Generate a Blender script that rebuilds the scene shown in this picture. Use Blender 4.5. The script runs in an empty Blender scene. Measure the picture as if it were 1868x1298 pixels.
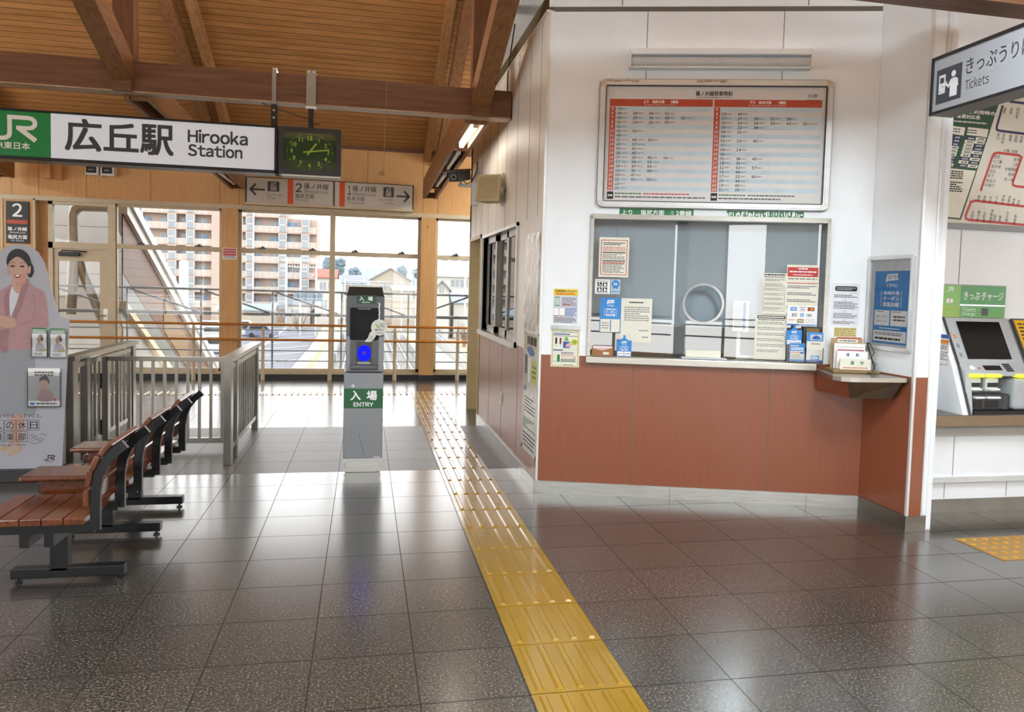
import bpy, bmesh, math, random
from mathutils import Vector, Matrix
random.seed(7)
S = bpy.context.scene
COL = S.collection

# ------------------------------------------------------------------ camera
H_EYE = 1.51
def cam_matrix(yaw, pitch, roll):
    cy, sy = math.cos(yaw), math.sin(yaw)
    f = Vector((sy*math.cos(pitch), cy*math.cos(pitch), -math.sin(pitch)))
    r = Vector((cy, -sy, 0)); d = f.cross(r)
    c, s = math.cos(roll), math.sin(roll)
    r2 = c*r + s*d; d2 = -s*r + c*d
    m = Matrix((r2, -d2, -f)).transposed().to_4x4()
    m.translation = (0, 0, H_EYE)
    return m
cd = bpy.data.cameras.new('camera'); cam = bpy.data.objects.new('camera', cd); COL.objects.link(cam)
cam.matrix_world = cam_matrix(.2054751, .0561047, -.0275766)
cd.sensor_fit = 'HORIZONTAL'; cd.sensor_width = 36; cd.lens = 1419.545/1868*36
cd.shift_x = (934-959.414)/1868; cd.shift_y = (604.586-649)/1868
cd.clip_start = .05; cd.clip_end = 2000
S.camera = cam

# ------------------------------------------------------------------ sky and exposure
w = bpy.data.worlds.new('overcast_sky'); S.world = w; w.use_nodes = True
nt = w.node_tree; bg = nt.nodes['Background']
tc = nt.nodes.new('ShaderNodeTexCoord'); sx = nt.nodes.new('ShaderNodeSeparateXYZ'); rp = nt.nodes.new('ShaderNodeValToRGB')
nz = nt.nodes.new('ShaderNodeTexNoise'); nz.inputs['Scale'].default_value = 3; nz.inputs['Detail'].default_value = 4
mx = nt.nodes.new('ShaderNodeMixRGB'); mx.blend_type = 'MULTIPLY'; mx.inputs[0].default_value = .12
nt.links.new(tc.outputs['Generated'], sx.inputs[0]); nt.links.new(sx.outputs['Z'], rp.inputs[0])
nt.links.new(tc.outputs['Generated'], nz.inputs['Vector'])
rp.color_ramp.elements[0].color = (1, .985, .96, 1); rp.color_ramp.elements[1].color = (.80, .90, 1, 1)
nt.links.new(rp.outputs[0], mx.inputs[1]); nt.links.new(nz.outputs['Fac'], mx.inputs[2])
nt.links.new(mx.outputs[0], bg.inputs['Color'])
bg.inputs['Strength'].default_value = 1.9
S.view_settings.view_transform = 'Standard'; S.view_settings.look = 'None'
S.view_settings.gamma = 1; S.view_settings.use_curve_mapping = False
S.view_settings.exposure = 1.45
S.cycles.use_denoising = True
S.cycles.max_bounces = 10; S.cycles.diffuse_bounces = 5; S.cycles.glossy_bounces = 4
S.cycles.transparent_max_bounces = 16; S.cycles.transmission_bounces = 6
S.cycles.sample_clamp_indirect = 6
S.cycles.caustics_reflective = False; S.cycles.caustics_refractive = False

# ------------------------------------------------------------------ materials
ALBEDO = 1.0          # lower for outdoor colours, dimmed to offset the strong sky
def lin(h):
    h = h.lstrip('#'); v = [int(h[i:i+2], 16)/255 for i in (0, 2, 4)]
    return tuple(ALBEDO*(c/12.92 if c <= .04045 else ((c+.055)/1.055)**2.4) for c in v)
MATS = {}
def mat(name, col, rough=.5, metal=0, spec=.5, noise=.06, scale=12, bump=0, bscale=60, emit=0, coat=0, stretch=None):
    if name in MATS: return MATS[name]
    if isinstance(col, str): col = lin(col)
    m = bpy.data.materials.new(name); m.use_nodes = True; t = m.node_tree; b = t.nodes['Principled BSDF']
    N, L = t.nodes.new, t.links.new
    co = N('ShaderNodeTexCoord'); src = co.outputs['Object']
    if stretch:
        mp = N('ShaderNodeMapping'); mp.inputs['Scale'].default_value = stretch; L(src, mp.inputs[0]); src = mp.outputs[0]
    n = N('ShaderNodeTexNoise'); n.inputs['Scale'].default_value = scale; n.inputs['Detail'].default_value = 4
    L(src, n.inputs['Vector'])
    r = N('ShaderNodeValToRGB')
    r.color_ramp.elements[0].color = tuple(max(0, c*(1-noise)) for c in col)+(1,)
    r.color_ramp.elements[1].color = tuple(min(1, c*(1+noise)) for c in col)+(1,)
    r.color_ramp.elements[0].position = .3; r.color_ramp.elements[1].position = .7
    L(n.outputs['Fac'], r.inputs[0]); L(r.outputs[0], b.inputs['Base Color'])
    b.inputs['Roughness'].default_value = rough; b.inputs['Metallic'].default_value = metal
    b.inputs['Specular IOR Level'].default_value = spec; b.inputs['Coat Weight'].default_value = coat
    b.inputs['Coat Roughness'].default_value = .08
    if bump:
        n2 = N('ShaderNodeTexNoise'); n2.inputs['Scale'].default_value = bscale; n2.inputs['Detail'].default_value = 3
        L(src, n2.inputs['Vector']); bp = N('ShaderNodeBump'); bp.inputs['Strength'].default_value = bump
        bp.inputs['Distance'].default_value = .01; L(n2.outputs['Fac'], bp.inputs['Height']); L(bp.outputs[0], b.inputs['Normal'])
    if emit:
        L(r.outputs[0], b.inputs['Emission Color']); b.inputs['Emission Strength'].default_value = emit
    MATS[name] = m; return m

def wood(name, c1, c2, rough=.4, stretch=(1, 12, 12), scale=3, seams=None, spec=.4, coat=0):
    """grain runs along the axis whose stretch is smallest; seams = (axis, pitch, offset, width) dark joints"""
    if name in MATS: return MATS[name]
    c1, c2 = lin(c1), lin(c2)
    m = bpy.data.materials.new(name); m.use_nodes = True; t = m.node_tree; b = t.nodes['Principled BSDF']
    N, L = t.nodes.new, t.links.new
    co = N('ShaderNodeTexCoord'); mp = N('ShaderNodeMapping'); mp.inputs['Scale'].default_value = stretch
    L(co.outputs['Object'], mp.inputs[0])
    n = N('ShaderNodeTexNoise'); n.inputs['Scale'].default_value = scale; n.inputs['Detail'].default_value = 7; n.inputs['Distortion'].default_value = .6
    L(mp.outputs[0], n.inputs['Vector'])
    r = N('ShaderNodeValToRGB'); r.color_ramp.elements[0].color = c2+(1,); r.color_ramp.elements[1].color = c1+(1,)
    r.color_ramp.elements[0].position = .28; r.color_ramp.elements[1].position = .66
    L(n.outputs['Fac'], r.inputs[0]); out = r.outputs[0]
    if seams:
        ax, pitch, off, wd, perboard = seams
        sp = N('ShaderNodeSeparateXYZ'); L(co.outputs['Object'], sp.inputs[0])
        a = N('ShaderNodeMath'); a.operation = 'SUBTRACT'; a.inputs[1].default_value = off; L(sp.outputs[ax], a.inputs[0])
        d = N('ShaderNodeMath'); d.operation = 'DIVIDE'; d.inputs[1].default_value = pitch; L(a.outputs[0], d.inputs[0])
        fl = N('ShaderNodeMath'); fl.operation = 'FLOOR'; L(d.outputs[0], fl.inputs[0])
        wn = N('ShaderNodeTexWhiteNoise'); wn.noise_dimensions = '1D'; L(fl.outputs[0], wn.inputs['W'])
        mr = N('ShaderNodeMapRange'); mr.inputs['To Min'].default_value = 1-perboard; mr.inputs['To Max'].default_value = 1+perboard*.6
        L(wn.outputs['Value'], mr.inputs['Value'])
        mm = N('ShaderNodeMixRGB'); mm.blend_type = 'MULTIPLY'; mm.inputs[0].default_value = 1
        L(out, mm.inputs[1]); L(mr.outputs[0], mm.inputs[2]); out = mm.outputs[0]
        fr = N('ShaderNodeMath'); fr.operation = 'FRACT'; L(d.outputs[0], fr.inputs[0])
        lt = N('ShaderNodeMath'); lt.operation = 'LESS_THAN'; lt.inputs[1].default_value = wd/pitch; L(fr.outputs[0], lt.inputs[0])
        m2 = N('ShaderNodeMixRGB'); L(lt.outputs[0], m2.inputs[0]); L(out, m2.inputs[1])
        m2.inputs[2].default_value = tuple(c*.22 for c in c2)+(1,); out = m2.outputs[0]
    L(out, b.inputs['Base Color']); b.inputs['Roughness'].default_value = rough; b.inputs['Specular IOR Level'].default_value = spec
    b.inputs['Coat Weight'].default_value = coat; b.inputs['Coat Roughness'].default_value = .12
    MATS[name] = m; return m

def glass(name, tint=(1, 1, 1), ior=1.45, rough=0.0, boost=0.0):
    """a thin pane: clear, with the mirror-like sheen of glass"""
    if name in MATS: return MATS[name]
    m = bpy.data.materials.new(name); m.use_nodes = True; t = m.node_tree; t.nodes.clear()
    N, L = t.nodes.new, t.links.new
    o = N('ShaderNodeOutputMaterial'); tr = N('ShaderNodeBsdfTransparent'); tr.inputs[0].default_value = tint+(1,)
    g = N('ShaderNodeBsdfGlossy'); g.inputs['Roughness'].default_value = rough
    f = N('ShaderNodeFresnel'); f.inputs['IOR'].default_value = ior
    ad = N('ShaderNodeMath'); ad.operation = 'ADD'; ad.inputs[1].default_value = boost; ad.use_clamp = True; L(f.outputs[0], ad.inputs[0])
    mx = N('ShaderNodeMixShader'); L(ad.outputs[0], mx.inputs[0]); L(tr.outputs[0], mx.inputs[1]); L(g.outputs[0], mx.inputs[2])
    L(mx.outputs[0], o.inputs[0]); MATS[name] = m; return m

def blind(name, col, trans=.5):
    """cloth that lets daylight glow through"""
    m = bpy.data.materials.new(name); m.use_nodes = True; t = m.node_tree; t.nodes.clear()
    N, L = t.nodes.new, t.links.new
    o = N('ShaderNodeOutputMaterial'); d = N('ShaderNodeBsdfDiffuse'); tl = N('ShaderNodeBsdfTranslucent'); mx = N('ShaderNodeMixShader')
    n = N('ShaderNodeTexNoise'); n.inputs['Scale'].default_value = 40; r = N('ShaderNodeValToRGB'); L(n.outputs['Fac'], r.inputs[0])
    r.color_ramp.elements[0].color = tuple(c*.93 for c in col)+(1,); r.color_ramp.elements[1].color = tuple(col)+(1,)
    for x in (d, tl): L(r.outputs[0], x.inputs[0])
    mx.inputs[0].default_value = trans; L(d.outputs[0], mx.inputs[1]); L(tl.outputs[0], mx.inputs[2]); L(mx.outputs[0], o.inputs[0])
    MATS[name] = m; return m

def granite(name, cols, rough=.15, speck=170, joints=True):
    m = bpy.data.materials.new(name); m.use_nodes = True; t = m.node_tree; b = t.nodes['Principled BSDF']
    N, L = t.nodes.new, t.links.new
    co = N('ShaderNodeTexCoord')
    v = N('ShaderNodeTexNoise'); v.inputs['Scale'].default_value = speck; v.inputs['Detail'].default_value = 2; v.inputs['Roughness'].default_value = .6
    L(co.outputs['Object'], v.inputs['Vector'])
    r = N('ShaderNodeValToRGB'); e = r.color_ramp.elements
    e[0].position = .33; e[0].color = lin(cols[0])+(1,); e[1].position = .68; e[1].color = lin(cols[2])+(1,)
    k = e.new(.48); k.color = lin(cols[1])+(1,)
    L(v.outputs['Fac'], r.inputs[0]); out = r.outputs[0]
    n = N('ShaderNodeTexNoise'); n.inputs['Scale'].default_value = 1.3; n.inputs['Detail'].default_value = 3; L(co.outputs['Object'], n.inputs['Vector'])
    mr = N('ShaderNodeMapRange'); mr.inputs['To Min'].default_value = .85; mr.inputs['To Max'].default_value = 1.12; L(n.outputs['Fac'], mr.inputs['Value'])
    mm = N('ShaderNodeMixRGB'); mm.blend_type = 'MULTIPLY'; mm.inputs[0].default_value = 1; L(out, mm.inputs[1]); L(mr.outputs[0], mm.inputs[2]); out = mm.outputs[0]
    if joints:
        sp = N('ShaderNodeSeparateXYZ'); L(co.outputs['Object'], sp.inputs[0]); ms = []; ids = []
        for ax, off, pitch in (('X', .2205, .4040), ('Y', 2.741, .3985)):
            a = N('ShaderNodeMath'); a.operation = 'SUBTRACT'; a.inputs[1].default_value = off-.002; L(sp.outputs[ax], a.inputs[0])
            d = N('ShaderNodeMath'); d.operation = 'DIVIDE'; d.inputs[1].default_value = pitch; L(a.outputs[0], d.inputs[0])
            f = N('ShaderNodeMath'); f.operation = 'FRACT'; L(d.outputs[0], f.inputs[0])
            l = N('ShaderNodeMath'); l.operation = 'LESS_THAN'; l.inputs[1].default_value = (.0036 if ax == 'X' else .005)/pitch; L(f.outputs[0], l.inputs[0]); ms.append(l)
            fo = N('ShaderNodeMath'); fo.operation = 'FLOOR'; L(d.outputs[0], fo.inputs[0]); ids.append(fo)
        cb = N('ShaderNodeCombineXYZ'); L(ids[0].outputs[0], cb.inputs[0]); L(ids[1].outputs[0], cb.inputs[1])
        wn = N('ShaderNodeTexWhiteNoise'); wn.noise_dimensions = '2D'; L(cb.outputs[0], wn.inputs['Vector'])
        m3 = N('ShaderNodeMapRange'); m3.inputs['To Min'].default_value = .9; m3.inputs['To Max'].default_value = 1.08; L(wn.outputs['Value'], m3.inputs['Value'])
        m4 = N('ShaderNodeMixRGB'); m4.blend_type = 'MULTIPLY'; m4.inputs[0].default_value = 1; L(out, m4.inputs[1]); L(m3.outputs[0], m4.inputs[2]); out = m4.outputs[0]
        mxm = N('ShaderNodeMath'); mxm.operation = 'MAXIMUM'; L(ms[0].outputs[0], mxm.inputs[0]); L(ms[1].outputs[0], mxm.inputs[1])
        m2 = N('ShaderNodeMixRGB'); L(mxm.outputs[0], m2.inputs[0]); L(out, m2.inputs[1]); m2.inputs[2].default_value = (.012, .011, .01, 1); out = m2.outputs[0]
        rr = N('ShaderNodeMapRange'); rr.inputs['To Min'].default_value = rough; rr.inputs['To Max'].default_value = .7; L(mxm.outputs[0], rr.inputs['Value'])
        L(rr.outputs[0], b.inputs['Roughness'])
    else: b.inputs['Roughness'].default_value = rough
    L(out, b.inputs['Base Color']); b.inputs['Specular IOR Level'].default_value = 1.0
    if rough < .3: b.inputs['Coat Weight'].default_value = .4; b.inputs['Coat Roughness'].default_value = .2
    if joints:          # the joints are dull
        for inp, top in (('Coat Weight', b.inputs['Coat Weight'].default_value), ('Specular IOR Level', 1.0)):
            k = N('ShaderNodeMapRange'); k.inputs['To Min'].default_value = top; k.inputs['To Max'].default_value = .05
            L(mxm.outputs[0], k.inputs['Value']); L(k.outputs[0], b.inputs[inp])
    MATS[name] = m; return m

# ------------------------------------------------------------------ text outlines
_TX = {}
def text_geo(s, bold=0.0, res=3):
    key = (s, bold, res)
    if key not in _TX:
        c = bpy.data.curves.new('lettering', 'FONT'); c.body = s; c.offset = bold; c.resolution_u = res; c.fill_mode = 'FRONT'
        o = bpy.data.objects.new('lettering', c); COL.objects.link(o)
        dg = bpy.context.evaluated_depsgraph_get(); me = o.evaluated_get(dg).to_mesh()
        vs = [(v.co.x, v.co.y) for v in me.vertices]; fs = [tuple(p.vertices) for p in me.polygons]
        # lettering may face either way; make it face +d
        fs2 = []
        for f in fs:
            a = sum(vs[f[i]][0]*vs[f[(i+1) % len(f)]][1]-vs[f[(i+1) % len(f)]][0]*vs[f[i]][1] for i in range(len(f)))
            fs2.append(f if a > 0 else f[::-1])
        o.evaluated_get(dg).to_mesh_clear(); bpy.data.objects.remove(o); bpy.data.curves.remove(c)
        x0 = min(v[0] for v in vs); x1 = max(v[0] for v in vs); y0 = min(v[1] for v in vs); y1 = max(v[1] for v in vs)
        _TX[key] = (vs, fs2, (x0, x1, y0, y1))
    return _TX[key]

def latin_geo(s, res=3):
    """plain grotesque Latin letters, set close together"""
    key = ('latin', s, res)
    if key not in _TX:
        V, F, pen = [], [], 0.0
        for ch in s:
            if ch == ' ': pen += .28; continue
            vs, fs, (x0, x1, y0, y1) = text_geo(chr(ord(ch)+0xFEE0), 0, res)
            o = len(V); V += [(x-x0+pen, y) for x, y in vs]; F += [tuple(k+o for k in f) for f in fs]
            pen += (x1-x0)+(.085 if ch not in 'fjtr' else .06)
        _TX[key] = (V, F, (min(v[0] for v in V), max(v[0] for v in V), min(v[1] for v in V), max(v[1] for v in V)))
    return _TX[key]

# ------------------------------------------------------------------ mesh builder
def frame(o, u=(1, 0, 0), v=(0, 0, 1)):
    """local (a, b, d): a along u, b along v, d out of the face"""
    u = Vector(u).normalized(); v = Vector(v).normalized(); n = u.cross(v)
    m = Matrix((u, v, n)).transposed().to_4x4(); m.translation = Vector(o); return m
ID = Matrix.Identity(4)
class MB:
    def __init__(s, fr=None): s.v = []; s.f = []; s.mi = []; s.fr = fr or ID; s.mats = []; s.sm = []
    def m(s, material):
        if material not in s.mats: s.mats.append(material)
        return s.mats.index(material)
    def add(s, vs, fs, material, smooth=False):
        o = len(s.v); i = s.m(material)
        s.v += [tuple(s.fr @ Vector(p)) for p in vs]
        for f in fs: s.f.append(tuple(k+o for k in f)); s.mi.append(i); s.sm.append(smooth)
        return s
    def box(s, x0, x1, y0, y1, z0, z1, m, bev=0, seg=2):
        if x1 < x0: x0, x1 = x1, x0
        if y1 < y0: y0, y1 = y1, y0
        if z1 < z0: z0, z1 = z1, z0
        if not bev:
            vs = [(x, y, z) for z in (z0, z1) for y in (y0, y1) for x in (x0, x1)]
            return s.add(vs, [(0, 2, 3, 1), (4, 5, 7, 6), (0, 1, 5, 4), (1, 3, 7, 5), (3, 2, 6, 7), (2, 0, 4, 6)], m)
        bm = bmesh.new(); bmesh.ops.create_cube(bm, size=1)
        for v in bm.verts: v.co = Vector(((x0+x1)/2+v.co.x*(x1-x0), (y0+y1)/2+v.co.y*(y1-y0), (z0+z1)/2+v.co.z*(z1-z0)))
        bmesh.ops.bevel(bm, geom=bm.edges[:], offset=min(bev, .45*min(x1-x0, y1-y0, z1-z0)), segments=seg, profile=.5, affect='EDGES')
        bm.verts.index_update()
        s.add([v.co[:] for v in bm.verts], [[v.index for v in f.verts] for f in bm.faces], m); bm.free(); return s
    def rect(s, a0, a1, b0, b1, d, m):
        return s.add([(a0, b0, d), (a1, b0, d), (a1, b1, d), (a0, b1, d)], [(0, 1, 2, 3)], m)
    def poly(s, pts, d, m):
        a = sum(pts[i][0]*pts[(i+1) % len(pts)][1]-pts[(i+1) % len(pts)][0]*pts[i][1] for i in range(len(pts)))
        if a < 0: pts = pts[::-1]
        return s.add([(p[0], p[1], d) for p in pts], [tuple(range(len(pts)))], m)
    def slab(s, pts, d0, d1, m, side=None):
        """a 2D outline with thickness"""
        a = sum(pts[i][0]*pts[(i+1) % len(pts)][1]-pts[(i+1) % len(pts)][0]*pts[i][1] for i in range(len(pts)))
        if a < 0: pts = pts[::-1]
        n = len(pts); vs = [(p[0], p[1], d0) for p in pts]+[(p[0], p[1], d1) for p in pts]
        s.add(vs, [tuple(range(n-1, -1, -1)), tuple(range(n, 2*n))], m)
        return s.add(vs, [(i, (i+1) % n, n+(i+1) % n, n+i) for i in range(n)], side or m)
    def ring(s, outer, inner, d0, d1, m):
        """frame between two outlines with the same number of points"""
        n = len(outer); vs = [(p[0], p[1], d) for d in (d0, d1) for L in (outer, inner) for p in L]; fs = []
        for i in range(n):
            j = (i+1) % n
            fs += [(2*n+i, 2*n+j, 3*n+j, 3*n+i), (i, n+i, n+j, j), (i, j, 2*n+j, 2*n+i), (n+i, 3*n+i, 3*n+j, n+j)]
        return s.add(vs, fs, m)
    def tube(s, pts, r, m, n=10, cap=True):
        pts = [Vector(p) for p in pts]; rs = r if isinstance(r, (list, tuple)) else [r]*len(pts); vs = []; fs = []
        t = [(pts[min(i+1, len(pts)-1)]-pts[max(i-1, 0)]).normalized() for i in range(len(pts))]
        up = Vector((0, 0, 1)) if abs(t[0].z) < .9 else Vector((1, 0, 0)); a = t[0].cross(up).normalized()
        for i, p in enumerate(pts):
            a = (a-t[i]*a.dot(t[i])).normalized(); b = t[i].cross(a)
            for k in range(n):
                q = 2*math.pi*k/n; vs.append(p+(a*math.cos(q)+b*math.sin(q))*rs[i])
        for i in range(len(pts)-1):
            for k in range(n):
                k2 = (k+1) % n; fs.append((i*n+k, i*n+k2, (i+1)*n+k2, (i+1)*n+k))
        s.add(vs, fs, m, True)
        if cap: s.add(vs, [tuple(range(n-1, -1, -1)), tuple(range((len(pts)-1)*n, len(pts)*n))], m)
        return s
    def disc(s, a, b, r, d, m, n=24, ry=None):
        return s.poly([(a+r*math.cos(2*math.pi*k/n), b+(ry or r)*math.sin(2*math.pi*k/n)) for k in range(n)], d, m)
    def line(s, pts, wd, d, m, closed=False):
        """flat stroke along 2D points"""
        P = [Vector(p) for p in pts]; n = len(P); L = []; R = []
        for i in range(n):
            if closed: a, b = P[i-1], P[(i+1) % n]
            else: a, b = P[max(i-1, 0)], P[min(i+1, n-1)]
            t1 = (P[i]-a); t2 = (b-P[i])
            t = ((t1.normalized() if t1.length else Vector((0, 0)))+(t2.normalized() if t2.length else Vector((0, 0)))).normalized()
            k = 1.0
            if t1.length and t2.length: k = 1/max(.5, abs(t.dot(t1.normalized())))
            nn = Vector((-t.y, t.x))*wd*.5*k; L.append(P[i]+nn); R.append(P[i]-nn)
        vs = [(p.x, p.y, d) for p in L]+[(p.x, p.y, d) for p in R]; fs = []
        for i in range(n if closed else n-1):
            j = (i+1) % n; fs.append((i, n+i, n+j, j))
        return s.add(vs, fs, m)
    def text(s, t, a0, a1, b0, b1, d, m, bold=0.0, res=3, raw=False):
        """lettering stretched into a box; bold thickens the strokes by overlaid copies"""
        vs, fs, (x0, x1, y0, y1) = text_geo(t, 0, res) if raw or not all(ord(c) < 127 for c in t) else latin_geo(t, res)
        g = bold*.75; kx = (a1-a0)/max(1e-6, x1-x0+2*g); ky = (b1-b0)/max(1e-6, y1-y0+2*g)
        for i, (ox, oy) in enumerate(((0, 0),) if bold < .004 else ((g, g), (-g, g), (-g, -g), (g, -g), (0, 0))):
            s.add([(a0+(x-x0+g+ox)*kx, b0+(y-y0+g+oy)*ky, d+.00003*i) for x, y in vs], fs, m)
        return s
    def small(s, a0, a1, b0, b1, rows, d, m, fill=.5, ragged=.35, words=7, seed=1):
        """print too small to read in the photograph: rows of short dashes"""
        rnd = random.Random(seed); h = (b1-b0)/rows
        for i in range(rows):
            y = b1-(i+.5)*h; end = a1-(a1-a0)*rnd.random()*ragged*(rnd.random() < .45); x = a0
            while x < end-.002:
                l = (a1-a0)/words*(.5+rnd.random()*.9); e = min(end, x+l)
                s.rect(x, e, y-h*fill*.5, y+h*fill*.5, d, m); x = e+(a1-a0)/words*.16
        return s
    def build(s, name, parent=None, at=(0, 0, 0), keep_normals=False):
        origin = Vector(parent['_o']) if parent is not None else Vector(at)
        me = bpy.data.meshes.new(name)
        me.from_pydata([tuple(Vector(p)-origin) for p in s.v], [], s.f)
        for k in s.mats: me.materials.append(k)
        me.polygons.foreach_set('material_index', s.mi)
        me.polygons.foreach_set('use_smooth', s.sm)
        me.update()
        o = bpy.data.objects.new(name, me); COL.objects.link(o)
        if parent is not None: o.parent = parent; o['_o'] = list(origin)
        else: o.location = origin; o['_o'] = list(origin)
        return o
def textc_box(t, cx, cz, h):
    """box around a centre that keeps the natural width of the lettering"""
    x0, x1, y0, y1 = text_geo(t, 0, 4)[2]; w_ = h*(x1-x0)/(y1-y0)
    return cx-w_/2, cx+w_/2, cz-h/2, cz+h/2
def rr(a0, a1, b0, b1, r, n=5):
    pts = []
    for cx, cy, q in ((a1-r, b1-r, 0), (a0+r, b1-r, 1), (a0+r, b0+r, 2), (a1-r, b0+r, 3)):
        for k in range(n+1):
            t = (q+k/n)*math.pi/2; pts.append((cx+r*math.cos(t), cy+r*math.sin(t)))
    return pts
def smooth2(pts, n=6, closed=True):
    out = []; N = len(pts)
    for i in range(N):
        p0, p1, p2, p3 = (pts[(i-1) % N], pts[i], pts[(i+1) % N], pts[(i+2) % N])
        for k in range(n):
            t = k/n; out.append(tuple(.5*((2*p1[j])+(-p0[j]+p2[j])*t+(2*p0[j]-5*p1[j]+4*p2[j]-p3[j])*t*t+(-p0[j]+3*p1[j]-3*p2[j]+p3[j])*t**3) for j in (0, 1)))
    return out
def tag(o, label=None, cat=None, group=None, kind=None):
    if label: o['label'] = label
    if cat: o['category'] = cat
    if group: o['group'] = group
    if kind: o['kind'] = kind
    return o
def thing(name, label, cat, at, group=None, kind=None):
    o = bpy.data.objects.new(name, None); COL.objects.link(o); o.location = at; o.empty_display_size = .05; o['_o'] = list(at)
    return tag(o, label, cat, group, kind)
def one(b, name, label, cat, at=(0, 0, 0), group=None, kind=None): return tag(b.build(name, None, at), label, cat, group, kind)
def structure(b, name, label, cat, at=(0, 0, 0), parent=None):
    o = b.build(name, parent, at)
    return tag(o, label, cat, None, 'structure') if parent is None else o
def copy_tree(o, parent=None):
    c = o.copy(); COL.objects.link(c)
    if parent is not None: c.parent = parent
    for ch in list(o.children): copy_tree(ch, c)
    return c

# palette
WHITE = mat('white_panel', '#eef1f4', .38, noise=.03, scale=3)
BEIGE = mat('beige_panel', '#f2ede4', .42, noise=.04, scale=3)
HEADER_SHADE = mat('shaded_olive_panel', '#5a5038', .6)  # shade on the side wall header is put into this dark colour
SEAM = mat('seam_shadow_gap', '#6a6258', .7)
BROWN = wood('brown_laminate', '#8f5238', '#8a4d33', .3, (20, 20, 1.2), 3, spec=.5, coat=.15)
STEEL = mat('brushed_stainless', '#c8c6c0', .33, 1, noise=.10, scale=6, stretch=(1, 1, 14))
STEEL_DK = mat('satin_stainless', '#8c8880', .35, 1, noise=.10, scale=6)
ALU = mat('aluminium', '#dcdddd', .3, .5, noise=.05)
CREAM = mat('cream_frame', '#c9b798', .4, noise=.05)
CREAM_WALL = mat('cream_door_frame', '#cbbd98', .45, noise=.05)
STEEL_MID = mat('stainless_frame', '#b4b1a9', .28, 1, noise=.10, scale=6, stretch=(1, 1, 14))
BLACK = mat('black_metal', '#0a0b0d', .32, noise=.1)
CHAR = mat('charcoal', '#2a2b2d', .4, noise=.08)
DKGREY = mat('dark_grey', '#4a4b4d', .4)
MIDGREY = mat('mid_grey', '#8b8c8e', .4)
LTGREY = mat('light_grey', '#c3c5c8', .4)
PAPER = mat('white_paper', '#f0efec', .5, noise=.02)
PAPER_WARM = mat('cream_paper', '#e4e1d2', .5, noise=.03)
INK = mat('black_ink', '#141414', .6)
INK2 = mat('grey_ink', '#55565a', .6)
SIGNINK = mat('charcoal_lettering', '#3a3e44', .5)
RED = mat('red_ink', '#c23a34', .5)
REDBR = mat('rust_red_ink', '#b64628', .5)
ORANGE = mat('orange_ink', '#d9531a', .5)
BLUE = mat('sky_blue_ink', '#2c86d2', .4)
BLUE2 = mat('deep_blue_ink', '#2a5aa0', .4)
PALEBLUE = mat('pale_blue_ink', '#bfd0d8', .5)
GREEN = mat('green_ink', '#1d7440', .4)
DKGREEN = mat('dark_green_ink', '#1c4a2e', .45)
LIME = mat('lime_ink', '#8db84a', .4)
YELLOW = mat('yellow_ink', '#e6c62e', .5)
WHITEINK = mat('white_ink', '#f4f4f2', .5, noise=.02)
PINK = mat('rose_ink', '#d9aeb4', .5)
VENEER = wood('tan_veneer', '#d8a66c', '#cb985e', .4, (18, 18, 1), 3)
BEAMW = wood('dark_brown_timber', '#7c5238', '#634028', .5, (1, 14, 14), 2.4)
BEAMY = wood('brown_timber', '#9c6d45', '#7b5030', .5, (14, 1, 14), 2.4)
RAFTW = wood('pale_timber', '#b98a5c', '#9a6c42', .5, (14, 1, 10), 2.4)
BEAMBOT = wood('pale_beam_edge', '#c7ac8c', '#8f6f50', .4, (1, 14, 14), 2.4)
POSTW = wood('upright_timber', '#7c5236', '#5f3a22', .5, (14, 14, 1), 2.4)
SEATW = wood('varnished_slat', '#6a371c', '#42200f', .22, (10, 1, 10), 4, coat=.4)
SEATW2 = wood('varnished_table', '#6a371c', '#42200f', .22, (10, 1, 10), 3.1, coat=.5)
RAILW = wood('honey_handrail', '#c47c30', '#a8621e', .25, (1, 10, 10), 3, coat=.3)
PANE = glass('window_pane')
CLEAR = glass('clear_plastic', (.97, .97, .97), 1.4, .03)

# ================================================================== SETTING
# floor: polished granite tiles, a rough-finished band across the gate line
GR = granite('polished_granite', ('#191613', '#3f3933', '#6f675f'), .22, 98)
GRM = granite('rough_granite', ('#3c3834', '#5a544e', '#78726b'), .42, 120)
YB0, YB1 = 6.328, 8.32
b = MB(); 
for y0, y1, m_ in ((-7, YB0, GR), (YB0, YB1, GRM), (YB1, 12.62, GR)):
    b.add([(-9, y0, 0), (9, y0, 0), (9, y1, 0), (-9, y1, 0)], [(0, 1, 2, 3)], m_)
b.box(-9, 9, -7, 12.62, -.3, -.002, GRM)
structure(b, 'floor', 'polished brown granite tile floor of the concourse', 'floor')

# ceiling: boards running across, pitched 4 in 10
CEILW = wood('ceiling_boards', '#c08a56', '#a8733f', .42, (.9, 6, 10), 2.6, seams=('Y', .0985, .012, .009, .14))
def zc(y): return 3.62+.4*(12.5-y)
b = MB(); RY = 2.5
b.add([(-9, 13.4, zc(13.4)), (9, 13.4, zc(13.4)), (9, RY, zc(RY)), (-9, RY, zc(RY)), (9, -7, zc(RY)-.4*(RY+7)), (-9, -7, zc(RY)-.4*(RY+7))],
      [(0, 1, 2, 3), (3, 2, 4, 5)], CEILW)
b.add([(-9, 13.4, zc(13.4)+.2), (9, 13.4, zc(13.4)+.2), (9, RY, zc(RY)+.2), (-9, RY, zc(RY)+.2), (9, -7, zc(RY)-.4*(RY+7)+.2), (-9, -7, zc(RY)-.4*(RY+7)+.2)],
      [(3, 2, 1, 0), (5, 4, 2, 3)], CEILW)
structure(b, 'ceiling', 'pitched ceiling of narrow brown boards', 'ceiling')

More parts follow.
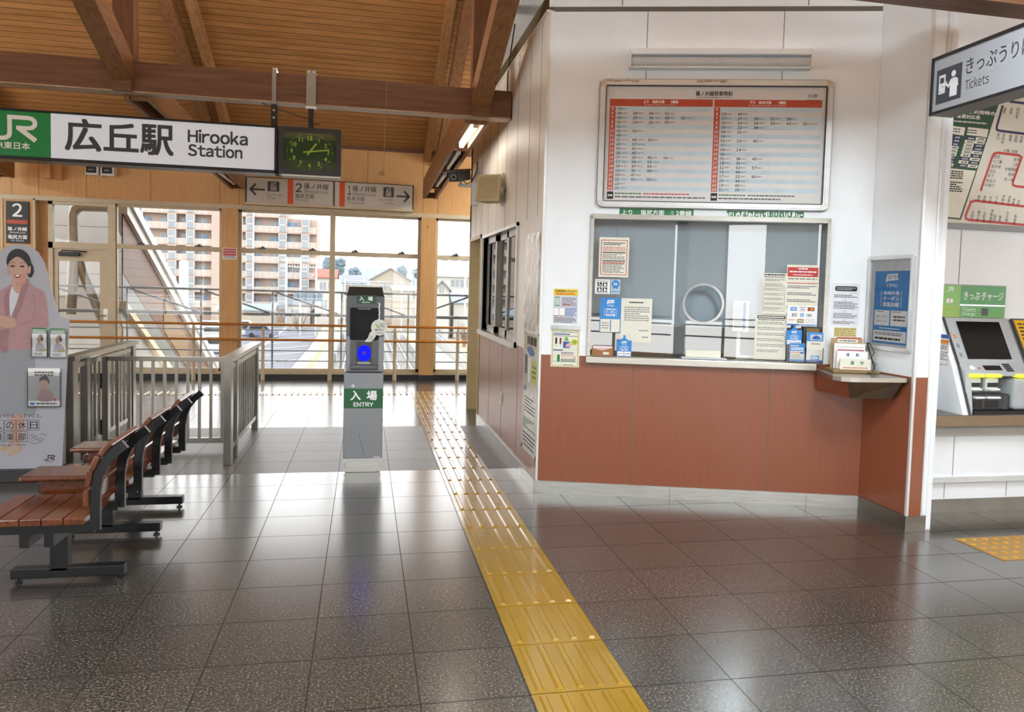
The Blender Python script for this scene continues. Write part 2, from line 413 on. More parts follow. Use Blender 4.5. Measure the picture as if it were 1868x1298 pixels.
# far wall: veneer header over the windows, pillars, dark plinth
FY = 12.5
b = MB()
b.box(-9, 9, FY, FY+.12, 2.62, 3.66, VENEER)
for x in [-8.15+1.0*k for k in range(0)]+[-4.97, -4.62, -3.99, -3.12, -2.16, -1.88, -.95, .02, .88, 1.12, 2.1, 3.0]:
    b.box(x-.003, x+.003, FY-.0012, FY, 2.64, 3.62, SEAM)
b.box(-9, 9, FY-.035, FY+.12, 2.575, 2.64, CREAM)
b.box(-9, 9, FY-.03, FY, 3.575, 3.65, BEAMW)
b.box(-9, 9, FY-.01, FY+.12, 0, .075, CHAR)
b.box(-9, 9, FY-.03, FY+.12, .075, .115, CREAM)
b.box(-9, -5.10, FY, FY+.12, .115, 2.6, VENEER); b.box(3.8, 9, FY, FY+.12, .115, 2.6, VENEER)
b.box(-5.10, -4.68, FY-.02, FY+.12, .115, 2.6, VENEER)
b.box(-4.68, -4.655, FY-.035, FY+.12, .0, 2.6, CREAM); b.box(-5.10, -5.075, FY-.03, FY+.12, .0, 2.6, CREAM)
b.box(-4.655, -4.50, FY+.10, FY+.12, .115, 2.6, VENEER)
structure(b, 'wall_far', 'tan veneer header wall above the tall windows', 'wall')
for i, (x0, x1, lab) in enumerate(((-2.115, -1.885, 'tan veneer pillar with the pink notice stuck on it'), (.86, 1.09, 'tan veneer pillar behind the yellow tactile path'))):
    b = MB(); b.box(x0, x1, FY-.10, FY+.12, .075, 2.575, VENEER, .004); b.box(x0-.012, x1+.012, FY-.115, FY+.12, 0, .08, CHAR)
    if i == 1:
        b.tube([(x0+.1, FY-.10, 2.43), (x0+.1, FY-.12, 2.43), (x0+.1, FY-.125, 2.405)], .006, BLACK)
    structure(b, 'pillar', lab, 'pillar', ((x0+x1)/2, FY, 0))

def win(n, x0, x1, mull, label):
    t = thing('window_%d' % n, label, 'window', ((x0+x1)/2, FY+.05, .115), None, 'structure')
    y0, y1 = FY+.02, FY+.08; f = MB()
    f.box(x0, x0+.045, y0, y1, .115, 2.575, CREAM); f.box(x1-.045, x1, y0, y1, .115, 2.575, CREAM)
    f.box(x0, x1, y0, y1, .115, .16, CREAM); f.box(x0, x1, y0, y1, 2.54, 2.575, CREAM)
    xs = [x0]+mull+[x1]
    for q in mull: f.box(q-.04, q+.04, y0-.01, y1+.01, .115, 2.575, CREAM)
    f.box(x0, x1, y0-.015, y1, 1.925, 1.995, CREAM)
    f.build('window_frame', t)
    for a, c in zip(xs[:-1], xs[1:]):
        for z0, z1 in ((.16, 1.925), (1.995, 2.54)):
            MB().box(a+.03, c-.03, FY+.048, FY+.054, z0, z1, PANE).build('pane', t)
        for q in (a+(c-a)*.25, a+(c-a)*.78):
            l = MB(); l.box(q-.05, q+.05, y0-.035, y0-.015, 1.99, 2.012, DKGREY); l.box(q-.012, q+.03, y0-.05, y0-.03, 2.0, 2.03, DKGREY); l.build('latch', t)
    return t
win(1, -1.885, .86, [-.50], 'tall window with one mullion behind the entry gate')
win(2, 1.09, 3.8, [2.4], 'tall window beside the cream doorway')
win(3, -3.63, -2.115, [], 'tall window looking onto the sloping stair enclosure')
# glazed door in the bay next to it
t = thing('door_1', 'glazed metal door with black closer beside the platform sign', 'door', (-4.05, FY, 0), None, 'structure')
f = MB()
f.box(-4.5, -4.44, FY, FY+.09, 0, 2.575, CREAM); f.box(-3.70, -3.60, FY-.01, FY+.09, 0, 2.575, CREAM); f.box(-4.5, -3.6, FY, FY+.09, 1.90, 1.99, CREAM); f.box(-4.5, -3.6, FY, FY+.09, 2.53, 2.575, CREAM)
f.build('door_frame', t)
f = MB(); f.box(-4.44, -4.38, FY+.02, FY+.06, .02, 1.90, CREAM); f.box(-3.82, -3.70, FY+.02, FY+.06, .02, 1.90, CREAM); f.box(-4.38, -3.82, FY+.02, FY+.06, 1.72, 1.90, CREAM); f.box(-4.38, -3.82, FY+.02, FY+.06, .02, .3, CREAM)
lf = f.build('door_leaf', t)
MB().box(-4.38, -3.82, FY+.037, FY+.043, .3, 1.72, PANE).build('pane', t)
MB().box(-4.44, -3.70, FY+.037, FY+.043, 1.99, 2.53, PANE).build('pane', t)
f = MB(); f.box(-4.36, -4.08, FY-.035, FY+.02, 1.79, 1.845, BLACK, .008); f.tube([(-4.32, FY-.02, 1.845), (-4.30, FY-.05, 1.87), (-3.98, FY-.02, 1.86)], .010, BLACK); f.build('door_closer', t)
f = MB(); f.tube([(-3.74, FY+.02, .93), (-3.74, FY-.05, .93), (-3.86, FY-.05, .93)], .011, STEEL); f.box(-3.77, -3.71, FY+.012, FY+.02, .85, 1.03, STEEL); f.build('handle', t)

# ---- ticket office: side wall, ticket wall, column
A = Vector((1.265, 5.56, 0)); Bp = Vector((3.487, 4.90, 0)); U = (Bp-A).normalized(); LEN = (Bp-A).length
TW = frame(A, U)            # a along the ticket wall, b up, d toward the hall
SW = frame((1.262, 0, 0), (0, -1, 0))     # side wall face: a = -Y, b up, d toward -X
def side_box(b, y0, y1, z0, z1, t0, t1, m): b.box(1.262+t0, 1.262+t1, y0, y1, z0, z1, m)
b = MB(); ZB = 1.026; ZT = 3.49
for y0, y1, z0, z1 in ((5.56, 6.48, ZB, ZT), (6.48, 8.43, 2.045, ZT), (8.43, 8.60, ZB, ZT), (8.60, 9.5, 2.06, ZT)): side_box(b, y0, y1, z0, z1, 0, .12, BEIGE)
side_box(b, 9.5, 9.62, 0, ZT, 0, .12, CREAM_WALL)
b.box(1.262, 4.6, 9.5, 9.62, 2.06, ZT, BEIGE)
side_box(b, 5.56, 8.60, .09, ZB, 0, .12, wood('sheen_toned_brown_laminate', '#a0745c', '#95684f', .32, (20, 20, 1.2), 3, spec=.7))  # same brown laminate, made paler to carry the window sheen in its colour
for y in (5.75, 6.13, 6.62, 7.15, 7.65, 8.15, 8.65, 9.1): side_box(b, y-.003, y+.003, 2.05, ZT, -.0012, 0, SEAM)
for y in (6.35, 7.1, 7.85): side_box(b, y-.003, y+.003, .1, 1.0, -.0012, 0, SEAM)
side_box(b, 5.56, 9.62, 3.50, 3.66, .02, .14, HEADER_SHADE); side_box(b, 5.56, 9.62, 3.485, 3.505, -.012, .12, BEIGE)
structure(b, 'wall_side', 'beige panel side wall of the ticket office', 'wall', (1.262, 5.56, 0))
b = MB(); side_box(b, 5.56, 8.60, 0, .091, -.014, .1, STEEL); structure(b, 'baseboard_side', 'stainless baseboard along the office side wall', 'baseboard', (1.262, 5.56, 0))
# doorway: cream reveal and closed cream door
t = thing('door_2', 'cream doorway at the end of the office side wall', 'door', (1.30, 9.05, 0), None, 'structure')
f = MB(); f.box(1.25, 1.40, 8.585, 8.62, 0, 2.09, CREAM_WALL); f.box(1.25, 1.40, 9.48, 9.50, 0, 2.09, CREAM_WALL); f.box(1.25, 1.40, 8.585, 9.5, 2.05, 2.09, CREAM_WALL); f.build('door_frame', t)
f = MB(); f.box(1.385, 1.42, 8.62, 9.48, 0, 2.05, CREAM_WALL); f.build('door_leaf', t)
f = MB(); f.tube([(1.385, 8.72, .98), (1.34, 8.72, .98), (1.34, 8.84, .98)], .01, STEEL); f.build('handle', t)
# side window with dark sashes
t = thing('window_4', 'office side window with dark sliding sashes and stainless surround', 'window', (1.262, 7.45, 1.03), None, 'structure')
f = MB()
side_box(f, 6.45, 8.46, 2.03, 2.06, -.02, .10, STEEL); side_box(f, 6.45, 8.46, 1.0, 1.05, -.05, .10, STEEL)
side_box(f, 6.45, 6.48, 1.0, 2.06, -.02, .10, STEEL); side_box(f, 8.43, 8.46, 1.0, 2.06, -.02, .10, STEEL); f.build('window_frame', t)
for y0, y1, t0 in ((6.5, 7.2, .035), (7.12, 7.8, .06), (7.76, 8.42, .035)):
    f = MB()
    for q in (y0, y1-.09): side_box(f, q, q+.09, 1.05, 2.03, t0, t0+.03, STEEL_DK)
    side_box(f, y0, y1, 1.05, 1.11, t0, t0+.03, STEEL_DK); side_box(f, y0, y1, 1.97, 2.03, t0, t0+.03, STEEL_DK); s_ = f.build('sash', t)
    MB().box(1.262+t0+.012, 1.262+t0+.016, y0+.09, y1-.09, 1.11, 1.97, glass('tinted_pane', (.55, .58, .6), 1.5, 0, .06)).build('pane', s_)

# ticket wall
b = MB(TW)
WA0, WA1, WZ0, WZ1 = .352, 2.026, 1.03, 2.045
for a0, a1, z0, z1 in ((0, WA0, ZB, ZT), (WA0, WA1, WZ1, ZT), (WA1, LEN, ZB, ZT)): b.box(a0, a1, z0, z1, -.12, 0, WHITE)
b.box(0, LEN, 3.525, 4.3, -.12, 0, WHITE); b.box(0, LEN, 3.485, 3.53, -.12, -.012, SEAM)
for a in (.703, 1.651): b.box(a-.0025, a+.0025, 2.06, ZT, 0, .001, SEAM)
for a in (.519, 1.811): b.box(a-.0035, a+.0035, 3.53, 4.3, 0, .001, SEAM)
b.box(0, LEN, .09, ZB, -.12, 0, BROWN)
for a in (.688, 1.66): b.box(a-.0025, a+.0025, .1, 1.0, 0, .001, SEAM)
b.box(-.004, .012, .09, ZT, -.02, .006, ALU)
structure(b, 'wall_ticket', 'white panel ticket wall with brown laminate below the counter', 'wall', A)
b = MB(TW); b.box(-.012, LEN, 0, .091, -.1, .013, STEEL); b.box(.98, .983, 0, .091, .013, .0135, SEAM); b.box(1.95, 1.953, 0, .091, .013, .0135, SEAM)
structure(b, 'baseboard_ticket', 'stainless baseboard under the ticket wall', 'baseboard', A)
# column with the poster
b = MB(); CX0, CX1, CY0 = 3.49, 3.65, 4.40
b.box(CX0, CX1, CY0, 4.95, 1.0, 4.3, WHITE); b.box(CX0, CX1-.05, CY0, 4.95, .09, 1.0, BROWN); b.box(CX1-.05, CX1, CY0, 4.95, .09, 1.0, WHITE)
b.box(CX0-.006, CX0+.012, CY0-.006, CY0+.012, .09, 4.2, ALU); b.box(CX1-.055, CX1-.045, CY0-.004, CY0, .09, 4.2, ALU); b.box(CX1-.02, CX1+.015, CY0-.012, CY0+.03, 0, 4.2, WHITE)
b.box(CX0-.012, CX1-.02, CY0-.012, 4.95, 0, .09, STEEL_DK)
structure(b, 'column', 'white column with brown foot beside the ticket wall', 'column', (3.57, 4.4, 0))
# alcove wall behind the machines and the office top
b = MB(); b.box(3.65, 9, 4.78, 4.90, .0, 4.3, WHITE)
for x in (4.11, 4.75): b.box(x-.0025, x+.0025, 4.779, 4.78, 1.62, 2.0, SEAM)
for x in (3.93,): b.box(x-.003, x+.003, 4.779, 4.78, 2.9, 4.3, SEAM)
structure(b, 'wall_alcove', 'white wall behind the ticket machine', 'wall', (3.65, 4.78, 0))
b = MB(); b.slab([(1.28, 5.58), (3.49, 4.92), (9, 4.92), (9, 9.6), (1.28, 9.6)], 3.98, 4.02, WHITE)
b.box(3.65, 9, 4.80, 4.92, 0, 4, WHITE); b.box(4.5, 4.6, 4.92, 9.6, 0, 4, BEIGE)
structure(b, 'wall_office_back', 'roof and back wall closing the ticket office', 'wall', (3, 7, 0))

# ticket window
t = thing('window_5', 'wide ticket window with stainless frame and round speaking hole', 'window', A+U*1.19+Vector((0, 0, 1.03)), None, 'structure')
f = MB(TW); f.box(WA0-.004, WA1+.004, WZ1-.022, WZ1+.012, -.1, .022, STEEL_MID); f.box(WA0-.004, WA0+.018, WZ0, WZ1, -.1, .022, STEEL_MID); f.box(WA1-.018, WA1+.004, WZ0, WZ1, -.1, .022, STEEL_MID); f.build('window_frame', t)
RC = (1.171, 1.431); RR = .148
TGL = glass('ticket_glass', (.93, .96, .97), 1.52, 0, .13)
f = MB(TW); N_ = 32; hole = [(RC[0]+(RR-.012)*math.cos(2*math.pi*k/N_), RC[1]+(RR-.012)*math.sin(2*math.pi*k/N_)) for k in range(N_)]
def sq(k):
    c, s_ = math.cos(2*math.pi*k/N_), math.sin(2*math.pi*k/N_); x0, x1, y0, y1 = WA0+.018-RC[0], WA1-.018-RC[0], WZ0+.004-RC[1], WZ1-.022-RC[1]
    q = min([v for v in ((x1/c if c > 1e-9 else 1e9), (x0/c if c < -1e-9 else 1e9), (y1/s_ if s_ > 1e-9 else 1e9), (y0/s_ if s_ < -1e-9 else 1e9))]); return (RC[0]+c*q, RC[1]+s_*q)
outer = []; inner = []
corners = sorted([(math.atan2(y-RC[1], x-RC[0]) % (2*math.pi), (x, y)) for x in (WA0+.018, WA1-.018) for y in (WZ0+.004, WZ1-.022)])
angs = sorted([(2*math.pi*k/N_, sq(k)) for k in range(N_)]+corners)
for a, p in angs: outer.append(p); inner.append((RC[0]+(RR-.012)*math.cos(a), RC[1]+(RR-.012)*math.sin(a)))
vs = [(p[0], p[1], -.02) for p in outer]+[(p[0], p[1], -.02) for p in inner]; n_ = len(outer)
f.add(vs, [(i, (i+1) % n_, n_+(i+1) % n_, n_+i) for i in range(n_)], TGL); f.build('pane', t)
f = MB(TW); ro = [(RC[0]+RR*math.cos(2*math.pi*k/40), RC[1]+RR*math.sin(2*math.pi*k/40)) for k in range(40)]; ri = [(RC[0]+(RR-.017)*math.cos(2*math.pi*k/40), RC[1]+(RR-.017)*math.sin(2*math.pi*k/40)) for k in range(40)]
f.ring(ro, ri, -.03, -.005, mat('chrome_ring', '#9a9a9a', .16, 1)); f.build('speaking_hole_ring', t)
f = MB(TW); f.add([(RC[0]+(RR+.0)*math.cos(2*math.pi*k/40), RC[1]+RR*math.sin(2*math.pi*k/40), -.055) for k in range(40)], [tuple(range(40))], CLEAR); f.build('speech_baffle', t)
# blue-grey roller blind behind the glass
BL = mat('blue_grey_blind', '#a2b0ba', .8, noise=.04, scale=2)
b = MB(TW); b.box(WA0-.03, WA1+.03, 1.27, WZ1+.03, -.122, -.118, BL); b.box(WA0, WA1, 1.255, 1.275, -.128, -.112, MIDGREY)
t = one(b, 'roller_blind', 'blue grey roller blind drawn behind the ticket glass', 'blind', A+U*1.19+Vector((0, 0, 1.25)))
b = MB(TW); b.box(WA0-.05, WA1+.3, .95, 1.02, -.7, -.115, mat('office_desk', '#8c9092', .5)); b.box(WA0-.3, WA1+.4, 0, 2.6, -.8, -.72, BL)
structure(b, 'wall_office_inner', 'dim grey desk and partition inside the ticket office', 'wall', A)

# ---- timber frame under the ceiling (structure)
b = MB(); b.box(-9, 1.25, 6.90, 7.05, 3.01, 3.245, BEAMW, .004); b.box(-9, 1.25, 6.902, 7.048, 3.0, 3.0105, BEAMBOT)
structure(b, 'beam', 'dark brown tie beam carrying the station sign', 'beam', (-3, 6.97, 3.0))
b = MB(); b.box(-9, 9, 3.42, 3.60, 3.0, 3.26, BEAMW, .004); structure(b, 'beam', 'dark brown tie beam above the ticket machine alcove', 'beam', (0, 3.5, 3.0))
b = MB(); b.box(-9, 9, -.6, -.42, 3.0, 3.26, BEAMW, .004); structure(b, 'beam', 'dark brown tie beam over the back of the concourse', 'beam', (0, -.5, 3.0))
def sloped(b, x0, x1, y0, y1, z_at, depth, m):
    b.add([(x, y, z_at(y)-d) for d in (depth, 0) for y in (y0, y1) for x in (x0, x1)], [(0, 2, 3, 1), (4, 5, 7, 6), (0, 1, 5, 4), (1, 3, 7, 5), (3, 2, 6, 7), (2, 0, 4, 6)], m)
for i, (xp, side, lab) in enumerate(((-1.93, -1, 'beside the station sign'), (.975, 1, 'next to the ticket office'), (-4.9, -1, 'far along the beam past the sign'))):
    e = 1 if side > 0 else -1
    b = MB(); x0 = xp-.0775; b.box(x0, x0+.155, 6.9, 7.05, 3.245, zc(6.97), POSTW); structure(b, 'post', 'upright timber post on the tie beam '+lab, 'post', (xp, 6.97, 3.24))
    b = MB(); sloped(b, x0, x0+.155, 2.6, 6.95, lambda y: 3.25+.37*(6.95-y), .2, BEAMY); b.box(x0+.005, x0+.15, 6.86, 6.91, 3.0, 3.08, BEAMW)
    structure(b, 'brace', 'sloping timber brace rising from the tie beam '+lab, 'brace', (xp, 6.9, 3.05))
    xa = xp-.04 if e > 0 else xp-.06
    b = MB(); sloped(b, xa-.05, xa+.05, 6.0, 12.5, zc, .17, RAFTW); structure(b, 'rafter', 'pale rafter under the ceiling boards '+lab, 'rafter', (xa, 9, zc(9)))
    xb = xp+(.16 if e > 0 else -.295)
    b = MB(); sloped(b, xb-.075, xb+.075, 6.0, 12.45, lambda y: zc(y)-.10, .16, BEAMY); structure(b, 'rafter', 'broad grainy brown rafter '+lab, 'rafter', (xb, 9, zc(9)-.1))
b = MB(); 
for x, y in ((1.262, 0),): b.tube([(1.25, 7.0, 3.05), (1.245, 7.1, 3.25), (1.25, 7.12, 3.45), (1.27, 7.1, 3.66), (1.3, 7.1, 3.9)], .006, BLACK, 6)
one(b, 'cable', 'thin black cable running up the office side wall behind the beam', 'cable', (1.25, 7.0, 3.05))

# lamp troughs between the beam and the far wall, with fluorescent tubes
TUBE_ON = mat('lit_tube', (1, .93, .82), .4, emit=7, noise=.01); TUBE_OFF = mat('unlit_tube', '#e6e2da', .3, noise=.02)
def trough(xc, lab, lit):
    t = thing('lamp_trough', lab, 'lamp trough', (xc, 9.7, 2.9))
    zt = lambda y: 2.975-.024*(y-6.9)
    for k in (-1, 1):
        b = MB(); xo = xc+k*.085; sloped(b, xo-.02, xo+.02, 7.05, 12.24, lambda y: zt(y)+.30 if k < 0 else zt(y)+.22, .30 if k < 0 else .22, BEAMY); b.build('side_board', t)
    b = MB(); b.box(xc-.065, xc+.065, 7.05, 12.24, 3.08, 3.10, BEAMY); b.build('top_board', t)
    for y in (7.09, 8.35, 9.75, 11.2, 12.2):
        MB().box(xc-.065, xc+.065, y-.02, y+.02, zt(y)+.005, zt(y)+.09, BEAMY).build('spacer', t)
    return t
def tube_lamp(xc, y0, y1, lab, on, grp=None):
    t = thing('fluorescent_lamp', lab, 'lamp', (xc, (y0+y1)/2, 3.08), grp)
    z = 3.0-.024*((y0+y1)/2-6.9)
    b = MB(); b.box(xc-.03, xc+.03, y0, y1, z+.025, 3.08, ALU); b.build('housing', t)
    b = MB(); b.tube([(xc, y0+.03, z), (xc, y1-.03, z)], .026, TUBE_ON if on else TUBE_OFF, 12); b.build('tube', t)
    for q in (y0, y1-.03): MB().box(xc-.022, xc+.022, q, q+.03, z-.025, z+.03, PAPER).build('end_cap', t)
trough(.97, 'long timber lamp trough next to the ticket office wall', 1)
trough(-1.86, 'long timber lamp trough above the station sign', 1)
trough(-4.93, 'timber lamp trough above the platform number sign', 0)
tube_lamp(.97, 7.15, 8.25, 'lit fluorescent lamp in the trough next to the office', True)
tube_lamp(-1.86, 8.55, 9.7, 'unlit fluorescent lamp in the trough behind the station sign', False)
tube_lamp(.97, 8.45, 9.6, 'unlit fluorescent lamp in the middle of the trough next to the office', False)
tube_lamp(.97, 9.9, 11.05, 'unlit fluorescent lamp near the window end of the office trough', False)
tube_lamp(-1.86, 10.8, 11.9, 'unlit fluorescent lamp in the trough over the station sign', False)
# unseen fill lamps, added to brighten the concourse
def fill_lamp(x, y, lab, grp, z0=3.35):
    t = thing('hanging_lamp', lab, 'lamp', (x, y, z0), grp); q0 = z0-3.35
    b = MB(); b.box(x-.06, x+.06, y-.65, y+.65, 3.36+q0, 3.42+q0, WHITE, .01)
    for q in (-.5, .5): b.tube([(x, y+q, 3.42+q0), (x, y+q, 5.0+.0*q if y < 0 else min(zc(y+q), 6.2))], .006, ALU, 6)
    b.build('housing', t)
    b = MB(); b.box(x-.16, x+.16, y-.63, y+.63, 3.30+q0, 3.36+q0, mat('fill_diffuser', (.80, .93, 1), .5, emit=31, noise=.01)); b.build('diffuser', t)
for x, y in ((-.9, 2.0), (2.4, 2.0), (-4.2, -2.2), (-.9, -2.2), (2.4, -2.2), (5.6, -2.2)): fill_lamp(x, y, 'long white hanging lamp over the concourse behind the viewer', 'hanging lamps behind the viewer')

for x, y, z0, lab in ((-7.2, 9.6, 3.35, 'hanging lamp over the far end of the hall beyond the standee'), (2.9, 11.2, 3.35, 'hanging lamp in the passage behind the ticket office')): fill_lamp(x, y, lab, None, z0)  # two more lamps added out of view to brighten the far header
for x0, x1, lab in ((-4.3, -2.6, 'low uplight strip on top of the tie beam past the station sign'), (-1.25, .45, 'low uplight strip on top of the tie beam over the station sign')):
    t = thing('uplight_strip', lab, 'lamp', ((x0+x1)/2, 7.03, 3.245))  # added glow behind the beam, unseen, to brighten ceiling and header
    b = MB(); b.box(x0, x1, 7.008, 7.048, 3.246, 3.258, ALU); b.build('base', t)
    b = MB(); b.box(x0+.01, x1-.01, 7.012, 7.044, 3.258, 3.270, mat('fill_strip_cover', (1, .93, .84), .5, emit=66, noise=.01)); b.build('cover', t)
# the rest of the hall, out of frame: walls with tall windows and half drawn blinds
BLIND = blind('linen_blind', (.80, .80, .78), .45)
b = MB(); BY = -6.5
b.box(-9, 9, BY-.12, BY, 0, .12, VENEER); b.box(-9, 9, BY-.12, BY, 3.0, 5.6, WHITE)
for x in (-9, -6.0, -3.0, 0, 3.0, 6.0, 8.7): b.box(x, x+.25, BY-.12, BY, 0, 3.1, WHITE)
structure(b, 'wall_back', 'wall of tall windows behind the viewer', 'wall', (0, BY, 0))
b = MB()
for x0 in (-8.75, -5.75, -2.75, .25, 3.25, 6.25):
    x1 = x0+2.7
    for q in ((x0+1.33) if x0 != .25 else 1.05,): b.box(q, q+.06, BY-.09, BY-.03, .12, 3.0, CREAM)
    for z in (.55, .8, .95): b.tube([(x0, BY+.06, z), (x1, BY+.06, z)], .018, STEEL_DK, 8)
structure(b, 'window_6', 'mullions and rails of the back windows', 'window', (0, BY, 0))
b = MB()
for x0 in (-8.75, -5.75, -2.75, .25, 3.25, 6.25):
    for x1, x2 in ((x0, x0+1.33), (x0+1.39, x0+2.7)) if x0 != .25 else ((.25, 1.05), (1.9, 2.95)):
        b.box(x1, x2, BY-.02, BY-.015, .88, 3.0, BLIND)
structure(b, 'window_7', 'pale blinds half drawn over the back windows', 'window blind', (0, BY, 0))
for X, s_, nm in ((-9, 1, 'left'), (9, -1, 'right')):
    b = MB(); x0, x1 = (X-.1, X) if s_ > 0 else (X, X+.1)
    b.box(x0, x1, -7, 13, 0, .9, VENEER); b.box(x0, x1, -7, 13, 2.6, 7.7, WHITE)
    for y in (-6.6, -3, 0, 3, 6, 9, 12): b.box(x0, x1, y, y+.4, .9, 2.7, VENEER)
    structure(b, 'wall_'+nm, 'white end wall with a band of window openings on the '+('bench' if s_ > 0 else 'ticket machine')+' side', 'wall', (X, 0, 0))

# ================================================================== THINGS
def jr_logo(b, x0, x1, z0, z1, d, m):
    """two joined block letters drawn as one continuous stroke with a square shoulder"""
    W, Hh = x1-x0, z1-z0; wd = Hh*.17
    P = lambda a, c: (x0+a*W, z0+c*Hh)
    b.line([P(.0, .07), P(.20, .07), P(.29, .10), P(.345, .17), P(.365, .28), P(.365, .93)], wd, d, m)
    b.line([P(.31, .93), P(.80, .93), P(.89, .90), P(.95, .82), P(.965, .72), P(.95, .62), P(.89, .54), P(.80, .51), P(.52, .51)], wd, d+.0002, m)
    b.line([P(.56, .53), P(.98, .02)], wd*1.12, d+.0004, m)

# ---- station name sign hung from the beam
t = thing('station_sign', 'long hanging station name sign in green and white lettering Hirooka', 'sign', (-1.9, 6.97, 2.41))
F = frame((0, 6.88, 0)); b = MB(F)
SX0, SX1, SZ0, SZ1 = -3.35, -.735, 2.408, 2.802
FR = mat('sign_casing', '#26272a', .35, .3)
b.box(SX0, SX1, SZ0, SZ0+.026, -.19, .012, FR, .004); b.box(SX0, SX1, SZ1-.018, SZ1, -.19, .012, FR, .004); b.box(SX0, SX0+.02, SZ0, SZ1, -.19, .012, FR); b.box(SX1-.02, SX1, SZ0, SZ1, -.19, .012, FR); b.box(SX0, SX1, SZ0+.02, SZ1-.01, -.19, -.02, FR)
b.build('casing', t)
SIGNW = mat('sign_white_face', '#d0d6de', .32, noise=.015, emit=.12); SIGNG = mat('sign_green_face', '#13783a', .32, noise=.02, emit=.06)
b = MB(F); b.box(-2.452, SX1-.022, SZ0+.024, SZ1-.018, -.02, .004, SIGNW, .003); wf = b.build('white_face', t)
b = MB(F); b.box(SX0+.02, -2.455, SZ0+.024, SZ1-.018, -.02, .004, SIGNG, .003); gf = b.build('green_face', t)
b = MB(F)
for ch, (a0, a1, z0, z1) in zip('広丘駅', ((-2.352, -2.082, 2.500, 2.757), (-2.068, -1.806, 2.515, 2.742), (-1.797, -1.541, 2.500, 2.748))): b.text(ch, a0, a1, z0, z1, .0052, SIGNINK, .03, 6)
b.text('Hirooka', -1.436, -.968, 2.622, 2.732, .0052, SIGNINK, .034, 6); b.text('Station', -1.433, -1.010, 2.512, 2.614, .0052, SIGNINK, .034, 6); b.build('lettering', wf)
b = MB(F); jr_logo(b, -2.853, -2.552, 2.556, 2.748, .0052, WHITEINK); b.text('JR東日本', -2.845, -2.600, 2.478, 2.543, .0052, WHITEINK, .025, 4); b.build('logo', gf)
for x in (-.765, -3.30):
    b = MB(); b.box(x-.018, x+.018, 6.884, 6.896, 2.98, 3.285, STEEL_DK, .002); b.box(x-.024, x+.024, 6.885, 6.99, 2.80, 2.985, FR, .003); b.box(x-.018, x+.018, 6.89, 7.0, 3.25, 3.285, STEEL_DK)
    for z in (3.268, 2.93, 2.87): b.tube([(x, 6.885, z), (x, 6.876, z)], .009, STEEL, 8)
    b.build('hanger', t)
b = MB(); b.tube([(-.87, 6.97, 3.0), (-.75, 6.9, 2.95), (-.45, 6.85, 2.86), (-.44, 6.84, 2.79)], .004, BLACK, 6); b.build('cable', t)

# ---- clock
t = thing('wall_clock', 'square charcoal clock with green dial hanging beside the station sign', 'clock', (-.467, 6.93, 2.40))
F = frame((0, 6.82, 0)); b = MB(F); CX, CZ = -.467, 2.598; hw, hh = .253, .196
K = mat('clock_case', '#37383b', .4, .3)
o_, i_ = rr(CX-hw, CX+hw, CZ-hh, CZ+hh, .012), rr(CX-.213, CX+.213, CZ-.157, CZ+.157, .045)
b.ring(o_, i_, -.05, .004, K); b.slab(o_, -.16, -.05, K); b.build('case', t)
b = MB(F); b.slab(i_, -.05, -.012, mat('clock_dial', '#12561f', .5)); dial = b.build('dial', t)
GLOW = mat('lime_numerals', '#d2ff50', .5)
b = MB(F); ex, ez = .168, .130
for k in range(1, 13):
    q = math.pi/2-k*math.pi/6; x, z = CX+.142*math.cos(q)*1.04, CZ+.112*math.sin(q); s_ = str(k); b.text(s_, *textc_box(s_, x, z, .036), -.0105, GLOW, .03, 4, True)
for k in range(60):
    q = k*math.pi/30; x, z = CX+.184*math.cos(q), CZ+.145*math.sin(q); r_ = .0052 if k % 5 == 0 else .0022
    b.disc(x, z, r_, -.0105, GLOW, 8)
b.build('numerals', dial)
def hand(n_, ang, l, tail, wd, d):
    q = math.radians(90-ang); c, s_ = math.cos(q), math.sin(q); b = MB(F)
    b.line([(CX-c*tail, CZ-s_*tail), (CX+c*l, CZ+s_*l)], wd, d, GLOW); b.build(n_, t)
hand('hour_hand', 37, .088, .035, .014, -.0085); hand('minute_hand', 82, .158, .055, .013, -.007)
b = MB(F); b.disc(CX, CZ, .009, -.006, GLOW, 12); b.build('hub', t)
b = MB(F); b.slab(i_, .0, .003, glass('clock_glass', (1, 1, 1), 1.5, 0, .02)); b.build('pane', t)
b = MB(); b.box(CX-.225, CX+.25, 6.82, 6.97, 2.388, 2.402, PAPER, .003); b.build('lamp_strip', t)
b = MB(); b.box(CX-.04, CX+.04, 6.880, 6.894, 2.985, 3.285, STEEL_DK, .002); b.box(CX-.035, CX+.035, 6.89, 7.0, 3.25, 3.285, STEEL_DK); b.box(CX-.02, CX+.02, 6.885, 6.96, 2.79, 2.99, FR); b.box(CX-.045, CX+.045, 6.88, 6.95, 2.965, 2.985, PAPER)
for x in (-.02, .02): b.tube([(CX+x, 6.881, 3.268), (CX+x, 6.872, 3.268)], .010, STEEL, 8)
b.tube([(CX+.02, 6.93, 2.85), (CX+.075, 6.93, 2.85)], .004, FR, 6); b.build('hanger', t)
b = MB(); b.tube([(.155, 6.875, 3.25), (.155, 6.875, 2.98), (.152, 6.885, 2.88), (.145, 6.89, 2.52), (.13, 6.89, 2.47)], .0025, STEEL_DK, 6); b.tube([(.13+.02*math.cos(k*.524), 6.89, 2.46+.012*math.sin(k*.524)) for k in range(13)], .003, BLACK, 6)
one(b, 'pull_cord', 'thin pull cord with a ring hanging from the beam beside the clock', 'cord', (.155, 6.88, 3.25))

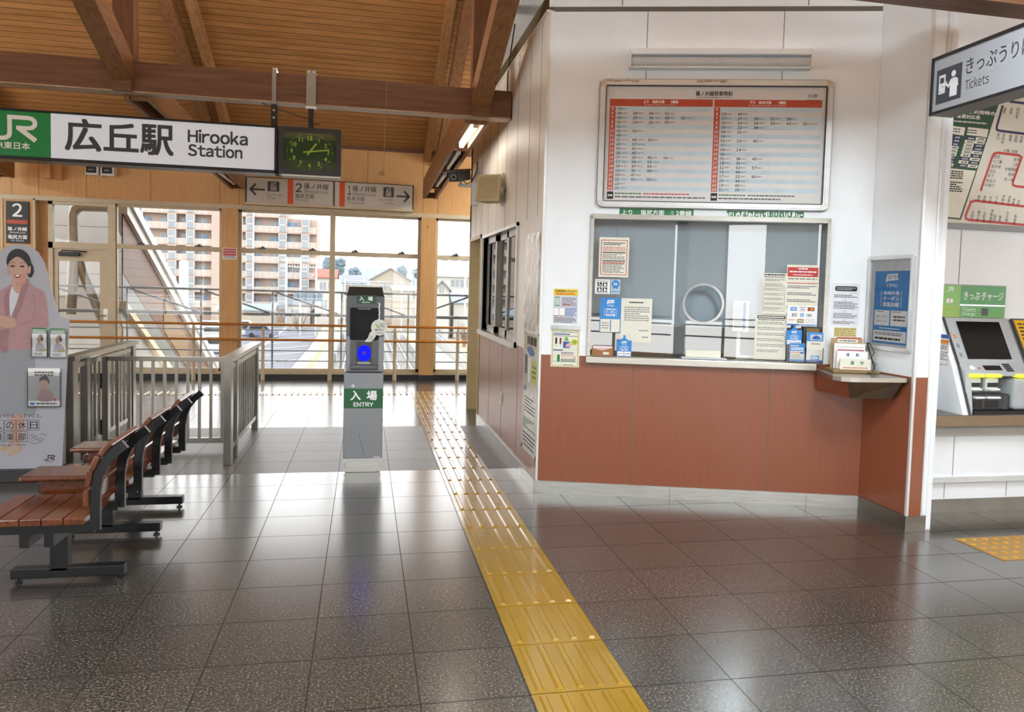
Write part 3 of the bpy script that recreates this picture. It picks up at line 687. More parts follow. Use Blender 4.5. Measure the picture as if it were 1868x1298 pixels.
# ---- direction sign on the header
t = thing('direction_sign', 'long grey direction sign with arrows and orange bars above the windows', 'sign', (-.52, 12.4, 2.645))
F = frame((0, 12.38, 0)); b = MB(F); X0, X1, Z0, Z1 = -1.775, .728, 2.650, 3.062
b.box(X0, X1, Z0, Z1, -.11, -.004, BLACK, .004); b.box(X0, X1, Z0-.004, Z0+.03, -.11, .004, CREAM); b.build('casing', t)
SF = mat('direction_face', '#c2bcb2', .25, noise=.02)
b = MB(F); b.box(X0+.022, X1-.02, Z0+.028, Z1-.012, -.01, 0, SF); dface = b.build('face', t)
fx = lambda a: X0+.022+a*(X1-X0-.042); fz = lambda q: Z1-.012-q*(Z1-Z0-.04)
b = MB(F); D = .0012
def arrow(c0, c1, z, flip):
    b.line([(fx(c0), fz(z)), (fx(c1), fz(z))], .028, D, SIGNINK); tip, s_ = (fx(c0), 1) if not flip else (fx(c1), -1)
    b.line([(tip+s_*.075, fz(z)+.085), (tip, fz(z)), (tip+s_*.075, fz(z)-.085)], .03, D, SIGNINK)
def lift_icon(c0, c1, q0, q1):
    b.rect(fx(c0), fx(c1), fz(q1), fz(q0), D, SIGNINK); x0, x1, z0, z1 = fx(c0), fx(c1), fz(q1), fz(q0); wq, hq = x1-x0, z1-z0
    b.rect(x0+.25*wq, x0+.75*wq, z0+.1*hq, z0+.6*hq, D+.0006, SF); b.rect(x0+.31*wq, x0+.69*wq, z0+.16*hq, z0+.54*hq, D+.0012, SIGNINK)
    for k in range(3):
        xx = x0+(.36+.1*k)*wq; b.rect(xx, xx+.075*wq, z0+.2*hq, z0+.42*hq, D+.0018, SF); b.disc(xx+.037*wq, z0+.47*hq, .035*wq, D+.0018, SF, 10)
    for k, s_ in ((.38, -1), (.62, 1)):
        zc_ = z0+.78*hq; b.line([(x0+k*wq, zc_-.12*hq), (x0+k*wq, zc_+.12*hq)], .07*wq, D+.0006, SF); b.line([(x0+(k-.09)*wq, zc_+s_*.02*hq), (x0+k*wq, zc_+s_*.13*hq), (x0+(k+.09)*wq, zc_+s_*.02*hq)], .06*wq, D+.0008, SF)
arrow(.022, .105, .47, False); lift_icon(.121, .190, .12, .52)
b.text('エレベーター', fx(.118), fx(.215), fz(.72), fz(.60), D, SIGNINK, .012); b.text('Elevator', fx(.120), fx(.173), fz(.83), fz(.75), D, INK2, .005)
for c0, num, line2, en, c1 in ((.239, '2', '塩尻方面', 'for Shiojiri', .396), (.549, '1', '松本方面', 'for Matsumoto', .703)):
    if num == '1':
        b.rect(fx(.510), fx(.522), fz(1), fz(0), D, DKGREY); b.build('lettering', dface); b = MB(F); arrow(.90, .978, .46, True); lift_icon(.818, .884, .11, .52)
        b.text('エレベーター', fx(.792), fx(.884), fz(.70), fz(.58), D, SIGNINK, .012); b.text('Elevator', fx(.832), fx(.884), fz(.82), fz(.74), D, INK2, .005); b.build('lettering', dface); b = MB(F)
    b.rect(fx(c0), fx(c0+.033), fz(1), fz(.0), D, ORANGE)
    b.text(num, fx(c0+.046 if num == '2' else c0+.05), fx(c0+.085 if num == '2' else c0+.072), fz(.50), fz(.14), D, SIGNINK, .018, 5)
    k = .097 if num == '2' else .079
    b.text('篠ノ井線', fx(c0+k), fx(c0+k+.147), fz(.36), fz(.11), D, SIGNINK, .012, 4); b.text('Shinonoi Line', fx(c0+k), fx(c0+k+.142), fz(.52), fz(.38), D, INK2, .006)
    b.text(line2, fx(c0+.046), fx(c1), fz(.74), fz(.55), D, SIGNINK, .012, 4); b.text(en, fx(c0+.046), fx(c0+.127 if num == '2' else c1+.003), fz(.87), fz(.76), D, INK2, .005)
b.build('lettering', dface)

# ---- platform number sign
t = thing('platform_sign', 'black upright sign with a big 2 on the veneer panel', 'sign', (-4.88, 12.46, 1.946))
F = frame((0, 12.47, 0)); b = MB(F); b.box(-5.03, -4.735, 1.948, 2.545, -.02, .012, mat('black_sign_face', '#17181a', .4), .002); pn = b.build('panel', t)
b = MB(F); D = .0135
b.text('2', -4.948, -4.818, 2.325, 2.515, D, WHITEINK, .02, 6); b.rect(-5.015, -4.75, 2.225, 2.28, D, REDBR)
b.text('篠ノ井線', -5.008, -4.757, 2.125, 2.18, D, WHITEINK, .03); b.text('Shinonoi Line', -4.985, -4.78, 2.088, 2.116, D, WHITEINK); b.text('塩尻方面', -5.008, -4.757, 2.008, 2.068, D, WHITEINK, .03); b.text('for Shiojiri', -4.965, -4.80, 1.968, 2.0, D, WHITEINK); b.build('lettering', pn)

# ---- small things on the header and pillars
b = MB(); b.box(-4.52, -4.40, 12.30, 12.5, 2.88, 3.10, VENEER, .004); b.box(-4.40, -4.29, 12.40, 12.5, 2.88, 3.10, VENEER, .004); b.box(-4.52, -4.33, 12.32, 12.5, 3.12, 3.16, CREAM)
one(b, 'junction_box', 'small veneer covered box on the header near the platform sign', 'box', (-4.42, 12.5, 2.88))
for i, x in enumerate((-3.875, -3.665)):
    t = thing('speaker', 'small black speaker on the header, '+('nearer the veneer box' if i == 0 else 'nearer the direction sign'), 'speaker', (x, 12.5, 2.98), 'black header speakers')
    b = MB(); b.box(x-.085, x+.085, 12.36, 12.5, 2.965, 3.14, PAPER, .004); b.build('case', t); b = MB(); b.box(x-.075, x+.06, 12.352, 12.36, 2.99, 3.135, BLACK); b.build('grille', t)
    b = MB(frame((0, 12.3515, 0))); b.rect(x-.045, x+.02, 3.03, 3.04, 0, LTGREY); b.build('badge', t)
b = MB(); b.box(-3.772, -3.752, 12.4, 12.5, 2.955, 3.14, ALU); one(b, 'speaker_bracket', 'metal bracket between the two small black speakers', 'bracket', (-3.76, 12.5, 2.955))
b = MB(frame((0, 12.397, 0))); b.box(-2.095, -1.895, 1.815, 1.985, -.003, .001, PAPER); b.rect(-2.085, -1.905, 1.87, 1.975, .0016, RED); b.small(-2.075, -1.915, 1.885, 1.965, 2, .0022, PINK, .55, .1, 4, 3); b.small(-2.08, -1.91, 1.825, 1.865, 2, .0016, INK2, .5, .2, 7, 4)
one(b, 'notice', 'small pink and white notice stuck on the pillar between the windows', 'notice', (-1.995, 12.397, 1.9))

# ---- handrail in front of the windows
t = thing('handrail', 'double wooden handrail on cream posts in front of the windows', 'handrail', (-.3, 12.28, 0))
for z in (.848, .622):
    b = MB(); b.tube([(-4.42, 12.28, z), (3.9, 12.28, z)], .019, RAILW, 12); b.build('rail', t)
for k in range(-3, 5):
    x = -.512+.99*k; b = MB(); b.tube([(x, 12.36, 0), (x, 12.36, .76), (x, 12.36, .80)], [.026, .026, .018], CREAM, 12); b.tube([(x, 12.36, .79), (x, 12.345, .83), (x, 12.285, .834)], .010, STEEL, 8); b.tube([(x, 12.36, .60), (x, 12.285, .608)], .010, STEEL, 8); b.tube([(x, 12.36, 0), (x, 12.36, .09)], .032, CREAM, 12); b.build('post', t)

# ---- tactile paving
TY = mat('tactile_yellow', '#94700a', .26, spec=.6, noise=.05, scale=5, coat=.5)
def bar(b, x0, x1, y0, y1, m, h=.008):
    i = .0075
    b.add([(x0, y0, .0025), (x1, y0, .0025), (x1, y1, .0025), (x0, y1, .0025), (x0+i, y0+i, h+.0025), (x1-i, y0+i, h+.0025), (x1-i, y1-i, h+.0025), (x0+i, y1-i, h+.0025)], [(4, 5, 6, 7), (0, 1, 5, 4), (1, 2, 6, 5), (2, 3, 7, 6), (3, 0, 4, 7)], m)
b = MB(); TX0, TX1, P = .6285, 1.0285, .3985
y = 2.741-P*14
while y < 10.6:
    b.box(TX0+.0015, TX1-.0015, y+.003, y+P-.003, -.001, .0025, TY)
    for k in range(5):
        xc = TX0+.04+.08*k; bar(b, xc-.016, xc+.016, y+.02, y+P-.02, TY)
    y += P
one(b, 'tactile_path', 'yellow tactile guide path of bars running to the far windows', 'tactile paving', (.83, 5, 0))
b = MB(); y0 = y+.002
for k in range(-16, 8):
    x0 = TX0+.4*k
    b.box(x0+.0015, x0+.3985, y0, y0+.33, -.001, .0025, TY)
    for q in range(5): xc = x0+.04+.08*q; bar(b, xc-.013, xc+.013, y0+.02, y0+.31, TY)
one(b, 'tactile_path', 'tactile strip crossing the floor in front of the windows', 'tactile paving', (-.5, y0+.2, 0))
TYD = mat('tactile_ochre', '#a87e2e', .35, noise=.06, scale=6); DOT = mat('tactile_dot', '#c8921e', .3)
b = MB(); 
for i in range(4):
    x0 = 3.672+.4*i; b.box(x0, x0+.398, 3.79, 4.188, -.001, .003, TYD)
    for p in range(5):
        for q in range(5):
            cx, cy = x0+.04+.0795*p, 3.83+.0795*q; n = 10
            b.add([(cx+r_*math.cos(2*math.pi*k/n), cy+r_*math.sin(2*math.pi*k/n), z) for r_, z in ((.017, .003), (.011, .008)) for k in range(n)], [(k, (k+1) % n, n+(k+1) % n, n+k) for k in range(n)]+[tuple(range(n, 2*n))], DOT)
one(b, 'tactile_patch', 'ochre dotted tactile tiles in front of the ticket machine', 'tactile paving', (4.4, 4, 0))

# ---- entry gate post
t = thing('ticket_gate', 'slim grey card reader gate standing alone on the floor', 'ticket gate', (.005, 6.4, 0))
GX0, GX1, GY = -.150, .158, 6.28; GREY = mat('gate_grey_paint', '#8a8c90', .35, .2, noise=.03, scale=4); GDK = mat('gate_dark_grey', '#55575b', .35, .2, noise=.03)
F = frame((0, GY, 0)); b = MB(F)
b.box(GX0+.018, GX1-.015, 0, .118, -.26, -.012, STEEL, .003)
for x in (GX0+.012, GX1-.012):
    for z in (.02, .095): b.tube([(x, z, -.02), (x, z, -.006)], .008, ALU, 8)
b.build('plinth', t)
b = MB(F); b.box(GX0, GX1, .115, .812, -.28, 0, GREY, .006); lb = b.build('lower_body', t)
b = MB(F); b.box(GX0+.012, GX1-.002, .812, 1.405, -.28, -.004, GDK, .012); b.slab(rr(GX0+.012, GX1-.002, .80, 1.41, .02), -.004, 0, GDK)
b.box(GX0+.014, GX1-.004, .815, 1.09, -.01, .0035, GREY, .004); ub = b.build('upper_body', t)
b = MB(); b.add([(GX0+.012, GY, 1.395), (GX1-.002, GY, 1.395), (GX1-.02, GY+.07, 1.482), (GX0+.03, GY+.07, 1.482), (GX0+.012, GY+.28, 1.395), (GX1-.002, GY+.28, 1.395), (GX1-.02, GY+.26, 1.482), (GX0+.03, GY+.26, 1.482)], [(0, 1, 2, 3), (3, 2, 6, 7), (1, 5, 6, 2), (0, 3, 7, 4), (4, 7, 6, 5)], CHAR)
b.box(GX0+.03, GX1-.025, GY+.08, GY+.25, 1.475, 1.492, PAPER_WARM, .005); b.build('top_cover', t)
b = MB(F); b.slab(rr(-.062, .088, 1.35, 1.418, .006), 0, .003, DKGREEN); b.text('入', -.040, -.004, 1.374, 1.408, .0036, WHITEINK, .03); b.text('場', .026, .064, 1.374, 1.408, .0036, WHITEINK, .03); b.text('ENTRY', -.018, .043, 1.356, 1.367, .0036, WHITEINK, .01); b.build('entry_plate', ub)
b = MB(F); o_ = rr(-.108, .116, 1.062, 1.318, .012); b.slab(o_, -.0, .012, mat('gate_bezel', '#0c0d0e', .5, spec=.2)); b.slab(rr(-.10, .108, 1.085, 1.30, .006), .012, .0135, mat('gate_screen', '#050506', .4, spec=.2)); b.rect(-.045, .055, 1.10, 1.24, .0142, mat('gate_window', '#020203', .3, spec=.2)); b.rect(-.05, .05, 1.306, 1.313, .0142, MIDGREY); b.build('screen', ub)
b = MB(F); b.slab(rr(-.105, .115, .83, 1.062, .02), 0, .014, GDK); b.box(-.105, .115, .83, .868, .012, .05, GDK, .012); b.slab(rr(-.058, .062, .872, 1.05, .003), .014, .0165, mat('reader_black', '#040408', .15))
cr = b.build('card_reader', t)
b = MB(F); b.slab(rr(-.047, .055, .897, 1.022, .046, 8), .0165, .018, mat('blue_touch_light', (.004, .006, 1), .6, spec=.05, emit=.6)); b.disc(.004, .962, .012, .0185, mat('red_ink_dark', '#7a2430', .4), 14); b.rect(-.048, .052, .876, .889, .0185, PAPER_WARM); b.small(-.044, .048, .878, .887, 1, .0188, INK, .6, 0, 8, 2); b.build('touch_light', cr)
b = MB(F); b.slab([(GX0+.001, .518), (GX1-.001, .518), (GX1-.001, .676), (GX0+.001, .676)], 0, .0012, mat('gate_green_band', '#1b5a32', .4)); b.text('入', -.097, -.017, .583, .660, .0018, WHITEINK, .03); b.text('場', .028, .110, .583, .660, .0018, WHITEINK, .03); b.text('ENTRY', -.073, .082, .533, .566, .0018, WHITEINK, .025); b.build('green_band', lb)
b = MB(F); b.disc(-.079, .698, .012, .003, ALU, 16); b.rect(-.081, -.077, .692, .704, .0036, BLACK); b.build('lock', lb)
b = MB(F); b.line([(-.028, .31), (.0, .2), (.02, .13)], .003, .0008, DKGREY); b.rect(.088, .14, .118, .13, .0008, LTGREY); b.build('scratch', lb)
STK = mat('clear_white_sticker', '#d9d9d2', .3)
b = MB(F); b.disc(.118, 1.165, .064, .016, STK, 28); b.poly([(.085, 1.20), (.105, 1.185), (.125, 1.15), (.10, 1.165)], .0165, LIME); b.text('鳴るまで', .085, .152, 1.137, 1.155, .0165, INK, .02); b.text('タッチ', .10, .145, 1.113, 1.13, .0165, INK, .02); b.small(.118, .165, 1.165, 1.20, 3, .0165, INK2, .4, .3, 4, 2)
b.poly(smooth2([(.0, 1.045), (.02, 1.035), (.06, 1.055), (.092, 1.10), (.07, 1.135), (.045, 1.12), (.03, 1.08)], 4), .0155, STK); b.line([(.03, 1.06), (.055, 1.09), (.045, 1.11)], .003, .0162, INK2); b.line([(.05, 1.06), (.075, 1.10)], .003, .0162, INK2)
for k in range(4): b.line([(.108+.002*k, 1.36-.034*k), (.122-.004*(k % 2), 1.35-.034*k), (.112, 1.335-.034*k), (.122, 1.328-.034*k)], .007, .0165, WHITEINK)
b.build('sticker', ub)

# ---- stainless fence (three pieces)
FB = mat('fence_steel', '#8c8880', .30, 1, noise=.12, scale=5)
def fence_side(x, y0, y1, lab, sgn):
    t = thing('fence', lab, 'fence', (x, (y0+y1)/2, 0)); zt = .868
    for yy, wd in ((y0, .055), (y0+.30, .035), (y1, .05)):
        MB().box(x-.03, x+.03, yy-wd, yy+wd, 0, zt-.012, FB, .004).build('post', t)
    b = MB(); b.add([(x-.05, y0-.08, zt-.02), (x+.05, y0-.08, zt-.02), (x+.05, y1+.06, zt-.02), (x-.05, y1+.06, zt-.02), (x-.05, y0-.08, zt+.016), (x+.05, y0-.08, zt+.016), (x+.05, y1+.06, zt+.016), (x-.05, y1+.06, zt+.016)], [(3, 2, 1, 0), (4, 5, 6, 7), (0, 1, 5, 4), (1, 2, 6, 5), (2, 3, 7, 6), (3, 0, 4, 7)], FB); b.build('top_rail', t)
    for z in (.13, .80): MB().box(x-.018, x+.018, y0+.05, y1-.04, z-.02, z+.02, FB).build('rail', t)
    n = 10
    for k in range(n):
        yy = y0+.42+(y1-y0-.53)*k/(n-1); MB().box(x-.011, x+.011, yy-.011, yy+.011, .13, .80, FB).build('bar', t)
    return t
fence_side(-1.075, 6.67, 8.27, 'stainless barred fence section on the walkway side of the ticket gate', 1)
fence_side(-2.24, 6.67, 8.27, 'stainless barred fence section behind the advertising standee', -1)
t = thing('fence_gate', 'low stainless barred gate closing the gap between the two fence sections', 'gate', (-1.65, 7.3, 0)); GYF = 7.25
for x in (-2.17, -1.135): MB().box(x-.025, x+.025, GYF-.02, GYF+.02, .05, .822, FB, .003).build('stile', t)
for z0, z1 in ((.787, .825), (.065, .11)): MB().box(-2.16, -1.14, GYF-.02, GYF+.02, z0, z1, FB, .003).build('rail', t)
for k in range(10):
    x = -2.075+.095*k; MB().box(x-.012, x+.012, GYF-.012, GYF+.012, .1, .79, FB).build('bar', t)
b = MB(); b.box(-2.205, -2.19, GYF-.03, GYF+.03, .55, .68, BLACK); b.box(-2.205, -2.19, GYF-.03, GYF+.03, .15, .28, BLACK); b.build('hinge', t)

# ---- bench with three seats and two small tables
t = thing('bench', 'three seat bench with wooden slats and black steel frame', 'bench', (-1.4, 4.65, 0))
SEATS = ((3.80, 4.17), (4.48, 4.85), (5.14, 5.51)); BX0, BX1 = -1.66, -1.215; ZS = .425
for y0, y1 in SEATS:
    for k in range(5):
        x0 = BX0+k*(BX1-BX0)/5; b = MB(); b.box(x0+.002, x0+(BX1-BX0)/5-.002, y0-.035, y1+.035, ZS-.032, ZS, SEATW, .004); b.build('seat_slat', t)
    for q in (y0-.005, y1-.03): MB().box(BX0, BX1+.03, q, q+.035, ZS-.075, ZS-.032, BLACK).build('seat_frame', t)
    prof = [(-1.18, .36), (-1.18, .46), (-1.178, .54), (-1.166, .61), (-1.142, .665), (-1.105, .712), (-1.055, .752)]
    for yy in (y0, y1):
        b = MB(); L = []; R_ = []
        for i, (px, pz) in enumerate(prof):
            a = prof[max(i-1, 0)]; c = prof[min(i+1, len(prof)-1)]; tx, tz = c[0]-a[0], c[1]-a[1]; l = math.hypot(tx, tz); nx, nz = -tz/l, tx/l; wq = .021
            L.append((px+nx*wq, pz+nz*wq)); R_.append((px-nx*wq, pz-nz*wq))
        pts = L+R_[::-1]; n = len(pts)
        # outline in XZ, thick along Y
        vs = [(p[0], yy-.012, p[1]) for p in pts]+[(p[0], yy+.012, p[1]) for p in pts]; m_ = len(prof); fs = []
        for i in range(m_-1):
            j, k1, k2 = i+1, n-1-i, n-2-i
            fs += [(i, j, k2, k1), (n+i, n+k1, n+k2, n+j), (i, n+i, n+j, j), (k1, k2, n+k2, n+k1)]
        fs += [(0, n-1, 2*n-1, n), (m_-1, n+m_-1, n+m_, m_)]
        b.add(vs, fs, BLACK); b.build('back_bracket', t)
    for k in range(4):
        i0 = 1.6+k*1.12; i = min(int(i0), 5); fpart = i0-i
        px = prof[i][0]+(prof[i+1][0]-prof[i][0])*fpart-.0; pz = prof[i][1]+(prof[i+1][1]-prof[i][1])*fpart
        tx, tz = prof[i+1][0]-prof[i][0], prof[i+1][1]-prof[i][1]; l = math.hypot(tx, tz); tx, tz = tx/l, tz/l; nx, nz = -tz, tx
        b = MB(frame((px, 0, pz), (tx, 0, tz), (nx, 0, nz))); 
        h_ = .036
        b.box(-h_, h_, .022, .046, -(y1+.03), -(y0-.03), SEATW, .005); b.build('back_slat', t)
for y0, y1 in ((4.225, 4.43), (4.905, 5.09)):
    zt_ = .512
    b = MB(); b.box(-1.655, -1.20, y0-.02, y1+.02, zt_-.026, zt_, SEATW2, .009, 3); b.box(-1.57, -1.22, y0+.02, y1-.02, ZS-.035, zt_-.026, SEATW2, .003); b.build('side_table', t)
for x in (-1.475, -1.375): MB().box(x-.02, x+.02, 3.80, 5.56, .285, .352, BLACK, .002).build('long_rail', t)
for yy in (4.16, 4.86, 5.44):
    b = MB(); b.box(-1.45-.04, -1.45+.04, yy-.03, yy+.03, .06, .352, BLACK, .002); b.box(-1.665, -1.155, yy-.03, yy+.03, .025, .075, BLACK, .003)
    for x in (-1.64, -1.18): b.tube([(x, yy, 0), (x, yy, .008)], .018, BLACK, 10); b.tube([(x, yy, .008), (x, yy, .026)], .007, BLACK, 8)
    b.build('leg', t)

# ---- advertising standee with a printed figure
PY_ = 6.25; F = frame((0, PY_, 0)); t = thing('standee', 'white cut-out advertising standee printed with a smiling woman in a pink jacket', 'standee', (-2.55, 6.3, 0))
PX = lambda x: -2.585+.00362*x
PZ = lambda y: 1.727-.00404*(y-445)
zx = lambda a, c: (PX(a/2.886), PZ(430+c/2.886))
out_r = [(375, 430), (333, 422), (310, 380), (285, 290), (262, 200), (243, 130), (215, 85), (175, 57), (120, 45), (70, 52), (30, 75), (0, 105), (-25, 160), (-50, 260), (-72, 370), (-82, 425), (-130, 432), (-90, 1218), (332, 1218)]
PANEL = mat('standee_card', '#a6a6ae', .45, noise=.02)
b = MB(F); b.slab([zx(*p) for p in out_r], -.012, 0, PANEL); sp_ = b.build('panel', t)
b = MB(); b.box(-2.72, -2.20, 6.20, 6.42, 0, .09, CHAR, .004); b.build('base', t)
def shape(pts, d, m, sm=5): b.poly(smooth2([zx(*p) for p in pts], sm) if sm else [zx(*p) for p in pts], d, m)
SKIN = mat('printed_skin', '#b99484', .5, noise=.04); SKIN2 = mat('printed_skin_tone', '#b58a7a', .5); HAIR = mat('printed_black_hair', '#15161b', .45); JKT = mat('printed_pink_jacket', '#a88286', .5, noise=.05, scale=30); JKT2 = mat('printed_jacket_fold', '#956f74', .5); SKT = mat('printed_pale_skirt', '#8c8f95', .5, noise=.04, scale=9); BLS = mat('printed_blouse', '#c6c9cf', .5); LIP = mat('printed_lips', '#8e3c40', .5); SHOE = mat('printed_shoe', '#b39a86', .5)
b = MB(F)
for pts in ([(68, 920), (96, 920), (92, 1000), (80, 1090), (58, 1092), (66, 1010)], [(100, 920), (132, 920), (126, 1010), (112, 1095), (92, 1098), (98, 1010)]): shape(pts, .0007, SKIN)
shape([(0, 1105), (30, 1090), (62, 1086), (74, 1096), (60, 1116), (20, 1120)], .001, SHOE); shape([(46, 1138), (60, 1118), (90, 1096), (118, 1094), (126, 1104), (112, 1122), (70, 1144)], .0012, SHOE)
shape([(-40, 585), (90, 570), (180, 580), (196, 700), (196, 920), (120, 928), (0, 930), (-60, 910)], .0014, SKT, 4)
shape([(20, 285), (84, 248), (140, 232), (162, 240), (205, 268), (244, 288), (258, 340), (266, 440), (262, 470), (205, 490), (188, 520), (192, 575), (150, 590), (60, 588), (0, 600), (-30, 560), (-30, 400), (-24, 310)], .0018, JKT, 5)
shape([(78, 265), (100, 248), (140, 240), (120, 300), (92, 380), (70, 420), (64, 330)], .0022, BLS, 4)
shape([(88, 200), (150, 190), (160, 235), (110, 300), (80, 262)], .0026, SKIN, 4)
shape([(140, 232), (166, 246), (110, 400), (70, 470), (62, 450), (100, 350)], .0030, JKT2, 3); shape([(80, 250), (62, 290), (60, 400), (50, 440), (36, 330)], .0030, JKT2, 3)
shape([(96, 455), (160, 448), (230, 440), (264, 440), (262, 470), (205, 492), (100, 502)], .0032, JKT, 4); b.line([zx(190, 300), zx(196, 380), zx(188, 440), zx(110, 458)], .004, .0034, JKT2)
shape([(-10, 425), (20, 415), (60, 420), (94, 432), (96, 470), (60, 478), (20, 470), (-10, 462)], .0036, SKIN, 4)
for k in range(3): b.line([zx(10, 432+10*k), zx(40, 434+11*k), zx(62, 440+10*k)], .003, .0038, SKIN2)
shape([(20, 488), (60, 484), (52, 540), (50, 604), (20, 596), (-5, 560), (0, 500)], .0036, JKT2, 4)
shape([(52, 150), (54, 118), (72, 86), (104, 70), (142, 78), (168, 104), (180, 140), (190, 160), (190, 190), (180, 214), (166, 212), (160, 190), (158, 150), (110, 110), (64, 140)], .0036, HAIR, 5); shape([(158, 172), (176, 150), (190, 166), (191, 192), (178, 214), (162, 208)], .0030, HAIR, 4)
shape([(60, 150), (66, 120), (108, 105), (146, 112), (164, 150), (162, 186), (146, 216), (118, 234), (94, 226), (70, 196)], .0034, SKIN, 5); shape([(128, 210), (148, 196), (160, 172), (162, 190), (146, 216), (120, 233)], .0038, SKIN2, 4); shape([(96, 236), (120, 240), (148, 226), (150, 244), (120, 262), (98, 256)], .0031, SKIN2, 4); shape([(50, 165), (58, 165), (60, 195), (54, 205)], .0030, SKIN, 3); shape([(165, 160), (176, 158), (174, 190), (164, 195)], .0042, SKIN, 3)
shape([(56, 158), (56, 118), (78, 84), (110, 72), (146, 84), (170, 122), (172, 158), (160, 146), (146, 124), (112, 108), (92, 112), (72, 126), (62, 150)], .0046, HAIR, 5)
for ex in (82, 132):
    b.poly(smooth2([zx(ex-13, 160), zx(ex, 154), zx(ex+14, 160), zx(ex, 164)], 4), .0044, HAIR); b.line([zx(ex-14, 145), zx(ex, 140), zx(ex+15, 144)], .003, .0044, HAIR)
b.line([zx(106, 165), zx(102, 188), zx(110, 194)], .0025, .0044, SKIN2)
shape([(88, 205), (104, 202), (128, 203), (118, 218), (102, 220)], .0044, LIP, 4); b.poly(smooth2([zx(94, 207), zx(108, 205), zx(122, 206), zx(108, 212)], 4), .0048, WHITEINK)
b.build('printed_figure', sp_)
b = MB(F)
def tz(s, x0, x1, y0, y1, d=.0052, m=INK, bold=.0): (a0, z1), (a1, z0) = zx(x0, y0), zx(x1, y1); b.text(s, a0, a1, z0, z1, d, m, bold)
tz('なったら、したいこと。', 0, 228, 924, 944)
for r_, chars, y0 in ((0, '人の休日', 957), (1, '倶楽部', 1017)):
    for i, c in enumerate(chars):
        x0 = -28+62*i; b.line([zx(x0, y0), zx(x0+56, y0), zx(x0+56, y0+53), zx(x0, y0+53)], .0022, .0050, INK, True); tz(c, x0+8, x0+48, y0+8, y0+46)
tz('jreast.jp/otona/', -18, 158, 1078, 1094, m=INK2)
for pts in ([(165, 1040), (180, 1030), (186, 1040), (205, 1036), (192, 1048), (176, 1046)], [(222, 1036), (236, 1028), (240, 1036), (255, 1034), (244, 1044)], [(162, 1056), (185, 1048), (215, 1052), (240, 1060), (215, 1076), (180, 1082), (164, 1070)], [(175, 1066), (200, 1058), (222, 1066)]): b.line([zx(*p) for p in pts], .0022, .005, INK2)
b.build('lettering', sp_); b = MB(F); (a0, z1), (a1, z0) = zx(240, 1143), zx(296, 1170); jr_logo(b, a0, a1, z0, z1, .005, INK); tz('JR東日本', 246, 286, 1173, 1181)
b.build('logo', sp_)
def pocket(x0, x1, y0, y1, lab, head):
    (a0, z1), (a1, z0) = zx(x0, y0), zx(x1, y1)
    p = MB(F); p.box(a0-.004, a1+.004, z0-.006, z0-.003, 0.003, .03, CLEAR); p.box(a0-.004, a1+.004, z0-.006, z1-.1*(z1-z0), .028, .030, CLEAR); p.box(a0-.004, a0-.002, z0-.006, z1-.1*(z1-z0), .003, .03, CLEAR); p.box(a1+.002, a1+.004, z0-.006, z1-.1*(z1-z0), .003, .03, CLEAR); p.build('clear_pocket', sp_)
    q = MB(F); wq, hq = a1-a0, z1-z0; q.box(a0, a1, z0, z1, .012, .020, PAPER)
    P2 = lambda u, v: (a0+u*wq, z0+v*hq)
    if head:
        q.rect(a0, a1, z1-.20*hq, z1, .0205, GREEN); q.small(a0+.06*wq, a1-.06*wq, z1-.18*hq, z1-.04*hq, 3, .0208, WHITEINK, .4, .2, 6, 3)
        q.poly(smooth2([P2(.2, .25), P2(.35, .48), P2(.62, .48), P2(.9, .3), P2(.9, .18), P2(.2, .18)], 4), .0207, mat('printed_lilac', '#b7aec0', .5))
        q.poly(smooth2([P2(.33, .55), P2(.38, .70), P2(.55, .74), P2(.62, .60), P2(.5, .46)], 4), .0209, SKIN); q.poly(smooth2([P2(.45, .74), P2(.68, .76), P2(.76, .6), P2(.66, .52), P2(.6, .62), P2(.52, .68)], 4), .0211, HAIR)
        q.rect(a0+.5*wq, a1-.06*wq, z0+.18*hq, z0+.26*hq, .0212, mat('printed_gold', '#b59a4a', .5)); q.small(a0+.12*wq, a1-.3*wq, z0+.03*hq, z0+.13*hq, 2, .0207, INK2, .5, .2, 5, 5)
    else:
        q.rect(a0+.0*wq, a1, z0+.14*hq, z0+.80*hq, .0205, mat('printed_grey_field', '#a8a6a6', .5)); q.small(a0+.2*wq, a1-.2*wq, z0+.78*hq, z0+.93*hq, 2, .0208, INK2, .6, .1, 6, 3)
        q.poly(smooth2([P2(.3, .15), P2(.36, .40), P2(.5, .46), P2(.7, .42), P2(.78, .15)], 4), .0208, JKT); q.poly(smooth2([P2(.38, .58), P2(.42, .70), P2(.58, .70), P2(.62, .56), P2(.5, .44)], 4), .0210, SKIN); q.poly(smooth2([P2(.35, .62), P2(.38, .75), P2(.55, .80), P2(.66, .70), P2(.64, .58), P2(.58, .68), P2(.42, .68)], 4), .0212, HAIR)
        q.disc(*P2(.84, .17), .05*wq, .0212, RED, 14); q.rect(a0+.05*wq, a0+.2*wq, z0+.03*hq, z0+.1*hq, .0208, BLUE); q.small(a0+.25*wq, a1-.1*wq, z0+.03*hq, z0+.1*hq, 1, .0208, INK2, .6, .1, 5, 3)
    one(q, 'brochure' if not head else 'leaflet', lab, 'leaflet', (a0, PY_, z0))
pocket(186, 262, 474, 622, 'green topped leaflet in the standee pocket nearer the printed woman', True)
pocket(281, 362, 476, 625, 'green topped leaflet in the standee pocket at the panel edge', True)
pocket(163, 330, 684, 882, 'large brochure with a woman in pink in the lower standee pocket', False)

# ================================================================== TICKET WALL
WN = TW.to_3x3() @ Vector((0, 0, 1))
def WP(a, z, d=0): return tuple(TW @ Vector((a, z, d)))
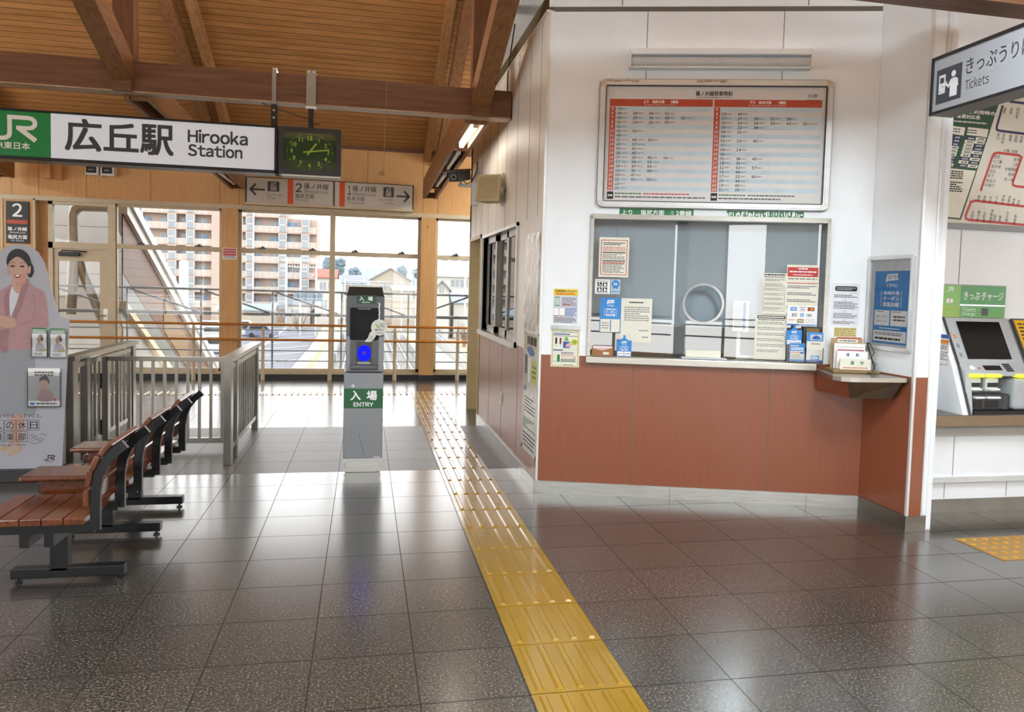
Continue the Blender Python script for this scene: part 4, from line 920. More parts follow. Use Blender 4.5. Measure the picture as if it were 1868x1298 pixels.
# wall lamp (off)
t = thing('wall_lamp', 'long white wall lamp, switched off, above the timetable board', 'lamp', WP(1.21, 3.08))
b = MB(TW); b.box(.58, 1.835, 3.165, 3.205, 0, .10, WHITE, .005); b.box(.58, 1.835, 3.078, 3.09, 0, .075, WHITE, .003); b.box(.58, .592, 3.08, 3.2, 0, .10, WHITE); b.box(1.823, 1.835, 3.08, 3.2, 0, .10, WHITE); b.build('housing', t)
b = MB(TW); b.tube([(.594, 3.128, .045), (1.821, 3.128, .045)], .036, mat('lamp_diffuser_off', '#cfd0d2', .35), 14); b.build('diffuser', t)

# departure board
t = thing('timetable_board', 'large framed departure timetable board in red, white and pale blue', 'timetable', WP(1.19, 2.11))
BA0, BA1, BZ0, BZ1 = .383, 2.003, 2.108, 3.010
b = MB(TW); b.ring(rr(BA0, BA1, BZ0, BZ1, .045), rr(BA0+.042, BA1-.042, BZ0+.042, BZ1-.042, .008), 0, .030, ALU); b.ring(rr(BA0+.012, BA1-.012, BZ0+.012, BZ1-.012, .036), rr(BA0+.030, BA1-.030, BZ0+.030, BZ1-.030, .02), .030, .036, ALU); b.ring(rr(BA0+.040, BA1-.040, BZ0+.040, BZ1-.040, .01), rr(BA0+.046, BA1-.046, BZ0+.046, BZ1-.046, .006), .002, .0312, CHAR); b.ring(rr(BA0-.004, BA1+.004, BZ0-.004, BZ1+.004, .048), rr(BA0+.001, BA1-.001, BZ0+.001, BZ1-.001, .045), 0, .024, DKGREY); b.build('frame', t)  # outer grey ring is a painted shadow edge; the inner one is the gasket
for a in (BA0, BA1):
    for z in (BZ0, BZ1):
        b = MB(TW)
        s1 = 1 if a == BA0 else -1; s2 = 1 if z == BZ0 else -1
        pts = [(a+s1*.052, z), (a+s1*.02, z+s2*.006), (a+s1*.006, z+s2*.02), (a, z+s2*.052), (a+s1*.044, z+s2*.05)]
        b.slab(pts, .0305, .038, STEEL); b.build('corner_cap', t)
b = MB(TW); b.rect(BA0+.03, BA1-.03, BZ0+.03, BZ1-.03, .008, mat('timetable_paper', '#d8d4d2', .35, noise=.01)); sheet = b.build('sheet', t)
b = MB(TW); fa = lambda q: BA0+q*(BA1-BA0); fb = lambda q: BZ1-q*(BZ1-BZ0); D = .009
b.text('篠ノ井線発車時刻', fa(.416), fa(.574), fb(.122), fb(.083), D, INK, .025); b.text('Shinonoi Line Departure Times', fa(.421), fa(.567), fb(.140), fb(.125), D, INK, .008, 2)
b.text('広丘駅', fa(.896), fa(.936), fb(.124), fb(.102), D, INK, .02); b.rect(fa(.894), fa(.936), fb(.131), fb(.129), D, INK2); b.small(fa(.885), fa(.945), fb(.152), fb(.144), 1, D, INK2, .6, 0, 9, 2)
tables = ((.044, .4915, '上り　塩尻方面　　2番線', 'for Shiojiri  Departure from Track No.2', .19, .342, .196, .335,
  {5: '59高尾', 6: '06飯田 29高尾 44中津川 51甲府', 7: '06飯田 25甲府 36上諏訪 49甲府 55中津川', 8: '01塩尻 14飯田 22上諏訪 55高尾', 9: '51高尾', 10: '42中津川 52高尾', 11: '48甲府', 12: '31中津川 44小淵沢 52飯田', 13: '26茅野 37木曽福島', 14: '30塩山 41中津川', 15: '28上諏訪 46中津川', 16: '07小淵沢 29中津川 46飯田 54大月', 17: '17上諏訪 34甲府 53上諏訪', 18: '26富士見 37中津川 54大月', 19: '10茅野 30上松 48甲府', 20: '09塩尻 47茅野', 21: '21小淵沢 43中津川 55飯田', 22: '22甲府', 23: '20上諏訪'}),
 (.498, .957, '下り　松本方面　　1番線', 'for Matsumoto  Departure from Track No.1', .648, .803, .645, .805,
  {5: '', 6: '03松本 40長野', 7: '07松本 27松本 39松本 52長野 58松本', 8: '10松本 19松本 24長野 33松本 42松本 51信濃大町', 9: '05松本 22松本 38松本', 10: '04松本 21松本', 11: '04松本', 12: '01松本 10松本 40松本', 13: '37松本', 14: '09松本 14長野', 15: '06松本', 16: '01松本 36松本 45松本', 17: '18長野 35松本', 18: '11長野 52松本 57松本', 19: '16松本 44松本', 20: '17松本 22松本 50長野', 21: '29松本 46松本', 22: '14松本 42松本', 23: '21松本 29松本'}))
rnd = random.Random(4)
for x0, x1, head, en, h0, h1, e0, e1, rows in tables:
    b.rect(fa(x0), fa(x1), fb(.205), fb(.148), D, REDBR); b.text(head, fa(h0), fa(h1), fb(.181), fb(.156), D+.0006, WHITEINK, .025); b.text(en, fa(e0), fa(e1), fb(.199), fb(.187), D+.0006, WHITEINK, .005, 2)
    for i, hr in enumerate(range(5, 24)):
        q0 = .2085+i*.0346; q1 = q0+.0335
        b.rect(fa(x0), fa(x0+.0265), fb(q1), fb(q0), D, REDBR)
        s_ = str(hr); wq = .0045*len(s_); b.text(s_, fa(x0+.013-wq), fa(x0+.013+wq), fb(q1-.008), fb(q0+.007), D+.0006, WHITEINK, .02, 2)
        if i % 2 == 0: b.rect(fa(x0+.0285), fa(x1), fb(q1), fb(q0), D, PALEBLUE)
        for k, mnt in enumerate(rows[hr].split()):
            xx = x0+.033+k*.0697; b.text(mnt[:2], fa(xx), fa(xx+.0195), fb(q1-.006), fb(q0+.006), D+.0008, INK, .022, 2)
            dest = mnt[2:]+'行'; b.text(dest, fa(xx+.0215), fa(xx+.0215+.0078*min(len(dest), 5)), fb(q1-.0095), fb(q0+.0095), D+.0008, INK2, .0, 2)
    b.rect(fa(x0), fa(x0+.028), fb(.935), fb(.876), D, INK); b.text('記事', fa(x0+.004), fa(x0+.024), fb(.915), fb(.897), D+.0006, WHITEINK, .03)
    b.small(fa(x0+.034), fa(x0+.15), fb(.898), fb(.882), 1, D, GREEN, .6, 0, 9, 3); b.small(fa(x0+.16), fa(x0+.36), fb(.898), fb(.882), 1, D, RED if x0 < .1 else INK2, .6, 0, 14, 4); b.small(fa(x0+.034), fa(x0+(.43 if x0 < .1 else .3)), fb(.925), fb(.908), 1, D, INK2, .6, 0, 18, 5)
b.build('printing', sheet)
for a0, a1 in ((.41, .66), (1.06, 1.27)):
    b = MB(TW); x = a0
    while x < a1: e = x+.02+rnd.random()*.04; b.rect(x, min(e, a1), BZ1-.004-rnd.random()*.006, BZ1-.014-rnd.random()*.01, .0365, mat('tape_residue', '#a79a86', .8)); x = e+.004
    b.build('tape_residue', t)

# green direction strips under the board
b = MB(TW); b.rect(.548, 1.076, 2.050, 2.102, .0012, GREEN); b.text('上り', .563, .640, 2.058, 2.092, .0018, WHITEINK, .02); b.text('塩尻方面', .700, .868, 2.056, 2.094, .0018, WHITEINK, .02); b.text('のりば', .918, .936, 2.058, 2.092, .0018, WHITEINK, .0); b.text('2番線', .952, 1.062, 2.056, 2.094, .0018, WHITEINK, .02)
one(b, 'sticker_strip', 'clean green strip with white lettering under the timetable board', 'sign', WP(.8, 2.05))
b = MB(TW); pts = [(1.309, 2.052)]; r2 = random.Random(9)
b.rect(1.309, 1.845, 2.050, 2.100, .0012, GREEN); x = 1.312
while x < 1.84:
    wq = .004+r2.random()*.010; k = r2.random()*.012-.006; z0 = 2.05+r2.random()*.02; z1 = 2.10-r2.random()*.018; b.poly([(x, z0), (x+wq, z0+.004), (x+wq+k, z1), (x+k, z1-.003)], .0018, WHITEINK); x += wq+.003+r2.random()*.009
one(b, 'sticker_strip', 'peeling green strip with crumbled white flakes under the timetable board', 'sign', WP(1.55, 2.05))

# ticket counter
t = thing('ticket_counter', 'stainless ledge of the ticket window with a rounded front edge', 'counter', WP(1.17, .976))
b = MB(TW); b.box(.340, 1.972, .978, 1.03, .0015, .055, STEEL_MID, .006); b.build('ledge', t)
b = MB(TW); b.box(.36, 2.01, 1.0275, 1.034, -.1, .03, STEEL_DK); b.build('top_sheet', t)
t = thing('coin_tray', 'pale grey coin tray on the ledge under the speaking hole', 'tray', WP(1.19, 1.03))
b = MB(TW); b.box(1.025, 1.345, 1.032, 1.046, -.015, .05, LTGREY, .004); b.box(1.06, 1.31, 1.046, 1.098, -.016, -.008, PAPER_WARM); b.build('tray', t)
# wall shelf in the corner and its apron
t = thing('corner_shelf', 'stainless writing shelf in the corner beside the ticket window', 'shelf', (3.25, 4.7, .95))
b = MB(); c0 = Vector(WP(1.974, 0)); c0 = (c0.x, c0.y)
pt = [c0, WP(1.975, 0, .055)[:2], (3.02, 4.57), (3.035, 4.50), (3.08, 4.462), (3.14, 4.452), (3.488, 4.435), (3.488, 4.90)]
b.slab(list(pt), .962, .990, STEEL_MID); b.build('top', t)
def loft(b, lo, hi, m):
    n = len(lo); b.add(lo+hi, [(i, (i+1) % n, n+(i+1) % n, n+i) for i in range(n)], m); b.add(lo, [tuple(range(n-1, -1, -1))], m)
b = MB(); pl = [WP(1.985, .84, .001), (3.155, 4.575, .84), (3.44, 4.535, .84), (3.488, 4.70, .84), (3.487, 4.90, .84)]; ph = [WP(1.976, .962, .05), (3.08, 4.50, .962), (3.475, 4.475, .962), (3.488, 4.60, .962), (3.487, 4.9, .962)]
vs = pl+ph; b.add(vs, [(0, 1, 6, 5)], BROWN); b.add(vs, [(1, 2, 7, 6)], STEEL_DK); b.add(vs, [(2, 3, 8, 7), (3, 4, 9, 8), (4, 0, 5, 9)], STEEL_DK); b.add(vs, [(4, 3, 2, 1, 0)], STEEL_DK); b.build('apron', t)

# ---- notices on the wall and the glass
def paper(name, a0, a1, z0, z1, lab, d0, body, base=PAPER, thick=.0012, fr=TW, cat='notice', at=None):
    b = MB(fr); b.box(a0, a1, z0, z1, d0, d0+thick, base); D = d0+thick+.0005
    body(b, lambda u: a0+u*(a1-a0), lambda v: z1-v*(z1-z0), D)
    o = one(b, name, lab, cat, at or tuple(fr @ Vector(((a0+a1)/2, z0, d0)))); return o
def n_yellow(b, X, Z, D):
    b.rect(X(0), X(1), Z(.19), Z(0), D, YELLOW); b.small(X(.06), X(.5), Z(.08), Z(.04), 1, D+.0004, INK, .8, 0, 5, 2); b.small(X(.55), X(.95), Z(.08), Z(.04), 1, D+.0004, INK2, .6, 0, 5, 3); b.small(X(.1), X(.9), Z(.17), Z(.1), 2, D+.0004, RED, .6, .3, 5, 4)
    b.rect(X(.03), X(.28), Z(.5), Z(.22), D, mat('pale_green_ink', '#b9c9c0', .5)); b.rect(X(.06), X(.26), Z(.255), Z(.235), D+.0004, GREEN); b.rect(X(.06), X(.26), Z(.49), Z(.47), D+.0004, GREEN)
    b.small(X(.35), X(.95), Z(.5), Z(.24), 6, D, INK2, .45, .4, 6, 5); b.small(X(.4), X(.7), Z(.47), Z(.42), 1, D+.0003, RED, .6, 0, 3, 5)
    for u in (.02, .26): b.rect(X(u), X(u+.2), Z(.77), Z(.56), D, WHITEINK); b.rect(X(u), X(u+.2), Z(.79), Z(.775), D, INK)
    b.small(X(.5), X(.97), Z(.8), Z(.54), 7, D, BLUE2, .5, .3, 6, 6); b.small(X(.04), X(.96), Z(.98), Z(.82), 4, D, INK2, .5, .3, 8, 7); b.small(X(.05), X(.55), Z(.86), Z(.82), 1, D+.0003, RED, .5, 0, 5, 8)
paper('notice', .092, .268, 1.258, 1.510, 'wrinkled notice with a yellow heading on the white wall', .001, n_yellow, mat('lavender_paper', '#c9ccd8', .45))
def n_suica(b, X, Z, D):
    fr = [(X(.05), Z(.03)), (X(.95), Z(.03)), (X(.95), Z(.97)), (X(.05), Z(.97))]; b.line(fr, .006, D, mat('olive_ink', '#c0b84e', .5), True)
    b.text('Suicaご利用のお知らせ', X(.1), X(.9), Z(.105), Z(.06), D, INK, .01, 2); b.rect(X(.08), X(.65), Z(.155), Z(.125), D, BLUE2); b.small(X(.08), X(.92), Z(.2), Z(.17), 1, D, INK2, .5, 0, 12, 3)
    for u in (.13, .28): b.rect(X(u), X(u+.09), Z(.5), Z(.22), D, WHITEINK); b.rect(X(u+.01), X(u+.08), Z(.4), Z(.23), D+.0004, INK if u < .2 else mat('maroon_ink', '#7a3a2c', .5)); b.rect(X(u+.015), X(u+.075), Z(.48), Z(.41), D+.0004, LTGREY)
    b.rect(X(.42), X(.66), Z(.5), Z(.33), D, BLUE2); b.poly([(X(.46), Z(.31)), (X(.62), Z(.31)), (X(.56), Z(.2)), (X(.48), Z(.22))], D, mat('leaf_green_ink', '#6aa84f', .5)); b.poly(smooth2([(X(.5), Z(.45)), (X(.62), Z(.36)), (X(.74), Z(.4)), (X(.66), Z(.47))], 4), D+.0004, PINK)
    b.disc(X(.82), Z(.34), .026, D, mat('chartreuse_ink', '#c9c83a', .5), 20, .022); b.small(X(.76), X(.88), Z(.38), Z(.3), 3, D+.0005, GREEN, .5, .2, 3, 4)
    b.rect(X(.08), X(.42), Z(.575), Z(.545), D, BLUE2); b.rect(X(.08), X(.92), Z(.535), Z(.53), D, mat('olive_ink', '#c0b84e', .5))
    b.rect(X(.22), X(.32), Z(.86), Z(.68), D, GREEN)
    for k in range(11): b.rect(X(.36+.047*k), X(.385+.047*k), Z(.86), Z(.78 if k < 10 else .73), D, DKGREEN)
    b.rect(X(.1), X(.92), Z(.868), Z(.858), D, GREEN); b.small(X(.36), X(.8), Z(.68), Z(.6), 2, D, INK2, .5, .4, 6, 5); b.small(X(.36), X(.9), Z(.74), Z(.69), 2, D, RED, .4, .2, 7, 6); b.small(X(.45), X(.8), Z(.96), Z(.93), 1, D, INK, .5, 0, 8, 7)
paper('notice', .084, .292, .940, 1.218, 'cream notice with a bar chart taped across the wall and brown panel', .001, n_suica, PAPER_WARM)
b = MB(TW); b.box(.075, .297, 1.205, 1.245, .0045, .005, CLEAR); one(b, 'tape', 'strip of clear tape along the top of the bar chart notice', 'tape', WP(.18, 1.21, .002))
GD = -.0192
def n_redframe(b, X, Z, D):
    b.line([(X(.07), Z(.07)), (X(.93), Z(.07)), (X(.93), Z(.94)), (X(.07), Z(.94))], .005, D, RED, True); b.small(X(.14), X(.86), Z(.2), Z(.12), 2, D, INK, .55, .3, 8, 2); b.small(X(.12), X(.88), Z(.35), Z(.23), 4, D, RED, .45, .2, 8, 3)
    for v in (.37, .58): b.rect(X(.12), X(.88), Z(v+.025), Z(v), D, INK)
    b.small(X(.12), X(.86), Z(.56), Z(.41), 5, D, INK2, .45, .5, 7, 4); b.small(X(.12), X(.86), Z(.9), Z(.62), 8, D, INK2, .45, .6, 7, 5); b.small(X(.12), X(.86), Z(.67), Z(.62), 1, D+.0003, RED, .5, .1, 7, 6)
paper('notice', .412, .628, 1.606, 1.893, 'cream notice with a red border behind the ticket glass', GD, n_redframe, PAPER_WARM)
def n_pict(b, X, Z, D):
    b.small(X(.08), X(.92), Z(.15), Z(.08), 1, D, INK2, .5, 0, 10, 2); b.small(X(.08), X(.92), Z(.95), Z(.88), 1, D, INK, .5, 0, 10, 3)
    for i in range(2):
        for j in range(2):
            x0, x1, z0, z1 = X(.15+.36*i), X(.45+.36*i), Z(.5+.35*j), Z(.2+.35*j); b.rect(x0, x1, z0, z1, D, INK); cx = (x0+x1)/2; h = z1-z0
            b.disc(cx-.002, z1-.2*h, .0045, D+.0004, WHITEINK, 10)
            if (i, j) == (0, 0): b.line([(cx-.002, z1-.3*h), (cx-.002, z0+.4*h), (cx+.008, z0+.4*h), (cx+.012, z0+.2*h)], .004, D+.0004, WHITEINK); b.line([(cx-.006+.010*math.cos(q*.5+2.2), z0+.33*h+.010*math.sin(q*.5+2.2)) for q in range(9)], .0025, D+.0004, WHITEINK)
            else: b.poly([(cx-.008, z0+.55*h), (cx+.006, z1-.32*h), (cx+.008, z0+.15*h), (cx-.006, z0+.12*h)], D+.0004, WHITEINK); b.line([(cx+.006, z0+.6*h), (cx+.013, z0+.3*h)], .003, D+.0004, WHITEINK)
paper('notice', .390, .500, 1.481, 1.588, 'small square notice with four black pictograms on the ticket glass', GD, n_pict)
def n_badge(b, X, Z, D):
    n = 28; b.poly([(X(.5)+(.028+.002*(k % 2))*math.cos(2*math.pi*k/n), Z(.32)+(.028+.002*(k % 2))*math.sin(2*math.pi*k/n)) for k in range(n)], D, BLUE); b.poly([(X(.25), Z(.5)), (X(.2), Z(.68)), (X(.5), Z(.6)), (X(.8), Z(.68)), (X(.75), Z(.5))], D, BLUE)
    b.small(X(.3), X(.7), Z(.42), Z(.22), 2, D+.0005, WHITEINK, .6, 0, 3, 2); b.small(X(.1), X(.9), Z(.92), Z(.76), 2, D, BLUE, .6, .1, 6, 3)
paper('notice', .506, .572, 1.484, 1.590, 'pale notice with a round blue rosette badge on the ticket glass', GD, n_badge, mat('pale_blue_paper', '#b9ccd6', .5))
BLUEP = mat('blue_poster', '#2f86cf', .4, noise=.02)
def goto(b, X, Z, D, full=True):
    w_ = X(1)-X(0); h_ = Z(0)-Z(1)
    b.poly([(X(.33), Z(.105)), (X(.36), Z(.045)), (X(.66), Z(.035)), (X(.655), Z(.10)), (X(.70), Z(.115)), (X(.64), Z(.125)), (X(.38), Z(.135)), (X(.33), Z(.165))], D, WHITEINK)
    b.text('GOTO', X(.38), X(.63), Z(.112), Z(.060), D+.0005, BLUE2, .03, 3)
    b.text('トラベル', X(.36), X(.65), Z(.225), Z(.17), D, WHITEINK, .025, 3)
    b.text('地域共通', X(.27), X(.73), Z(.325), Z(.275), D, WHITEINK, .02, 3); b.text('クーポン', X(.27), X(.73), Z(.405), Z(.345), D, WHITEINK, .03, 3); b.text('取扱店舗', X(.27), X(.73), Z(.49), Z(.425), D, WHITEINK, .03, 3)
    for u in (.21, .79): b.line([(X(u), Z(.27)), (X(u), Z(.49))], .012*w_, D, WHITEINK)
def goto_full(b, X, Z, D):
    goto(b, X, Z, D)
    b.rect(X(.04), X(.48), Z(.75), Z(.54), D, WHITEINK); b.rect(X(.52), X(.98), Z(.75), Z(.54), D, WHITEINK)
    b.small(X(.08), X(.3), Z(.565), Z(.55), 1, D+.0004, INK2, .6, 0, 4, 2); b.small(X(.56), X(.8), Z(.565), Z(.55), 1, D+.0004, INK2, .6, 0, 4, 3)
    b.text('紙クーポン', X(.1), X(.42), Z(.645), Z(.615), D+.0004, INK, .0, 2); b.text('電子クーポン', X(.1), X(.44), Z(.705), Z(.675), D+.0004, INK, .0, 2)
    b.small(X(.6), X(.92), Z(.69), Z(.6), 2, D+.0004, INK, .45, .3, 3, 6)
    b.rect(X(.03), X(.97), Z(.97), Z(.82), D, WHITEINK); b.small(X(.07), X(.93), Z(.885), Z(.84), 2, D+.0004, INK2, .5, .2, 9, 4); b.small(X(.08), X(.82), Z(.95), Z(.91), 1, D+.0004, INK, .7, 0, 8, 5); b.small(X(.2), X(.8), Z(.80), Z(.775), 1, D, WHITEINK, .5, 0, 9, 6)
def goto_small(b, X, Z, D):
    Z2 = lambda v: Z(v*1.05+.02); goto(b, X, Z2, D); b.rect(X(.04), X(.96), Z(1), Z(.62), D, PAPER_WARM); b.rect(X(.5), X(.55), Z(.97), Z(.64), D+.0004, BLUE); b.small(X(.1), X(.45), Z(.92), Z(.7), 3, D+.0004, INK2, .3, .3, 3, 4)
paper('poster', .432, .585, 1.205, 1.455, 'blue coupon poster beside the memo behind the ticket glass', GD, goto_small, BLUEP, cat='poster')
def n_memo(b, X, Z, D):
    b.small(X(.25), X(.72), Z(.12), Z(.06), 1, D, INK, .5, 0, 8, 2); b.small(X(.1), X(.92), Z(.52), Z(.18), 7, D, INK2, .35, .4, 9, 3); b.small(X(.6), X(.9), Z(.75), Z(.71), 1, D, INK2, .5, 0, 4, 4); b.small(X(.7), X(.92), Z(.9), Z(.86), 1, D, INK2, .5, 0, 3, 5)
paper('notice', .586, .808, 1.137, 1.455, 'cream memo sheet beside the blue coupon poster on the glass', GD, n_memo, PAPER_WARM)
def n_red(b, X, Z, D):
    b.rect(X(.02), X(.98), Z(.2), Z(.04), D, RED); b.small(X(.35), X(.65), Z(.08), Z(.05), 1, D+.0004, WHITEINK, .7, 0, 4, 2); b.small(X(.08), X(.92), Z(.13), Z(.1), 1, D+.0004, WHITEINK, .7, 0, 7, 3); b.small(X(.2), X(.8), Z(.18), Z(.155), 1, D+.0004, WHITEINK, .5, 0, 7, 4)
    b.rect(X(.02), X(.98), Z(.315), Z(.302), D, RED); b.small(X(.05), X(.95), Z(.25), Z(.22), 1, D, INK2, .5, 0, 5, 7)
    for k in range(5): b.small(X(.04), X(.94), Z(.40+.115*k), Z(.345+.115*k), 2, D, INK2, .5, .3, 11, 8+k)
paper('notice', 1.752, 1.974, 1.305, 1.727, 'grey notice with a red heading band on the ticket glass', GD, n_red, PAPER_WARM)
def n_long(b, X, Z, D):
    b.small(X(.05), X(.95), Z(.06), Z(.02), 1, D, INK, .8, 0, 9, 2); b.rect(X(.05), X(.92), Z(.1), Z(.085), D, INK); b.line([(X(.05), Z(.33)), (X(.95), Z(.33)), (X(.95), Z(.92)), (X(.05), Z(.92))], .002, D, INK2, True)
    for k in range(7): b.small(X(.09), X(.91), Z(.2+.115*k), Z(.13+.115*k), 3, D, INK2, .4, .35, 10, 3+k)
paper('notice', 1.586, 1.752, 1.370, 1.664, 'grey notice with a thin box of small print next to the red headed one', GD+.0004, n_long, PAPER_WARM)
def n_low(b, X, Z, D):
    b.rect(X(.06), X(.94), Z(.085), Z(.02), D, INK); b.small(X(.09), X(.91), Z(.075), Z(.03), 1, D+.0004, PAPER_WARM, .6, 0, 12, 2); b.small(X(.1), X(.9), Z(.125), Z(.1), 1, D, INK, .7, 0, 9, 3)
    for k in range(6): b.small(X(.08), X(.92), Z(.22+.125*k), Z(.15+.125*k), 2, D, INK2, .35, .35, 8, 4+k)
paper('notice', 1.545, 1.768, 1.045, 1.366, 'creased grey notice with a black heading strip low on the ticket glass', GD, n_low, PAPER_WARM)
def n_cards(b, X, Z, D):
    b.rect(X(0), X(.4), Z(1), Z(.93), D, BLUE2); b.rect(X(.4), X(1), Z(.99), Z(.94), D, BLUE)
    b.rect(X(.1), X(.32), Z(.26), Z(.08), D, BLUE); b.text('VIEW', X(.12), X(.3), Z(.21), Z(.12), D+.0004, WHITEINK, .03, 2)
    b.rect(X(.40), X(.61), Z(.09), Z(.07), D, INK); b.text('VISA', X(.43), X(.58), Z(.23), Z(.14), D, BLUE2, .04, 2); b.rect(X(.4), X(.61), Z(.275), Z(.26), D, ORANGE)
    b.rect(X(.68), X(.90), Z(.26), Z(.07), D, mat('dark_maroon_ink', '#5e2018', .5)); b.disc(X(.75), Z(.165), .011, D+.0004, RED, 14); b.disc(X(.82), Z(.165), .011, D+.0005, mat('amber_ink', '#e0892a', .5), 14)
    for k, c in enumerate((BLUE2, RED, GREEN)): b.rect(X(.16+.06*k), X(.21+.06*k), Z(.55), Z(.4), D, c)
    b.text('JCB', X(.165), X(.335), Z(.51), Z(.44), D+.0004, WHITEINK, .04, 2); b.rect(X(.43), X(.56), Z(.56), Z(.39), D, BLUE); b.small(X(.44), X(.55), Z(.54), Z(.42), 2, D+.0004, WHITEINK, .5, 0, 3, 2); b.rect(X(.64), X(.84), Z(.55), Z(.4), D, LTGREY); b.disc(X(.74), Z(.475), .008, D+.0004, MIDGREY, 12)
    b.small(X(.06), X(.26), Z(.75), Z(.7), 1, D, RED, .7, 0, 4, 3); b.rect(X(.34), X(.56), Z(.87), Z(.68), D, mat('ochre_ink', '#9a7a34', .5)); b.small(X(.37), X(.53), Z(.81), Z(.74), 1, D+.0004, WHITEINK, .8, 0, 4, 2); b.line([(X(.63), Z(.68)), (X(.94), Z(.68)), (X(.94), Z(.86)), (X(.63), Z(.86))], .0015, D, INK2, True); b.line([(X(.68), Z(.8)), (X(.78), Z(.74)), (X(.9), Z(.8))], .002, D, INK2)
paper('notice', 1.766, 1.974, 1.296, 1.437, 'white board of payment card logos on the ticket glass', GD+.003, n_cards)
def n_whlam(b, X, Z, D):
    b.slab(rr(X(.1), X(.9), Z(.185), Z(.07), .012), D, D+.0004, INK); b.small(X(.16), X(.84), Z(.165), Z(.09), 2, D+.0009, LTGREY, .4, .3, 8, 2)
    b.small(X(.62), X(.92), Z(.235), Z(.22), 1, D, INK2, .5, 0, 5, 9)
    for v0, v1, n in ((.26, .34, 2), (.38, .40, 1), (.42, .6, 5), (.65, .67, 1), (.69, .82, 4), (.85, .87, 1), (.88, .95, 3)): b.small(X(.08 if n > 1 else .45), X(.93 if n > 1 else .55), Z(v1), Z(v0), n, D, INK2, .5, .3, 10, int(v0*100))
b_ = paper('notice', 2.066, 2.256, 1.300, 1.605, 'laminated white notice with a black title pill on the wall beside the window', .001, n_whlam, mat('laminated_white', '#e4e4ea', .25))
def n_scene(b, X, Z, D): b.rect(X(.05), X(.6), Z(.6), Z(.1), D, LTGREY); b.rect(X(.62), X(.8), Z(.95), Z(.05), D, BLUE2); b.small(X(.1), X(.55), Z(.9), Z(.65), 3, D, INK2, .5, .2, 5, 4)
paper('notice', 1.392, 1.505, 1.240, 1.460, 'small grey and blue sheet behind the glass beside the speaking hole', GD-.03, n_scene, PAPER_WARM)

# office items just inside the glass
b = MB(TW); b.ring(rr(1.44, 1.60, 1.03, 1.255, .006), rr(1.465, 1.575, 1.06, 1.23, .004), -.16, -.125, PAPER); b.box(1.46, 1.58, 1.055, 1.235, -.155, -.145, DKGREY)
one(b, 'monitor', 'small screen with a pale frame standing inside the ticket office', 'monitor', WP(1.5, 1.03, -.14))

# things standing on the ledge
def leaflet_stand(name, a0, a1, z0, z1, lab, body, base, d0=.004, d1=.05, cat='leaflet stand'):
    t = thing(name, lab, cat, WP((a0+a1)/2, z0, .03))
    b = MB(TW); b.box(a0, a1, z0, z0+.006, d0, d1, CLEAR); b.box(a0, a1, z0, z0+.45*(z1-z0), d1-.002, d1, CLEAR); b.box(a0, a0+.002, z0, z0+.5*(z1-z0), d0, d1, CLEAR); b.box(a1-.002, a1, z0, z0+.5*(z1-z0), d0, d1, CLEAR); b.box(a0, a1, z0, z1-.01, d0, d0+.002, CLEAR); b.build('clear_holder', t)
    paper('leaflet', a0+.004, a1-.004, z0+.008, z1, lab.split(' in ')[0]+' tucked in its clear stand', d0+.012, body, base, d1-d0-.018, cat='leaflet')
def tag_stand(b, X, Z, D):
    goto(b, X, lambda v: Z(v*1.3), D); b.rect(X(.05), X(.48), Z(.97), Z(.7), D, WHITEINK); b.rect(X(.52), X(.95), Z(.97), Z(.7), D, WHITEINK); b.small(X(.1), X(.44), Z(.87), Z(.78), 2, D+.0004, INK2, .4, .2, 3, 2); b.small(X(.6), X(.9), Z(.87), Z(.8), 1, D+.0004, INK, .7, 0, 2, 3)
for i, (a0, a1, z0, z1, lab) in enumerate(((.562, .668, 1.034, 1.150, 'small blue coupon tag standing on the ledge beside the brown box'), (1.760, 1.868, 1.16, 1.262, 'blue coupon tag standing behind the blue leaflet'))):
    b = MB(TW); b.box(a0, a1, z0, z1, .012, .016, BLUEP); c = (a0+a1)/2; b.slab([(c-.03, z1), (c+.03, z1), (c+.008, z1+.018), (c+.008, z1+.038), (c-.008, z1+.038), (c-.008, z1+.018)], .012, .016, BLUEP); 
    if z0 > 1.1: b.box(a0+.01, a1-.01, 1.034, z0, .004, .012, MIDGREY)
    tag_stand(b, lambda u: a0+u*(a1-a0), lambda v: z1-v*(z1-z0), .0165); one(b, 'coupon_tag', lab, 'sign', WP(c, 1.034, .014))
t = thing('form_box', 'brown cardboard box of slips on the ledge at the window corner', 'box', WP(.456, 1.034, .02))
KRAFT = mat('kraft_board', '#9a6c44', .7, noise=.08)
b = MB(TW); b.slab([(.382, 1.034), (.536, 1.034), (.536, 1.088), (.52, 1.092), (.46, 1.072), (.40, 1.085), (.382, 1.09)], .045, .048, KRAFT); b.box(.382, .536, 1.034, 1.1, .004, .007, KRAFT); b.box(.382, .385, 1.034, 1.095, .004, .048, KRAFT); b.box(.533, .536, 1.034, 1.09, .004, .048, KRAFT); b.slab(rr(.463, .506, 1.045, 1.063, .006), .048, .0484, PAPER_WARM); b.build('box', t)
b = MB(TW)
for k in range(5): b.box(.39, .528, 1.036, 1.105-.004*k, .010+.006*k, .012+.006*k, PAPER if k % 2 else PINK)
b.build('slips', t)
